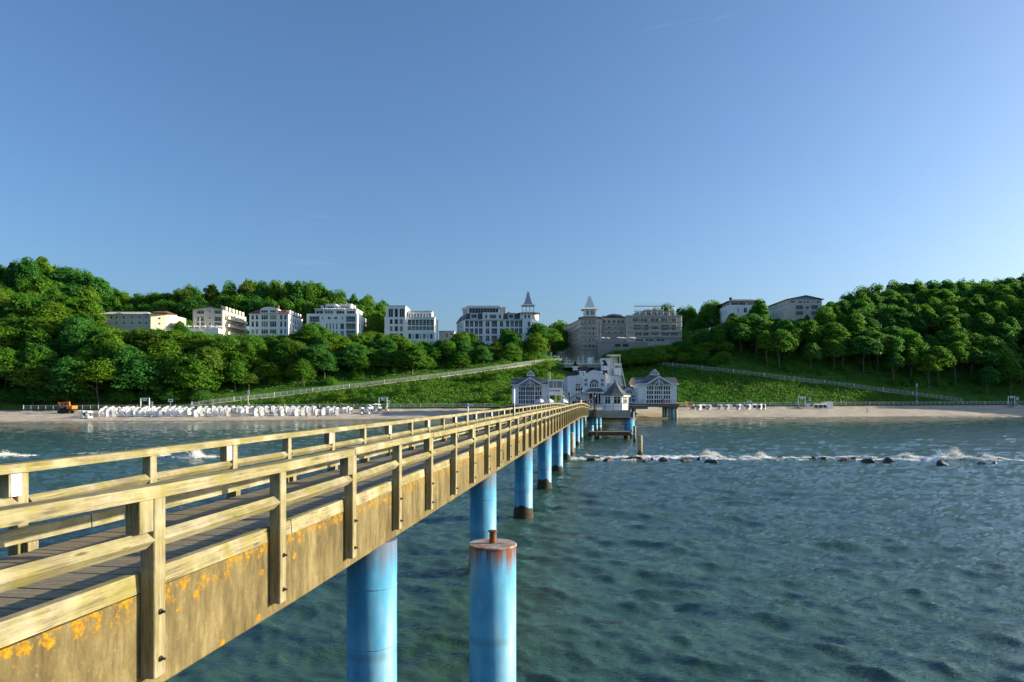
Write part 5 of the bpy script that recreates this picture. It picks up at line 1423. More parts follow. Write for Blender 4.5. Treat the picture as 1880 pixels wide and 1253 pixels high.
lt = tag(empty('lift_station', (WX(1104, 266), 266, ltz)), 'white upper station of the inclined lift with flat canopy', 'station')
kk = 266 / F
MB().box(0, 17 * kk, 0, 5, -4, 13 * kk).build('wall', M['white'], lt); MB().box(2 * kk, 6 * kk, -.06, -.004, 6 * kk, 9.5 * kk).build('window', M['glass'], lt)
MB().box(12 * kk, 35 * kk, -1.2, 5.4, 18 * kk, 19.4 * kk).build('canopy', M['white_clean'], lt)
for x in (18.5, 33.5): MB().box(x * kk - .12, x * kk + .12, -1, -.75, -4, 18 * kk - .003).build('canopy_post', M['white_clean'], lt)
MB().box(17 * kk + .01, 33 * kk, 4, 4.2, -4, 17.9 * kk).build('back_screen', M['glass_pale'], lt)
cb = tag(empty('lift_cabin', (WX(1128, 250), 250, WZ(689, 250))), 'white inclined lift cabin with three windows on the slope', 'lift cabin')
kk = 250 / F
MB().box(0, 13 * kk, 0, 2.4, 0, 20 * kk).build('body', M['white'], cb); MB().box(-.15, 13 * kk + .15, -.15, 2.6, 20 * kk + .003, 21.5 * kk).build('roof', M['white_clean'], cb)
for i in range(3): MB().box(.35 + i * .75, .9 + i * .75, -.04, -.004, 13 * kk, 17.5 * kk).build('window', M['glass'], cb)
lr_ = tag(empty('lift_track', (0, 0, 0)), 'steel track of the inclined lift running down the green slope', 'lift track')
for px0, px1 in ((1133, 1140.5), (1141.5, 1149)):
    a = Vector((WX(px0, 262), 262, WZ(676, 262))); c = Vector((WX(px1, 232), 232, WZ(712, 232)))
    MB().bar(a, c, .22, .3).build('track_rail', M['steel'], lr_)
for t in np.linspace(.05, .95, 9):
    a = Vector((WX(1133, 262), 262, WZ(676, 262))).lerp(Vector((WX(1140.5, 232), 232, WZ(712, 232))), t); c = Vector((WX(1141.5, 262), 262, WZ(676, 262))).lerp(Vector((WX(1149, 232), 232, WZ(712, 232))), t)
    MB().bar(a - Vector((0, 0, .12)), c - Vector((0, 0, .12)), .15, .15).build('sleeper', M['steel'], lr_); MB().box((a.x + c.x) / 2 - .12, (a.x + c.x) / 2 + .12, a.y - .1, a.y + .1, gz((a.x + c.x) / 2, a.y) - .5, a.z - .13).build('track_leg', M['steel'], lr_)
FOOT.append((WX(1120, 245), WX(1152, 245), 228, 268))
# ------------------------------------------------------------------ slanting paths with railings
def path_pts(p0, p1, n, sag=0.0):
    out = []
    for t in np.linspace(0, 1, n):
        px, py = p0[0] + (p1[0] - p0[0]) * t, p0[1] + (p1[1] - p0[1]) * t + sag * math.sin(math.pi * t)
        out.append(Vector(hit(px, py, 205, 330)))
    # smooth the depth so the path runs evenly
    for _ in range(6):
        for i in range(1, n - 1): out[i] = (out[i - 1] + out[i] * 2 + out[i + 1]) / 4
    for i, v in enumerate(out):
        t = i / (n - 1); py = p0[1] + (p1[1] - p0[1]) * t + sag * math.sin(math.pi * t)
        v.z = max(WZ(py, v.y), gz(v.x, v.y) + .1)
    for _ in range(14):
        for i in range(1, n - 1): out[i].z = (out[i - 1].z + out[i].z * 2 + out[i + 1].z) / 4
    for v in out: v.z += .12
    return out
def sloping_path(pts, lab_path, lab_rail, side):
    n = len(pts); sd = []
    for i in range(n):
        d = (pts[min(i + 1, n - 1)] - pts[max(i - 1, 0)]); d.z = 0; d.normalize(); sd.append(Vector((-d.y, d.x, 0)) * side)
    m = MB(); vs = []
    for p, s in zip(pts, sd): vs += [p - s * .1 - Vector((0, 0, 1.0)), p - s * .1, p + s * 1.7 + Vector((0, 0, .03)), p + s * 1.7 - Vector((0, 0, 1.2))]
    fs = []
    for i in range(n - 1):
        for k in range(3): fs.append((i * 4 + k, i * 4 + k + 1, i * 4 + 5 + k, i * 4 + 4 + k))
    tag(m.add(vs, fs).build('sloping_path', M['path']), lab_path, kind='structure')
    t = tag(empty('path_railing', pts[0]), lab_rail, 'railing', 'railings of the slanting paths')
    b0 = pts[0]; acc = 0.0; L = [0.0]
    for a, c in zip(pts[:-1], pts[1:]): L.append(L[-1] + (c - a).length)
    post = MB().box(-.05, .05, -.05, .05, -.3, 1.1).mesh('post', M['railwhite']); wide = MB().box(-.09, .09, -.09, .09, -.3, 1.25).mesh('post', M['white_clean'])
    k = 0; s = 0.0
    while s < L[-1]:
        i = int(np.searchsorted(L, s, 'right') - 1); i = min(i, n - 2); f = (s - L[i]) / max(1e-6, L[i + 1] - L[i])
        link('post', wide if k % 6 == 0 else post, t, pts[i].lerp(pts[i + 1], f) - b0); s += 2.0; k += 1
    for zz in (.35, .7, 1.05):
        r = MB()
        for a, c in zip(pts[:-1], pts[1:]): r.bar(a - b0 + Vector((0, 0, zz)), c - b0 + Vector((0, 0, zz)), .06, .07)
        r.build('rail', M['railwhite'], t)
PL = path_pts((352, 746), (1036, 664), 40, 2.0)
PR = path_pts((1146, 665), (1768, 738), 40, -3.0)
sloping_path(PL, 'pale path slanting up the slope left of the restaurant', 'white railing along the slanting path left of the restaurant', 1)
sloping_path(PR, 'pale path slanting down the slope right of the restaurant', 'white railing along the slanting path right of the restaurant', 1)
def path_y(X):
    X = np.asarray(X, float)
    l = np.interp(X, [p.x for p in PL], [p.y for p in PL]); r = np.interp(X, [p.x for p in PR], [p.y for p in PR])
    return np.where(X < (PL[-1].x + PR[0].x) / 2, np.where(X < PL[0].x, prom_y(X) + PROM_W, l), np.where(X > PR[-1].x, prom_y(X) + PROM_W, r))

# ------------------------------------------------------------------ foliage
def leaf_mat(name, dark, light, warm):
    n = NT(name)
    v = n.coords((1, 1, 1))
    inf = n.new('ShaderNodeObjectInfo')
    off = n.new('ShaderNodeVectorMath', operation='ADD'); n.link(v, off.inputs[0]); n.link(inf.outputs['Location'], off.inputs[1])
    f = n.noise(off.outputs[0], 0.55, 4.0, 0.65)
    c = n.ramp(f, [(0.30, dark), (0.70, light)])
    c = n.mix(n.math('MULTIPLY', inf.outputs['Random'], 0.55), c, warm)
    geo = n.new('ShaderNodeNewGeometry')
    c = n.mix(n.math('MULTIPLY', geo.outputs['Random Per Island'], 0.5), c, tuple(min(1, k * 1.6) for k in light))
    n.out(c, 0.55, None, None, 0.25)
    tr = n.new('ShaderNodeBsdfTranslucent'); mx = n.new('ShaderNodeMixShader'); mx.inputs[0].default_value = 0.52
    tc = n.mix(0.55, c, (0.11, 0.27, 0.015)); n.link(tc, tr.inputs['Color'])
    o = n.n['Material Output']; n.link(n.bsdf.outputs[0], mx.inputs[1]); n.link(tr.outputs[0], mx.inputs[2]); n.link(mx.outputs[0], o.inputs['Surface'])
    return n.mat
LM = [leaf_mat('leaves_mid', (0.036, 0.125, 0.010), (0.090, 0.245, 0.018), (0.135, 0.250, 0.016)),
      leaf_mat('leaves_bright', (0.060, 0.165, 0.010), (0.150, 0.290, 0.018), (0.195, 0.275, 0.016)),
      leaf_mat('leaves_deep', (0.020, 0.110, 0.020), (0.055, 0.215, 0.034), (0.080, 0.225, 0.028)),
      leaf_mat('leaves_olive', (0.045, 0.110, 0.010), (0.120, 0.215, 0.018), (0.155, 0.210, 0.020))]
M['bark'] = plain('bark', (0.16, 0.135, 0.10), 0.9, 0.35, 1.5, bump=0.5)

def leaf_quads(rng, C, N, size, asp=0.62):
    """quads at centres C facing N with random spin"""
    n = len(C)
    N = N / np.linalg.norm(N, axis=1, keepdims=True)
    t = rng.normal(size=(n, 3)); t -= N * (t * N).sum(1, keepdims=True); t /= np.linalg.norm(t, axis=1, keepdims=True)
    b = np.cross(N, t)
    s = size * rng.uniform(.65, 1.35, (n, 1))
    v = np.stack([C - t * s, C + b * s * asp, C + t * s, C - b * s * asp], 1).reshape(-1, 3)
    return v, np.arange(n * 4).reshape(n, 4)

def crown_mesh(seed, shape, mat, nclump=46, per=150, leaf=.26):
    """crown of a 14 m tree: leaf clumps spread through an uneven volume"""
    rng = np.random.default_rng(seed)
    Cs, Ns = [], []
    H0, H1, RW = {'round': (3.6, 14, 4.4), 'tall': (4.6, 14, 3.3), 'spread': (5.0, 13.5, 5.4), 'low': (0.2, 6.5, 4.2), 'bushy': (0.6, 14, 4.8)}[shape]
    zc_, hz_ = (H0 + H1) / 2, (H1 - H0) / 2
    lob = rng.uniform(.72, 1.15, 9)
    for i in range(nclump):
        d = rng.normal(size=3); d /= np.linalg.norm(d)
        if d[2] < -.55: d[2] *= -.6
        rr = rng.uniform(.35, 1.0) ** .5
        az = (math.atan2(d[1], d[0]) / (2 * math.pi) * 9) % 9
        wob = lob[int(az)] * (1 - az % 1) + lob[(int(az) + 1) % 9] * (az % 1)
        taper = 1.0 - .28 * max(0, d[2])
        c = np.array([d[0] * RW * rr * wob * taper, d[1] * RW * rr * wob * taper, zc_ + d[2] * hz_ * rr * (.85 + .15 * wob)])
        rc = rng.uniform(.5, 1.0) ** 1.0 * rng.choice([.8, 1.3, 2.0], p=[.45, .4, .15]) * RW / 4.4
        n = int(per * rng.uniform(.7, 1.3))
        q = rng.normal(size=(n, 3)); q /= np.linalg.norm(q, axis=1, keepdims=True)
        q[:, 2] = np.where(q[:, 2] < -.3, -q[:, 2] * .5, q[:, 2])
        rad = rc * rng.uniform(.45, 1.08, (n, 1))
        Cs.append(c + q * rad * np.array([1.12, 1.12, .78]))
        Ns.append(q * .8 + rng.normal(size=(n, 3)) * .55 + np.array([0, 0, .45]))
    n = int(nclump * per * .28)          # loose sprays between and beyond the clumps
    q = rng.normal(size=(n, 3)); q /= np.linalg.norm(q, axis=1, keepdims=True); q[:, 2] = np.where(q[:, 2] < -.5, -q[:, 2], q[:, 2])
    az = (np.arctan2(q[:, 1], q[:, 0]) / (2 * np.pi) * 9) % 9; i0 = az.astype(int) % 9
    wob = lob[i0] * (1 - az % 1) + lob[(i0 + 1) % 9] * (az % 1)
    rad = rng.uniform(.55, 1.12, n) * wob * (1 + .10 * np.sin(q[:, 2] * 9 + az * 5))
    tp = 1 - .28 * np.maximum(0, q[:, 2])
    Cs.append(np.stack([q[:, 0] * RW * rad * tp, q[:, 1] * RW * rad * tp, zc_ + q[:, 2] * hz_ * np.minimum(rad, 1.08)], 1)); Ns.append(q + rng.normal(size=(n, 3)) * .7 + np.array([0, 0, .3]))
    v, f = leaf_quads(rng, np.concatenate(Cs), np.concatenate(Ns), leaf)
    return np_mesh('crown', v, f, mat)

def trunk_mesh(seed, shape):
    rng = random.Random(seed); m = MB()
    top = {'round': 9.5, 'tall': 11, 'spread': 9.0, 'low': 3.0, 'bushy': 9.0}[shape]
    p = Vector((0, 0, -1.2)); r = .24 if shape != 'low' else .1; q = None
    segs = 5
    pts = [(p, r * 1.25)]
    for i in range(segs):
        p = Vector((p.x + rng.uniform(-.22, .22), p.y + rng.uniform(-.22, .22), -1.2 + (top + 1.2) * (i + 1) / segs)); pts.append((p, r * (1 - .8 * (i + 1) / segs)))
    for (a, ra), (c, rc) in zip(pts[:-1], pts[1:]): m.cyl(a, c, ra, rc, 6, False)
    for k in range(6):
        t = rng.uniform(.4, .95); i = min(segs - 1, int(t * segs)); a = pts[i][0].lerp(pts[i + 1][0], t * segs - i); an = rng.uniform(0, 6.28); ln = rng.uniform(1.8, 3.6)
        m.cyl(a, a + Vector((math.cos(an) * ln * .8, math.sin(an) * ln * .8, ln * .75)), .085, .02, 5, False)
    return m.mesh('trunk', M['bark'])

KINDS = []
for k, (sh, mt) in enumerate([('round', 0), ('round', 1), ('round', 2), ('tall', 0), ('tall', 2), ('spread', 0), ('spread', 1), ('tall', 1), ('round', 0), ('spread', 2), ('bushy', 0), ('bushy', 1), ('bushy', 2), ('bushy', 0), ('bushy', 3), ('round', 3)]):
    KINDS.append((sh, crown_mesh(100 + k, sh, LM[mt], leaf=.27, per=165, nclump=78 if sh == 'bushy' else 62), trunk_mesh(200 + k, sh)))
BUSH = [(crown_mesh(300 + k, 'low', LM[mt], 30, 130, .20), trunk_mesh(330 + k, 'low')) for k, mt in enumerate((1, 0, 1, 2))]

TREES = []
rt = random.Random(5)
def where_label(px, back):
    zones = [(60, 'at the far left edge'), (165, 'left of the cream guest house'), (315, 'below the cream guest house'), (455, 'below the gabled cream hotel'), (555, 'below the bay-windowed villa'),
             (690, 'below the modern apartment block'), (805, 'below the glazed tower hotel'), (1030, 'below the spired white hotel'), (1140, 'beside the stairs'), (1270, 'below the scaffolded hotel'),
             (1400, 'below the white roof-terrace house'), (1520, 'below the pale gabled house'), (1640, 'above the slanting path'), (1760, 'above the foot of the slanting path'), (1e9, 'at the far right edge')]
    zb_ = [(110, 'at the far left on the skyline'), (230, 'on the skyline left of the guest house'), (345, 'behind the cream guest house'), (470, 'behind the gabled cream hotel'), (560, 'behind the bay-windowed villa'),
           (800, 'behind the modern apartment block'), (1300, 'behind the scaffolded hotel'), (1520, 'beside the two houses on the right'), (1700, 'on the right-hand skyline'), (1e9, 'on the skyline at the far right')]
    for lim, t in (zb_ if back else zones):
        if px < lim: return t
def tree(X, Y, h, kind=None, back=False, wide=1.0):
    k = rt.randrange(len(KINDS)) if kind is None else kind
    sh, cm, tm = KINDS[k]
    z = gz(X, Y) - .1
    o = empty({'round': 'round_crowned_tree', 'tall': 'slender_tree', 'spread': 'wide_crowned_tree', 'bushy': 'bushy_tree'}[sh], (X, Y, z), rt.uniform(0, 6.28))
    s = h / 14.0
    w = s * wide * rt.uniform(.95, 1.2)
    o.scale = (w * rt.uniform(.82, 1.28), w * rt.uniform(.82, 1.28), s); o.rotation_euler = (rt.uniform(-.07, .07), rt.uniform(-.07, .07), rt.uniform(0, 6.28))
    px = PXX(X, Y); tone = {0: 'leafy green', 1: 'bright green', 2: 'dark green', 3: 'olive green'}[[0, 1, 2, 0, 2, 0, 1, 1, 0, 2, 0, 1, 2, 0, 3, 3][k]]
    form = {'round': 'round-crowned', 'tall': 'slender', 'spread': 'wide-crowned', 'bushy': 'bushy'}[sh]
    up = (Y - float(prom_y(X)) - PROM_W) / SLOPE_L
    size = 'small ' if h < 7 else ('tall ' if h > 13 else '')
    pos = '' if back else ('low on the slope ' if up < .33 else ('midway up the slope ' if up < .72 else 'high on the slope '))
    tag(o, '%s%s %s tree %s%s' % (size, tone, form, pos, where_label(px, back)), 'tree', 'trees on the wooded slopes')
    link('trunk', tm, o); link('crown', cm, o)
    TREES.append(o)
SHR = 0
def shrub(X, Y, h, k=None, where=''):
    global SHR
    cm, tm = BUSH[rt.randrange(len(BUSH)) if k is None else k]
    o = empty('shrub', (X, Y, gz(X, Y) - .1), rt.uniform(0, 6.28)); s = h / 6.2; o.scale = (s * 1.1, s * 1.1, s)
    tag(o, 'leafy green shrub ' + where, 'shrub', 'shrubs on the banks'); link('trunk', tm, o); link('crown', cm, o); SHR += 1
def clear_of(X, Y, m=3.0):
    return not any(a - m < X < b + m and c - m < Y < d + m for a, b, c, d in FOOT)
# highest row a tree in front of the houses may reach, by photo column
CAPX = [0, 60, 120, 160, 166, 240, 312, 335, 348, 400, 452, 470, 545, 556, 575, 596, 606, 668, 690, 706, 742, 752, 796, 806, 832, 842, 870, 884, 908, 918, 942, 952, 968, 975, 1005, 1022, 1034, 1100, 1118, 1180, 1230, 1262, 1290, 1300, 1330, 1342, 1396, 1412, 1440, 1500, 1512, 1560, 1620, 1700, 1780, 1880]
CAPY = [522, 520, 528, 550, 590, 600, 603, 592, 606, 611, 613, 617, 612, 600, 590, 596, 612, 612, 604, 612, 614, 628, 626, 622, 622, 606, 612, 632, 630, 600, 606, 630, 614, 594, 594, 620, 650, 664, 655, 640, 632, 620, 602, 606, 592, 576, 574, 580, 584, 586, 556, 540, 528, 524, 522, 520]
SKYX = [0, 50, 100, 140, 185, 200, 215, 260, 320, 350, 385, 410, 460, 510, 560, 585, 620, 680, 718]
SKYY = [478, 470, 474, 488, 492, 512, 532, 533, 530, 518, 524, 513, 505, 506, 510, 516, 532, 536, 546]
def cap(px): return float(np.interp(px, CAPX, CAPY))
def place(X, Y, hmin, hmax, margin=0.0, **kw):
    if not clear_of(X, Y): return False
    z = gz(X, Y); px = PXX(X, Y)
    if px < -60 or px > 1940: return False
    lim = WZ(cap(px) + rt.uniform(0, 10) + margin, Y) - z
    h = min(rt.uniform(hmin, hmax), lim)
    if h < 4.0:
        if lim > .9: shrub(X, Y, min(lim, 4.0), None, 'along the top of the slope ' + where_label(px, False))
        return False
    tree(X, Y, h, **kw); return True
THICK = []
# wood on the left slope
step = 5.5; X = -232.0
while X < 22:
    Y = float(prom_y(X)) + PROM_W + 2
    while Y < float(prom_y(X)) + PROM_W + SLOPE_L + 14:
        x_, y_ = X + rt.uniform(-2.2, 2.2), Y + rt.uniform(-2.2, 2.2)
        if abs(PXX(x_, y_) - 450) < 540 and y_ > float(path_y(x_)) + (4.0 if x_ > PL[0].x else 1.5) and PXX(x_, y_) < 1030:
            up = (y_ - float(prom_y(x_))) / 65.0
            place(x_, y_, 5.5, 12 + 2.5 * (x_ < -90), wide=1.2, kind=rt.choice([10, 11, 12, 13, 10, 11, 14, 13, 12, 1, 6, 15]))
            if rt.random() < .55: THICK.append((x_ + rt.uniform(-3, 3), y_ - rt.uniform(1, 2.6), rt.uniform(1.8, 4.2)))
        Y += step * (1.0 if X > -150 else 1.25)
    X += step
# landmark trees in front of the white hotels
for px, py, Y, k, h in ((855, 612, 284, 1, 9), (931, 602, 288, 7, 11), (990, 594, 286, 2, 12), (1010, 600, 288, 5, 11), (574, 592, 276, 0, 9.5), (722, 612, 282, 6, 8), (330, 590, 262, 1, 9)):
    X = WX(px, Y); h2 = WZ(py, Y) - gz(X, Y)
    if h2 > 3: tree(X, Y, min(h2, 16), k)
# wood above the right-hand path
step = 6.9; X = 60.0
while X < 262:
    Y = float(prom_y(X)) + PROM_W + 2
    while Y < float(prom_y(X)) + PROM_W + SLOPE_L + 26:
        x_, y_ = X + rt.uniform(-2.3, 2.3), Y + rt.uniform(-2.3, 2.3)
        px = PXX(x_, y_)
        if 1180 < px < 1945 and y_ > float(path_y(x_)) + (6.0 if px < 1640 else 2.5):
            for _ in range(2): THICK.append((x_ + rt.uniform(-3.5, 3.5), y_ + rt.uniform(-2.5, 2.5), rt.uniform(1.2, 3.4)))
            place(x_, y_, 11, 16.5, kind=rt.choice([0, 2, 3, 4, 4, 7, 8, 9, 3, 12, 13, 10]))
        Y += step
    X += step
# skyline woods behind the houses, left and right
n_back = 0
for row, (dy, jit) in enumerate(((0, 0), (16, 6))):
    px = -20.0
    while px < 722:
        Y = (352 if px > 205 else 330) + dy * 1.3 + rt.uniform(-6, 6); X = WX(px, Y)
        top = float(np.interp(px, SKYX, SKYY)) + abs(rt.gauss(0, 9)) + (6 if row else 0)
        h = WZ(top, Y) - gz(X, Y)
        if h > 5 and clear_of(X, Y, 2): tree(X, Y, min(h, 27), back=True, wide=.62 if h > 18 else .8)
        px += rt.uniform(15, 31)
px = 205.0
while px < 725:      # lower row hiding the trunks behind the houses
    Y = 318 + rt.uniform(-5, 5); X = WX(px, Y); top = float(np.interp(px, SKYX, SKYY)) + rt.uniform(18, 34); h = WZ(top, Y) - gz(X, Y)
    if h > 4 and clear_of(X, Y, 1): tree(X, Y, min(h, 20), rt.choice([10, 12, 13, 11]), back=True, wide=.95)
    px += rt.uniform(24, 34)
px = -20.0
while px < 168:      # broad trees on the left hill, below the skyline row
    for Y, dt in ((312, 38), (290, 62)):
        Yv = Y + rt.uniform(-5, 5); X = WX(px, Yv); h = WZ(float(np.interp(px, SKYX, SKYY)) + dt + rt.uniform(-8, 10), Yv) - gz(X, Yv)
        if h > 5: tree(X, Yv, min(h, 22), rt.choice([10, 11, 12, 13, 6]), back=True, wide=.95)
    px += rt.uniform(24, 34)
SRX = [1180, 1200, 1240, 1285, 1296, 1300, 1312, 1330, 1400, 1412, 1500, 1514, 1560, 1590, 1640, 1700, 1730, 1790, 1840, 1880]
SRY = [578, 562, 556, 562, 556, 552, 560, 570, 566, 572, 566, 552, 534, 522, 515, 512, 514, 512, 503, 499]
for row in (0, 1):
    px = 1150.0 if row == 0 else 1515.0
    while px < 1905:
        Y = (372 if row == 0 else 340) + rt.uniform(-8, 8); X = WX(px, Y)
        top = float(np.interp(px, SRX, SRY)) + abs(rt.gauss(0, 4)) + 26 * row; h = WZ(top, Y) - gz(X, Y)
        if px < 1180: h = WZ(585, Y) - gz(X, Y)
        if h > 4 and clear_of(X, Y, 1): tree(X, Y, min(h, 26), rt.choice([10, 12, 13, 12, 2, 9] if px > 1520 else [10, 12, 13]), back=True, wide=.72 if h > 17 else .95)
        px += rt.uniform(21, 31)
for px, py, Y in ((1345, 576, 318), (1393, 550, 314), (1384, 566, 312), (1483, 578, 318), (1306, 552, 342), (338, 592, 285), (322, 590, 292), (346, 588, 300), (1268, 585, 335), (1280, 580, 340), (1292, 590, 338), (1258, 600, 330), (1022, 594, 318), (694, 575, 300), (700, 560, 330), (686, 590, 298), (1010, 612, 312), (1030, 590, 352), (1016, 596, 350), (1040, 594, 356)):
    X = WX(px, Y); h = WZ(py, Y) - gz(X, Y)
    if h > 4: tree(X, Y, min(h, 24), rt.choice([11, 12, 10]), back=px < 1050, wide=.8)

# shrubs: under the left path, round the stairs and on the right-hand bank
for px in range(2, 372, 9):      # shrubs along the back of the promenade
    Y = 205.0
    for _ in range(6): Y = float(prom_y(WX(px, Y))) + PROM_W + 2.0
    X = WX(px, Y); shrub(X + rt.uniform(-.6, .6), Y + rt.uniform(0, 2.5), rt.uniform(2.2, 4.4), rt.choice([3, 1, 3]), 'at the foot of the wood behind the left promenade')
X = PL[0].x + 6
while X < 18:
    Y = float(prom_y(X)) + PROM_W + 3
    while Y < float(path_y(X)) - 2.5:
        if rt.random() < .62:
            x_, y_ = X + rt.uniform(-2, 2), Y + rt.uniform(-1.5, 1.5); px = PXX(x_, y_)
            lim = WZ(PYY(gz(x_, float(path_y(x_))), float(path_y(x_))) + 3, y_) - gz(x_, y_)
            h = min(rt.uniform(1.2, 3.6), lim)
            if h > .8 and clear_of(x_, y_, 1): shrub(x_, y_, h, None, 'below the slanting path ' + ('left of the left pavilion' if px < 940 else 'behind the left pavilion') if px > 700 else 'below the lower half of the left slanting path')
        Y += 4.6
    X += 4.6
X = 44.0
while X < 96:        # bank below the scaffolded hotel
    Y = float(path_y(X)) + 3.5
    while Y < float(path_y(X)) + 46:
        x_, y_ = X + rt.uniform(-2, 2), Y + rt.uniform(-2, 2); px = PXX(x_, y_)
        lim = WZ(cap(px) + rt.uniform(0, 8), y_) - gz(x_, y_)
        h = min(rt.uniform(2.5, 6.0), lim)
        if h > 1.0 and clear_of(x_, y_, 1) and px < 1330: shrub(x_, y_, h, None, 'on the bank below the scaffolded hotel')
        Y += 4.4
    X += 4.4

for px in range(1246, 1300, 6):
    for Y, yy in ((314, 606), (306, 616)):
        X = WX(px, Y); h = WZ(yy + rt.uniform(-3, 6), Y) - gz(X, Y)
        if h > .8: shrub(X, Y, min(h, 10), rt.choice([1, 3, 1]), 'in the gap between the scaffolded hotel and the roof-terrace house')
for px in range(1112, 1215, 7):
    for Y, dt in ((286, 0), (281, 9)):
        X = WX(px + rt.uniform(-2, 2), Y); h = WZ(float(np.interp(px, [1112, 1125, 1180, 1215], [655, 643, 637, 632])) + dt + rt.uniform(0, 5), Y) - gz(X, Y)
        if h > .8: shrub(X, Y, min(h, 9), rt.choice([0, 2, 1]), 'in the hedge under the terrace wall of the scaffolded hotel')

# low growth covering the whole slope, uncountable
rg = np.random.default_rng(77)
def cover(name, label, n, xr, keep, size, mat, hgt):
    X = rg.uniform(xr[0], xr[1], n * 3); D_ = rg.uniform(0.4, 74, n * 3); Y = prom_y(X) + PROM_W + D_
    ok = keep(X, Y, D_); X, Y = X[ok][:n], Y[ok][:n]
    cl = .5 + .5 * np.sin(X * .8 + 2 * np.sin(Y * .5)) * np.sin(Y * .9 + 1.5 * np.sin(X * .37))
    Z = ground(X, Y) + rg.uniform(0.02, 1, len(X)) * hgt * (.35 + cl)
    N = rg.normal(size=(len(X), 3)) * .6 + np.array([.1, -.45, .8])
    v, f = leaf_quads(rg, np.stack([X, Y, Z], 1), N, size)
    tag(link(name, np_mesh(name, v, f, mat)), label, kind='stuff')
nearpath = lambda X, Y: np.abs(Y - 1.1 - path_y(X)) < 2.2
def nobld(X, Y):
    m = np.ones(len(X), bool)
    for a, b_, c, d in FOOT: m &= ~((X > a) & (X < b_) & (Y > c) & (Y < d))
    return m
cover('bank_plants', 'lush low plants covering the bank below the left path', 30000, (PL[0].x, 30), lambda X, Y, D_: (Y < path_y(X) - .6) & nobld(X, Y), .26, LM[1], .9)
cover('ivy', 'dense dark ground cover on the bank below the right path', 36000, (30, PR[-1].x + 6), lambda X, Y, D_: (Y < path_y(X) - .6) & nobld(X, Y), .27, LM[0], 1.3)
cover('undergrowth', 'dark undergrowth beneath the trees on the slopes', 46000, (-235, 260), lambda X, Y, D_: (Y > path_y(X) + 3.2) & ((X < 22) | (X > 44)) & nobld(X, Y), .34, LM[2], 1.3)
def thicket(name, lab, spots, seed):
    rs = np.random.default_rng(seed); Cs, Ns = [], []
    for X, Y, h in spots:
        n = int(260 + 130 * h); q = rs.normal(size=(n, 3)); q /= np.linalg.norm(q, axis=1, keepdims=True); q[:, 2] = np.abs(q[:, 2])
        rad = rs.uniform(.45, 1.08, (n, 1)) * (1 + .18 * np.sin(5 * np.arctan2(q[:, 1], q[:, 0]) + X))[:, None]
        Cs.append(np.array([X, Y, gz(X, Y)]) + q * rad * np.array([h * .72, h * .72, h])); Ns.append(q + rs.normal(size=(n, 3)) * .6 + np.array([0, 0, .4]))
    v, f = leaf_quads(rs, np.concatenate(Cs), np.concatenate(Ns), .24); tag(link(name, np_mesh(name, v, f, LM[0])), lab, kind='stuff')
thicket('thicket', 'tangled thicket of saplings beneath the trees on both slopes', [t for t in THICK if clear_of(t[0], t[1], 1) and t[1] > float(path_y(t[0])) + 2.6 + t[2] * .4 and WZ(cap(PXX(t[0], t[1])), t[1]) > gz(t[0], t[1]) + t[2]], 31)
print('TREES', len(TREES), 'SHRUBS', SHR)
# ------------------------------------------------------------------ sea wall and promenade railing
def along(x0, x1, step):
    n = int((x1 - x0) / step) + 1
    return [x0 + (x1 - x0) * i / (n - 1) for i in range(n)]
def seawall(x0, x1, lab):
    t = tag(empty('sea_wall', (x0, float(prom_y(x0)), 0)), lab, 'wall', 'sea walls of the promenade'); ox, oy = x0, float(prom_y(x0))
    f = MB(); c = MB(); r = MB(); xs_ = along(x0, x1, 4.0)
    for a, b_ in zip(xs_[:-1], xs_[1:]):
        ya, yb = float(prom_y(a)) - oy, float(prom_y(b_)) - oy; za, zb = float(prom_z(a)), float(prom_z(b_))
        f.hexa([(a - ox, ya + .15, 1.2), (b_ - ox, yb + .15, 1.2), (b_ - ox, yb + .6, 1.2), (a - ox, ya + .6, 1.2), (a - ox, ya + .15, za - .25), (b_ - ox, yb + .15, zb - .25), (b_ - ox, yb + .6, zb - .25), (a - ox, ya + .6, za - .25)])
        c.hexa([(a - ox, ya - .1, za - .248), (b_ - ox, yb - .1, zb - .248), (b_ - ox, yb + .62, zb - .248), (a - ox, ya + .62, za - .248), (a - ox, ya - .1, za + .06), (b_ - ox, yb - .1, zb + .06), (b_ - ox, yb + .62, zb + .06), (a - ox, ya + .62, za + .06)])
    for a in along(x0 + .4, x1 - .4, .72):
        ya = float(prom_y(a)) - oy; r.box(a - ox - .16, a - ox + .16, ya + .02, ya + .148, 1.4, float(prom_z(a)) - .27)
    f.build('wall_face', M['rubber'], t); c.build('capping_beam', M['dark'], t); tag(r.build('sheet_pile_ribs', M['stonegrey'], t), kind='stuff')
def prom_rail(x0, x1, lab):
    oy = float(prom_y(x0)) + .45; oz = float(prom_z(x0)); t = tag(empty('promenade_railing', (x0, oy, oz)), lab, 'railing', 'railings of the promenade')
    pm_ = MB().box(-.045, .045, -.045, .045, 0, 1.12).mesh('post', M['railwhite']); pw = MB().box(-.07, .07, -.07, .07, 0, 1.2).mesh('post', M['white_clean'])
    xs_ = along(x0, x1, 2.0); P = [Vector((a - x0, float(prom_y(a)) + .45 - oy, float(prom_z(a)) + .02 - oz)) for a in xs_]
    for k, p in enumerate(P): link('post', pw if k % 5 == 0 else pm_, t, p)
    for zz in (.3, .58, .84, 1.08):
        r = MB()
        for a, b_ in zip(P[:-1:1], P[1:]): r.bar(a + Vector((0, 0, zz)), b_ + Vector((0, 0, zz)), .035, .04 if zz < 1 else .08)
        r.build('rail', M['railwhite'], t)
XL0 = -139.0; XR0 = 63.0
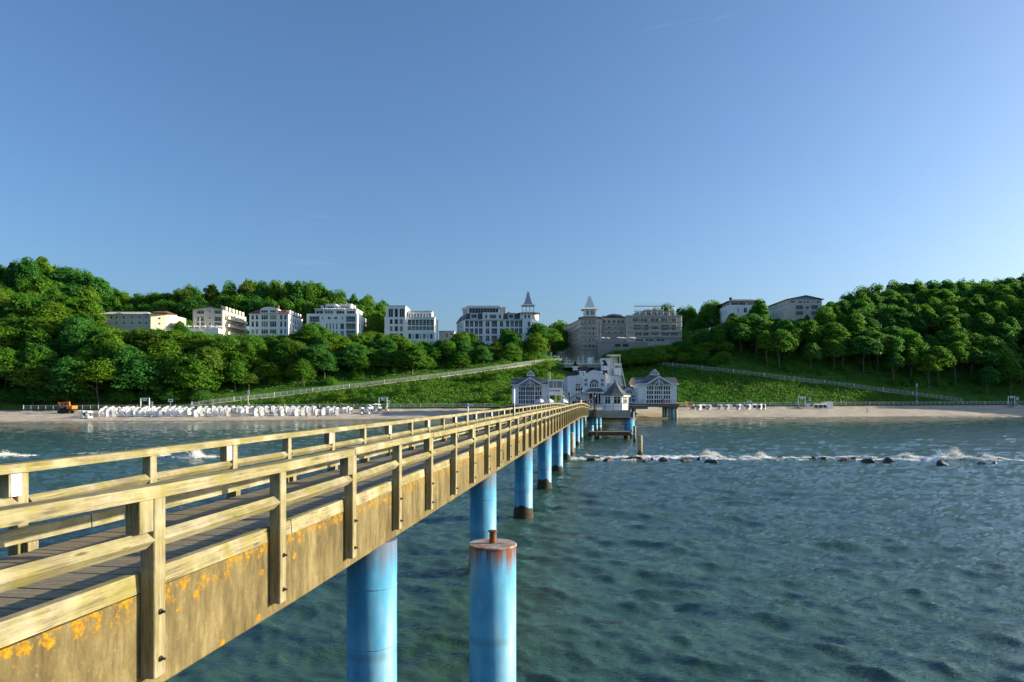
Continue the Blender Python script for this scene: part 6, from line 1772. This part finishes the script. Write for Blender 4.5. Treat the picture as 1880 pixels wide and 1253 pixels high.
seawall(-150, -4, 'dark ribbed sea wall behind the left beach'); seawall(52, 225, 'dark ribbed sea wall behind the right beach')
prom_rail(XL0, -5, 'white promenade railing above the left beach'); prom_rail(XR0, 224, 'white promenade railing above the right beach')

# ---- beach gates, signs, masts
def gate(px, lab, Yo=-.4, sign=True):
    Y = 220.0
    for _ in range(8): Y = float(prom_y(WX(px, Y))) + .2
    X = WX(px, Y); z = float(prom_z(X)); t = tag(empty('beach_gate', (X, Y, z)), lab, 'gate', 'white gates of the beach stairs'); w = 1.25
    for s in (-1, 1):
        MB().box(s * w - .11, s * w + .11, -.11, .11, -.9, 3.0).build('post', M['white_clean'], t)
        MB().bar((s * w * .98, -.15, .6), (s * (w * .98 + .5), -2.2, -.5), .1, .12).build('handrail', M['white_clean'], t)
    MB().box(-w - .11, w + .11, -.09, .09, 3.003, 3.2).build('lintel', M['white_clean'], t); MB().box(-w + .12, w - .12, -.04, .04, 2.45, 2.52).build('crossbar', M['dark'], t)
    s_ = MB().box(-.55, .55, -.1, -.05, 2.3, 2.95).build('sign_board', M['sign'], t)
    for i in range(2): MB().box(-.4, .4, -.112, -.102, 2.48 + i * .22, 2.56 + i * .22).build('sign_print', M['greylining'], s_)
    for i in range(5): MB().box(-w + .1, w - .1, -.5 - i * .4, -.1 - i * .4, -.12 - i * .22, -.04 - i * .22).build('step', M['stonegrey'], t)
def panel_sign(px, py_top, w, h, lab, Y=None, blue=False, pole=2.0):
    Yv = 220.0
    for _ in range(8): Yv = float(prom_y(WX(px, Yv))) + 1.2
    X = WX(px, Yv); z = float(prom_z(X)); zt = WZ(py_top, Yv) - z
    t = tag(empty('information_sign', (X, Yv, z)), lab, 'sign'); MB().cyl((0, .03, 0), (0, .03, zt - h * .5), .045, n=8).build('pole', M['railwhite'], t)
    b_ = MB().box(-w / 2, w / 2, -.05, -.02, zt - h, zt).build('board', M['sign'], t); MB().box(-w * .32, w * .32, -.062, -.052, zt - h * .72, zt - h * .3).build('print', M['signblue'] if blue else M['greylining'], b_)
gate(266, 'white portal gate of the beach stairs behind the left beach chairs'); gate(703, 'white portal gate of the beach stairs by the peaked beach hut')
gate(1472, 'white portal gate of the beach stairs behind the right beach chairs'); gate(1857, 'white portal gate of the beach stairs at the far right edge')
panel_sign(278.5, 738, .75, .95, 'small white notice board right of the left portal gate'); panel_sign(713.5, 735.5, .8, 1.0, 'small white notice board right of the gate by the grey tent')
panel_sign(1487, 731, .85, 1.1, 'small white notice board right of the gate above the right beach'); panel_sign(1868, 729.5, .85, 1.1, 'small white notice board right of the gate at the far right edge')
panel_sign(313, 733, 1.4, .85, 'wide white sign with dark blue print on the left promenade', blue=True); panel_sign(1376, 736.5, 1.9, .55, 'long white sign on the right promenade railing', blue=False)
def mast(px, py_top, lab):
    Yv = 225.0
    for _ in range(8): Yv = float(prom_y(WX(px, Yv))) + 8.2
    X = WX(px, Yv); z = gz(X, Yv); zt = WZ(py_top, Yv) - z; t = tag(empty('lamp_mast', (X, Yv, z)), lab, 'mast')
    MB().cyl((0, 0, -.2), (0, 0, zt - 1.2), .11, .09, 8).build('pole', M['railwhite'], t); MB().box(-.35, .35, -.12, .12, zt - 1.3, zt).build('panel', M['steel'], t)
    MB().box(-.12, .12, -.16, -.124, zt - 1.1, zt - .2).build('panel_face', M['loggia'], t); MB().box(-.25, .25, -.2, .2, 0, .75).build('cabinet', M['railwhite'], t)
mast(455.5, 717, 'pale mast with panel head on the slope left of the restaurant'); mast(1683, 704.5, 'pale mast with panel head beside the right slanting path')

# ---- sign post left of the pier, tall lamp on the far pier railing
sp = tag(empty('signal_post', (WX(859, 150), 150, -1)), 'white post with a small flag-shaped sign standing left of the pier', 'post')
MB().cyl((0, 0, 0), (0, 0, WZ(741, 150) + 1), .12, n=8).build('pole', M['white_clean'], sp); MB().box(.1, 1.25, -.04, .04, WZ(743.5, 150) + 1 - .25, WZ(741.5, 150) + 1.0).build('sign_board', M['sign'], sp)
lY = 43.8; lxx = WX(942.5, lY)
lp = tag(empty('lamp_post', (lxx, lY, 3.8)), 'slim pier lamp with tall white lantern on dark post at the far railing', 'lamp post')
MB().cyl((0, 0, 0), (0, 0, WZ(741, lY) - 3.8), .035, n=10).build('pole', M['dark'], lp); MB().cyl((.06, 0, 0), (.06, 0, WZ(741, lY) - 3.8), .03, n=10).build('pole', M['steel'], lp)
ln = MB().cyl((.01, 0, WZ(741, lY) - 3.798), (.01, 0, WZ(716.5, lY) - 3.8), .095, n=16).build('lantern', M['lamp_white'], lp); MB().cyl((.01, 0, WZ(716.5, lY) - 3.799), (.01, 0, WZ(716, lY) - 3.77), .10, n=16).build('lantern_cap', M['white_clean'], ln)

# ---- parasols
def parasol(X, Y, z, r, h, lab, grp, mat='canvas', drop=.35):
    t = tag(empty('parasol', (X, Y, z)), lab, 'parasol', grp); MB().cyl((0, 0, 0), (0, 0, h), .04, n=6).build('pole', M['white_clean'], t)
    MB().lathe([(r, h - drop - .15), (r * 1.01, h - drop), (r * .6, h - drop * .4), (r * .2, h - .05), (.03, h + .1)], n=8).build('canopy', M[mat], t)
for k, (px, w) in enumerate(((992, 1.55), (1009, 1.45), (1034, 1.4))):
    parasol(WX(px, 190), 190, dz2 - .06, w, 5.55 - dz2 + .35, ['pale domed parasol in front of the left pavilion', 'pale domed parasol beside the stilts of the lifeguard hut', 'pale domed parasol right of the lifeguard hut'][k], 'parasols on the forecourt', 'canvas', .9)
tb = TERR[2]; tl = TERR[0]
tf = tag(empty('hotel_terrace', (tl.x - 1.5, tl.y - 5.2, tl.z)), 'low white terrace front of the gabled cream hotel', 'terrace'); MB().box(0, 14, 0, 5, -6, 1.1).build('terrace_wall', M['white'], tf)
for i in range(7): MB().box(i * 2.2, i * 2.2 + .12, 0, .12, 1.1, 2.6).build('terrace_post', M['white_clean'], tf)
for i, n_ in enumerate(('leftmost', 'second', 'third', 'fourth', 'rightmost')):
    parasol(tl.x - .2 + i * 3.0, tl.y - 2.8, tl.z + 1.1, 1.75, WZ(600, tl.y) - tl.z - 1.1, '%s of the five white parasols in front of the gabled cream hotel' % n_, 'parasols of the gabled hotel')
fp = tag(empty('flagpole', (WX(367, tl.y - 6), tl.y - 6, tl.z - 4)), 'white flagpole in front of the gabled cream hotel', 'flagpole'); MB().cyl((0, 0, 0), (0, 0, WZ(584, tl.y - 6) - tl.z + 4), .12, .09, 8).build('pole', M['white_clean'], fp); MB().lathe([(.03, WZ(584, tl.y - 6) - tl.z + 4), (.16, WZ(584, tl.y - 6) - tl.z + 4.12), (.03, WZ(584, tl.y - 6) - tl.z + 4.25)], n=8).build('finial', M['white_clean'], fp)
tzz = tz0 + Hw + .3
for i, (px, w) in enumerate(((1105, 1.2), (1115.5, 1.3), (1135, 1.3), (1143, 1.6), (1157, 1.5), (1163, 1.3))):
    parasol(WX(px, 294), 294 + (i % 2), tzz, w, 2.4, '%s white parasol from the left on the terrace below the scaffolding' % ('first', 'second', 'third', 'fourth', 'fifth', 'sixth')[i], 'parasols on the scaffolded hotel terrace')

# ---- beach chairs
def chair_meshes(lining):
    w = .62; prof = [(.40, .02), (.46, .75), (.50, 1.05), (.40, 1.42), (.16, 1.62), (-.14, 1.64), (-.36, 1.50), (-.46, 1.28)]
    s = MB()
    for (ya, za), (yb, zb) in zip(prof[:-1], prof[1:]): s.bar((0, ya, za), (0, yb, zb), 2 * w, .06, 0, (0, .2, 1) if abs(zb - za) < .3 else (0, 1, 0))
    for sx in (-1, 1):
        poly = [(.38, .02), (-.42, .02), (-.42, .62), (-.18, .72), (-.02, 1.0), (-.42, 1.30), (-.34, 1.46), (-.13, 1.60), (.15, 1.58), (.37, 1.40), (.46, 1.05), (.42, .7)]
        x0, x1 = (w - .04, w) if sx > 0 else (-w, -w + .04); n = len(poly)
        s.add([(x0, y, z) for y, z in poly] + [(x1, y, z) for y, z in poly], [tuple(range(n)), tuple(range(2 * n - 1, n - 1, -1))] + [(i, (i + 1) % n, (i + 1) % n + n, i + n) for i in range(n)])
    s.box(-w + .045, w - .045, -.42, .3, .04, .40)
    l = MB().box(-w + .06, w - .06, -.40, .28, .402, .50); l.box(-w + .06, w - .06, .28, .36, .5, 1.35)
    return s.mesh('basket', M['wicker']), l.mesh('cushion', lining)
CH = {'grey': chair_meshes(M['greylining']), 'brown': chair_meshes(M['stripe'])}
rc_ = random.Random(21)
def chair(X, Y, rz, lab, grp, lin='grey', sc=1.12):
    o = empty('beach_chair', (X, Y, gz(X, Y) - .02), rz); o.scale = (sc, sc, sc); tag(o, lab, 'beach chair', grp); link('basket', CH[lin][0], o); link('cushion', CH[lin][1], o)
NCH = 0
for row, (t, lab) in enumerate(((.38, 'in the front row'), (.55, 'in the second row'), (.70, 'in the third row'), (.84, 'in the rear row'))):
    px = 186.0 + row * 3
    while px < (640, 650, 640, 600)[row]:
        Y = 180.0
        for _ in range(6):
            X = WX(px, Y); Y = float(water_y(X)) + (float(prom_y(X)) - float(water_y(X))) * (t + rc_.uniform(-.012, .012))
        X = WX(px, Y)
        if rc_.random() < .86:
            seg_ = 'left of the portal gate' if px < 255 else ('right of the portal gate' if px < 380 else ('below the foot of the left path' if px < 520 else 'towards the pier'))
            chair(X, Y + rc_.uniform(-.3, .3), R(118) + rc_.uniform(-.22, .22), 'white wicker beach chair %s, %s' % (lab, seg_), 'white chairs on the left beach', 'brown' if rc_.random() < .15 else 'grey'); NCH += 1
        px += rc_.uniform(11.6, 13.2)
for px, py, lab in ((155, 768, 'leftmost white beach chair standing apart near the excavator'), (163.5, 768, 'second white beach chair standing apart near the excavator'), (664, 760, 'white beach chair standing alone right of the chair rows'), (677, 760, 'white beach chair left of the grey tent gate'), (681, 759, 'narrow white beach chair in front of the grey tent'), (696, 759, 'white beach chair in front of the gate by the grey tent')):
    X, Y, z = hit(px, py, 165, 215); chair(X, Y, R(70), lab, 'white chairs on the left beach')
rl = ['leftmost', 'second', 'third', 'fourth', 'fifth', 'sixth', 'seventh', 'eighth', 'ninth', 'tenth', 'eleventh', 'twelfth', 'thirteenth']
for k, px in enumerate((1271, 1283, 1292, 1302, 1322, 1335, 1341, 1356, 1361.5, 1374, 1385, 1394.5, 1401)):
    X, Y, z = hit(px, 753.5 - (px - 1271) * .012, 205, 262); chair(X, Y, [R(10), R(-70), R(5), R(-80), R(-75), R(-70), R(-95), R(-60), R(-100), R(-70), R(8), R(-50), R(-30)][k] + rc_.uniform(-.1, .1), '%s beach chair from the left on the shaded right beach' % rl[k], 'chairs on the right beach', 'brown' if k in (0, 2, 10, 11, 12) else 'grey', 1.2)
# storage box, stacked chairs and small items by the right gate
X, Y, z = hit(1519, 751, 215, 275); o = tag(empty('storage_cabin', (X, Y, z)), 'white beach storage cabin right of the gate above the right beach', 'cabin'); MB().box(-1.6, 1.6, -1, 1, 0, 2.5).build('body', M['white'], o); MB().box(-1.7, 1.7, -1.1, 1.1, 2.503, 2.62).build('roof', M['white_clean'], o); MB().box(-1.2, -.3, -1.05, -1.004, .1, 2.0).build('door', M['railwhite'], o)
for px, lab, k in ((1483, 'white beach chair at the foot of the right gate', 'grey'), (1497, 'brown-lined beach chair left of the storage cabin', 'brown'), (1505.5, 'brown-lined beach chair beside the storage cabin', 'brown'), (1513, 'brown-lined beach chair in front of the storage cabin', 'brown')):
    X, Y, z = hit(px, 751.5, 215, 275); chair(X, Y - .5, R(5) if k == 'brown' else R(80), lab, 'chairs on the right beach', k, 1.2)
# grey tent and rental hut by the second left gate
X, Y, z = hit(678, 757, 170, 222); o = tag(empty('beach_tent', (X, Y, z)), 'pale grey peaked beach hut in front of the promenade railing', 'hut'); MB().prism([(-.85, 0), (.85, 0), (.85, 1.6), (0, 2.1), (-.85, 1.6)], -.7, .9).build('body', M['sign'], o); MB().prism([(-1.0, 1.55), (0, 2.12), (1.0, 1.55), (1.0, 1.65), (0, 2.25), (-1.0, 1.65)], -.85, 1.05).build('roof', M['white_clean'], o)
X, Y, z = hit(688, 757, 170, 222); parasol(X, Y + 1.5, z, 1.5, 2.6, 'grey parasol beside the gate and the peaked beach hut', None, 'sign', .3)

# ---- excavator
eX, eY, ez = hit(121, 759.5, 165, 205); ek = eY / F
ex = tag(empty('excavator', (eX, eY, ez)), 'orange tracked excavator with folded boom parked on the left sand', 'excavator')
def epx(x, y): return ((x - 121) * ek, (759.5 - y) * ek)
for yy in (-1.1, .6):
    tr = MB(); a = [(-1.75, .45), (-1.55, .12), (-1.3, 0), (1.3, 0), (1.6, .15), (1.75, .45), (1.5, .8), (-1.5, .8)]; tr.prism(a, yy, yy + .55); tr.build('track', M['rubber'], ex)
MB().cyl((0, 0, .8), (0, 0, 1.0), .75, n=16).build('slew_ring', M['dark'], ex)
MB().box(-.9, 2.3, -1.2, 1.2, 1.0, 1.25).build('turntable', M['rubber'], ex)
cw = MB(); cw.cbox(.85, 2.5, -1.2, 1.2, 1.252, 2.1, .08); cw.build('engine_cover', M['orange'], ex)
cab_ = MB().cbox(-.85, .35, -1.15, .1, 1.252, 2.30, .07).build('cab', M['dark'], ex); MB().box(-.7, .2, -1.175, -1.152, 1.65, 2.2).build('cab_window', M['glass'], cab_)
x1, z1_ = epx(125.8, 746.0); x2, z2_ = epx(124.0, 739.2); x3, z3_ = epx(106.5, 740.8); x4, z4_ = epx(111.5, 751.5)
bm_ = MB(); bm_.bar((.7, .45, 1.6), (x1, .45, z1_), .34, .42); bm_.bar((x1, .45, z1_ - .2), (x2 + .1, .45, z2_ + .1), .34, .42); bm_.bar((x2 + .2, .45, z2_), (x3, .45, z3_), .34, .40); bm_.build('boom', M['orange'], ex)
MB().bar((x3 - .2, .45, z3_ + .2), (x4, .45, z4_), .30, .38).build('stick', M['orange'], ex); MB().bar((x2 - .5, .45, z2_ - .35), (.3, .45, 1.6), .12, .14).build('cylinder', M['steel'], ex); MB().bar((x3 + 1.2, .45, z3_ - .3), (x4 + .15, .45, z4_ + .6), .12, .14).build('cylinder', M['steel'], ex)
bk = MB(); bk.prism([(x4 - .4, z4_ + .1), (x4 + .25, z4_ + .15), (x4 + .4, z4_ - .5), (x4 + .0, z4_ - .95), (x4 - .5, z4_ - .7)], .0, .9); bk.build('bucket', M['rubber'], ex)

# ---- people
def person_mesh(seed, shirt, pants, stride, arm):
    """one continuous figure 1.72 m tall grown over a joint skeleton"""
    J = {'pel': (0, 0, .92, .125), 'waist': (0, .0, 1.10, .115), 'chest': (0, -.01, 1.32, .14), 'neck': (0, 0, 1.47, .055), 'head': (0, -.02, 1.57, .085), 'top': (0, -.02, 1.68, .075)}
    E = [('pel', 'waist'), ('waist', 'chest'), ('chest', 'neck'), ('neck', 'head'), ('head', 'top')]
    for s, q in ((-1, 'l'), (1, 'r')):
        st_ = stride * s
        J.update({'hip' + q: (s * .09, 0, .86, .085), 'knee' + q: (s * .10, -.04 + st_ * .5 - .02, .48, .058), 'ank' + q: (s * .10, st_, .08, .04), 'toe' + q: (s * .11, st_ - .14, .035, .03),
                  'sho' + q: (s * .18, 0, 1.40, .058), 'elb' + q: (s * .23, .02 - st_ * .4 - arm * .05, 1.13, .042), 'wri' + q: (s * .23, -.06 - st_ * .8 - arm * .15, .89 + arm * .2, .030), 'han' + q: (s * .23, -.09 - st_ * .9 - arm * .2, .80 + arm * .25, .032)})
        E += [('pel', 'hip' + q), ('hip' + q, 'knee' + q), ('knee' + q, 'ank' + q), ('ank' + q, 'toe' + q), ('chest', 'sho' + q), ('sho' + q, 'elb' + q), ('elb' + q, 'wri' + q), ('wri' + q, 'han' + q)]
    ks = list(J); me = bpy.data.meshes.new('body'); me.from_pydata([J[k][:3] for k in ks], [(ks.index(a), ks.index(c)) for a, c in E], [])
    o = bpy.data.objects.new('tmp_body', me); col.objects.link(o); md = o.modifiers.new('s', 'SKIN'); o.modifiers.new('d', 'SUBSURF').levels = 1
    for i, k in enumerate(ks):
        me.skin_vertices[0].data[i].radius = (J[k][3], J[k][3] * .85); me.skin_vertices[0].data[i].use_root = (k == 'pel')
    dg = bpy.context.evaluated_depsgraph_get(); ev = o.evaluated_get(dg); m2 = bpy.data.meshes.new_from_object(ev); bpy.data.objects.remove(o)
    m2.name = 'body'; m2.materials.clear()
    for m_ in (M['skin'], shirt, pants): m2.materials.append(m_)
    for p in m2.polygons:
        c = p.center; p.use_smooth = True
        p.material_index = 0 if c.z > 1.46 or (abs(c.x) > .19 and c.z < 1.12 and c.z > .7) else (1 if c.z > .93 else (2 if c.z > .09 else 2))
    return m2
cl = {n_: plain('cloth_' + n_, c, .85, .12, 8.0) for n_, c in (('red', (.42, .03, .03)), ('navy', (.03, .04, .10)), ('white', (.7, .7, .68)), ('black', (.02, .02, .022)), ('blue', (.08, .16, .35)), ('pink', (.55, .28, .30)), ('denim', (.07, .10, .18)), ('sand', (.35, .28, .18)))}
hairm = MB().lathe([(.02, 1.545), (.085, 1.56), (.098, 1.63), (.085, 1.70), (.03, 1.745)], (0, .012), 10).mesh('hair', M['hair'], True)
PB = {}
def person(X, Y, z, rz, lab, shirt, pants, stride=.0, arm=0.0, sc=1.0, grp=None):
    key = (shirt, pants, stride, arm)
    if key not in PB: PB[key] = person_mesh(1, cl[shirt], cl[pants], stride, arm)
    o = empty('person', (X, Y, z), rz); o.scale = (sc, sc, sc); tag(o, lab, 'person', grp); link('body', PB[key], o); link('hair', hairm, o)
for px, Y, rz, sh, pa, ar, lab in ((1053, 108, 2.8, 'black', 'denim', 0, 'person in dark top at the left of the group by the lantern arch'), (1058, 110, 3.5, 'navy', 'black', .6, 'person in navy top in the group at the pier end'), (1062.5, 107, 2.6, 'red', 'black', 0, 'person in bright red top at the pier end'),
        (1066.5, 112, .4, 'white', 'denim', 0, 'person in white top behind the pier railing'), (1071, 109, 3.0, 'black', 'black', .5, 'person in black right of the red top'), (1076, 107, 3.4, 'black', 'navy', 0, 'person in black near the middle of the lantern arch'), (1080.5, 110, 2.5, 'blue', 'black', 0, 'person in blue right of the arch middle'), (1085, 111, .2, 'black', 'denim', .4, 'person in black beside the right arch column')):
    person(WX(px, Y), Y, pz - .1 if WX(px, Y) < X0 else pz, rz, lab, sh, pa, 0.0, ar, 1.0 + (px % 3) * .03)
for px, py, sh, pa, sd_, lab in ((421.5, 769, 'red', 'sand', .16, 'person in red at the water in front of the left chairs'), (562, 768.5, 'black', 'black', .18, 'person in black walking in front of the left chair rows'), (582.5, 768, 'sand', 'black', .0, 'person in brown standing in front of the left chair rows'), (690.5, 761.5, 'pink', 'denim', .15, 'person in pink walking towards the beach hut'), (708, 757, 'sand', 'sand', .0, 'person in beige under the notice board'), (712.5, 761, 'white', 'black', .17, 'person in white shirt and black trousers by the notice board'),
        (1592, 758, 'navy', 'black', .2, 'dark-clad person walking alone along the right water line')):
    X, Y, z = hit(px, py, 165, 262); person(X, Y, z, 1.2, lab, sh, pa, sd_)
for px, sh, lab in ((1544, 'white', 'person in white on the promenade above the right beach'), (1549, 'blue', 'person in blue on the promenade above the right beach')):
    Y = 250.0
    for _ in range(8): Y = float(prom_y(WX(px, Y))) + 2
    X = WX(px, Y); person(X, Y, float(prom_z(X)) + .02, .5, lab, sh, 'denim')
person(WX(1218, 197), 197.2, dz - .02, 2.9, 'person in red on the deck of the right pavilion', 'red', 'red'); person(WX(1046, 267), 270, tz + .36, .2, 'person in blue on the top terrace of the stairs', 'blue', 'black'); person(WX(1033, 264), 268.5, gz(WX(1033, 264), 268.5), .2, 'person in pink at the top of the left path', 'pink', 'denim')

# ------------------------------------------------------------------ rocks, foam and spray on the reef
rkn = NT('wet_boulder'); _v = rkn.coords((1, 1, 1))
M['rock'] = rkn.out(rkn.ramp(rkn.noise(_v, 2.2, 7.0, .7), [(.3, (.022, .018, .014)), (.6, (.075, .055, .040)), (.8, (.16, .12, .085))]), .45, rkn.bump(rkn.noise(_v, 5.0, 6.0, .7), .8, .08), None, .5)
rr_ = random.Random(9)
def rock_mesh(seed):
    b_ = bmesh.new(); bmesh.ops.create_icosphere(b_, subdivisions=3, radius=1.0); r_ = random.Random(seed)
    cuts = [(Vector((r_.uniform(-1, 1), r_.uniform(-1, 1), r_.uniform(-.3, 1))).normalized(), r_.uniform(.5, .85)) for _ in range(9)]
    for v in b_.verts:
        for n_, d in cuts:
            e = v.co.dot(n_) - d
            if e > 0: v.co -= n_ * e * .92
        v.co += Vector((r_.uniform(-.025, .025), r_.uniform(-.025, .025), r_.uniform(-.025, .025)))
    me = bpy.data.meshes.new('rock'); b_.to_mesh(me); b_.free(); me.materials.append(M['rock']); return me
RM = [rock_mesh(s) for s in range(7)]
rocks = [(1086, 845, 20, 6), (1113, 846.5, 22, 6), (1165, 844, 40, 7), (1197, 845, 8, 5), (1183, 848, 9, 3), (1218, 846, 20, 7), (1243, 842, 20, 3), (1257, 846.5, 24, 6), (1281, 845, 12, 6), (1307, 850.5, 32, 7), (1318, 842, 14, 5), (1432, 841, 10, 3), (1494, 843, 13, 5), (1509, 843.5, 22, 5), (1544, 845, 20, 4), (1564, 842.5, 12, 4), (1590, 848, 28, 6), (1629, 849, 26, 9), (1722, 842.5, 14, 5), (1727, 853, 20, 8), (1796, 841, 18, 6), (1797, 852, 16, 5), (1821, 852, 8, 5), (1836, 846, 14, 4), (310, 841, 16, 4), (326, 842.5, 9, 4)]
ordn = 'first second third fourth fifth sixth seventh eighth ninth tenth eleventh twelfth thirteenth fourteenth fifteenth sixteenth seventeenth eighteenth nineteenth twentieth twenty-first twenty-second twenty-third twenty-fourth'.split()
for k, (px, py, w, h_) in enumerate(rocks):
    Y = F * EYE / (py - HZ); X = WX(px, Y); kk = Y / F; o = link('rock', RM[k % 7]); o.location = (X, Y - .25, h_ * kk * .22)
    o.scale = (w * kk * .50, max(.45, w * kk * .34), h_ * kk * .95); o.rotation_euler = (rr_.uniform(-.2, .2), rr_.uniform(-.2, .2), rr_.uniform(-.5, .5))
    lab = 'dark wet boulder in the reef right of the pier, %s from the pier' % ordn[k] if k < 24 else ('larger wet boulder in the surf left of the pier' if k == 24 else 'smaller wet boulder in the surf left of the pier')
    tag(o, lab, 'rock', 'boulders of the reef')
fm = NT('sea_foam'); M['foam'] = fm.out((.84, .85, .83), .75, None, None, .3)
_fb = fm.bsdf; _fb.inputs['Subsurface Weight'].default_value = 0.0
def spray(name, lab, spots, seed):
    rs = np.random.default_rng(seed); C = []; S = []
    for px, py, w, h_, n in spots:
        n = int(n * 2.6)
        Y = F * EYE / (py - HZ) + 1.3; X = WX(px, Y); kk = Y / F
        a = rs.normal(0, w * kk * .42, n); e = rs.exponential(.30, n).clip(0, 1.15); e *= np.exp(-(a / (w * kk * .75)) ** 2)
        a += (rs.random(n) - .5) * .25 + e * .18 * w * kk * np.sin(a * 3 + px)
        C.append(np.stack([X + a, Y + rs.normal(0, .45, n), e * h_ * kk * (.75 + .35 * np.sin(a * 5 + px))], 1)); S.append(rs.uniform(.007, .034, n) * (1.25 - .7 * e))
    C = np.concatenate(C); S = np.concatenate(S)[:, None]
    base = np.array([[1, 1, 1], [1, -1, -1], [-1, 1, -1], [-1, -1, 1]], float)
    q = rs.normal(size=(len(C), 4)); q /= np.linalg.norm(q, axis=1, keepdims=True); w_, x_, y_, z_ = q.T
    Rm = np.stack([1 - 2 * (y_ ** 2 + z_ ** 2), 2 * (x_ * y_ - w_ * z_), 2 * (x_ * z_ + w_ * y_), 2 * (x_ * y_ + w_ * z_), 1 - 2 * (x_ ** 2 + z_ ** 2), 2 * (y_ * z_ - w_ * x_), 2 * (x_ * z_ - w_ * y_), 2 * (y_ * z_ + w_ * x_), 1 - 2 * (x_ ** 2 + y_ ** 2)], 1).reshape(-1, 3, 3)
    v = (C[:, None, :] + np.einsum('nij,kj->nki', Rm, base) * S[:, :, None]).reshape(-1, 3)
    t = (np.arange(len(C))[:, None, None] * 4 + np.array([[0, 1, 2], [0, 2, 3], [0, 3, 1], [1, 3, 2]])[None]).reshape(-1, 3)
    tag(link(name, np_mesh(name, v, t, M['foam'])), lab, kind='stuff')
low = [(px, 844 + rr_.uniform(-3, 3), 16, 4.5, 330) for px in range(1048, 1400, 12)] + [(px, 843 + rr_.uniform(-2, 4), 14, 2.5, 90) for px in range(1405, 1640, 16)] + [(px, 845 + rr_.uniform(-3, 3), 16, 5, 330) for px in range(1645, 1845, 12)]
spray('reef_spray', 'white spray and foam breaking over the boulders right of the pier', low + [(1305, 838, 16, 12, 1100), (1397, 841, 12, 9, 900), (1668, 844, 16, 12, 1300), (1732, 847, 9, 22, 1300), (1756, 846, 16, 22, 2600), (1746, 848, 18, 12, 1500), (1085, 842, 24, 6, 700), (1812, 845, 12, 10, 900)], 4)
spray('surf_spray', 'white spray where waves break left of the pier', [(361, 842, 12, 22, 1700), (352, 842, 16, 9, 700), (296, 839, 10, 10, 400), (10, 838, 16, 10, 400), (48, 840, 24, 4, 300), (330, 843, 26, 3, 400), (385, 842, 14, 4, 250)], 6)
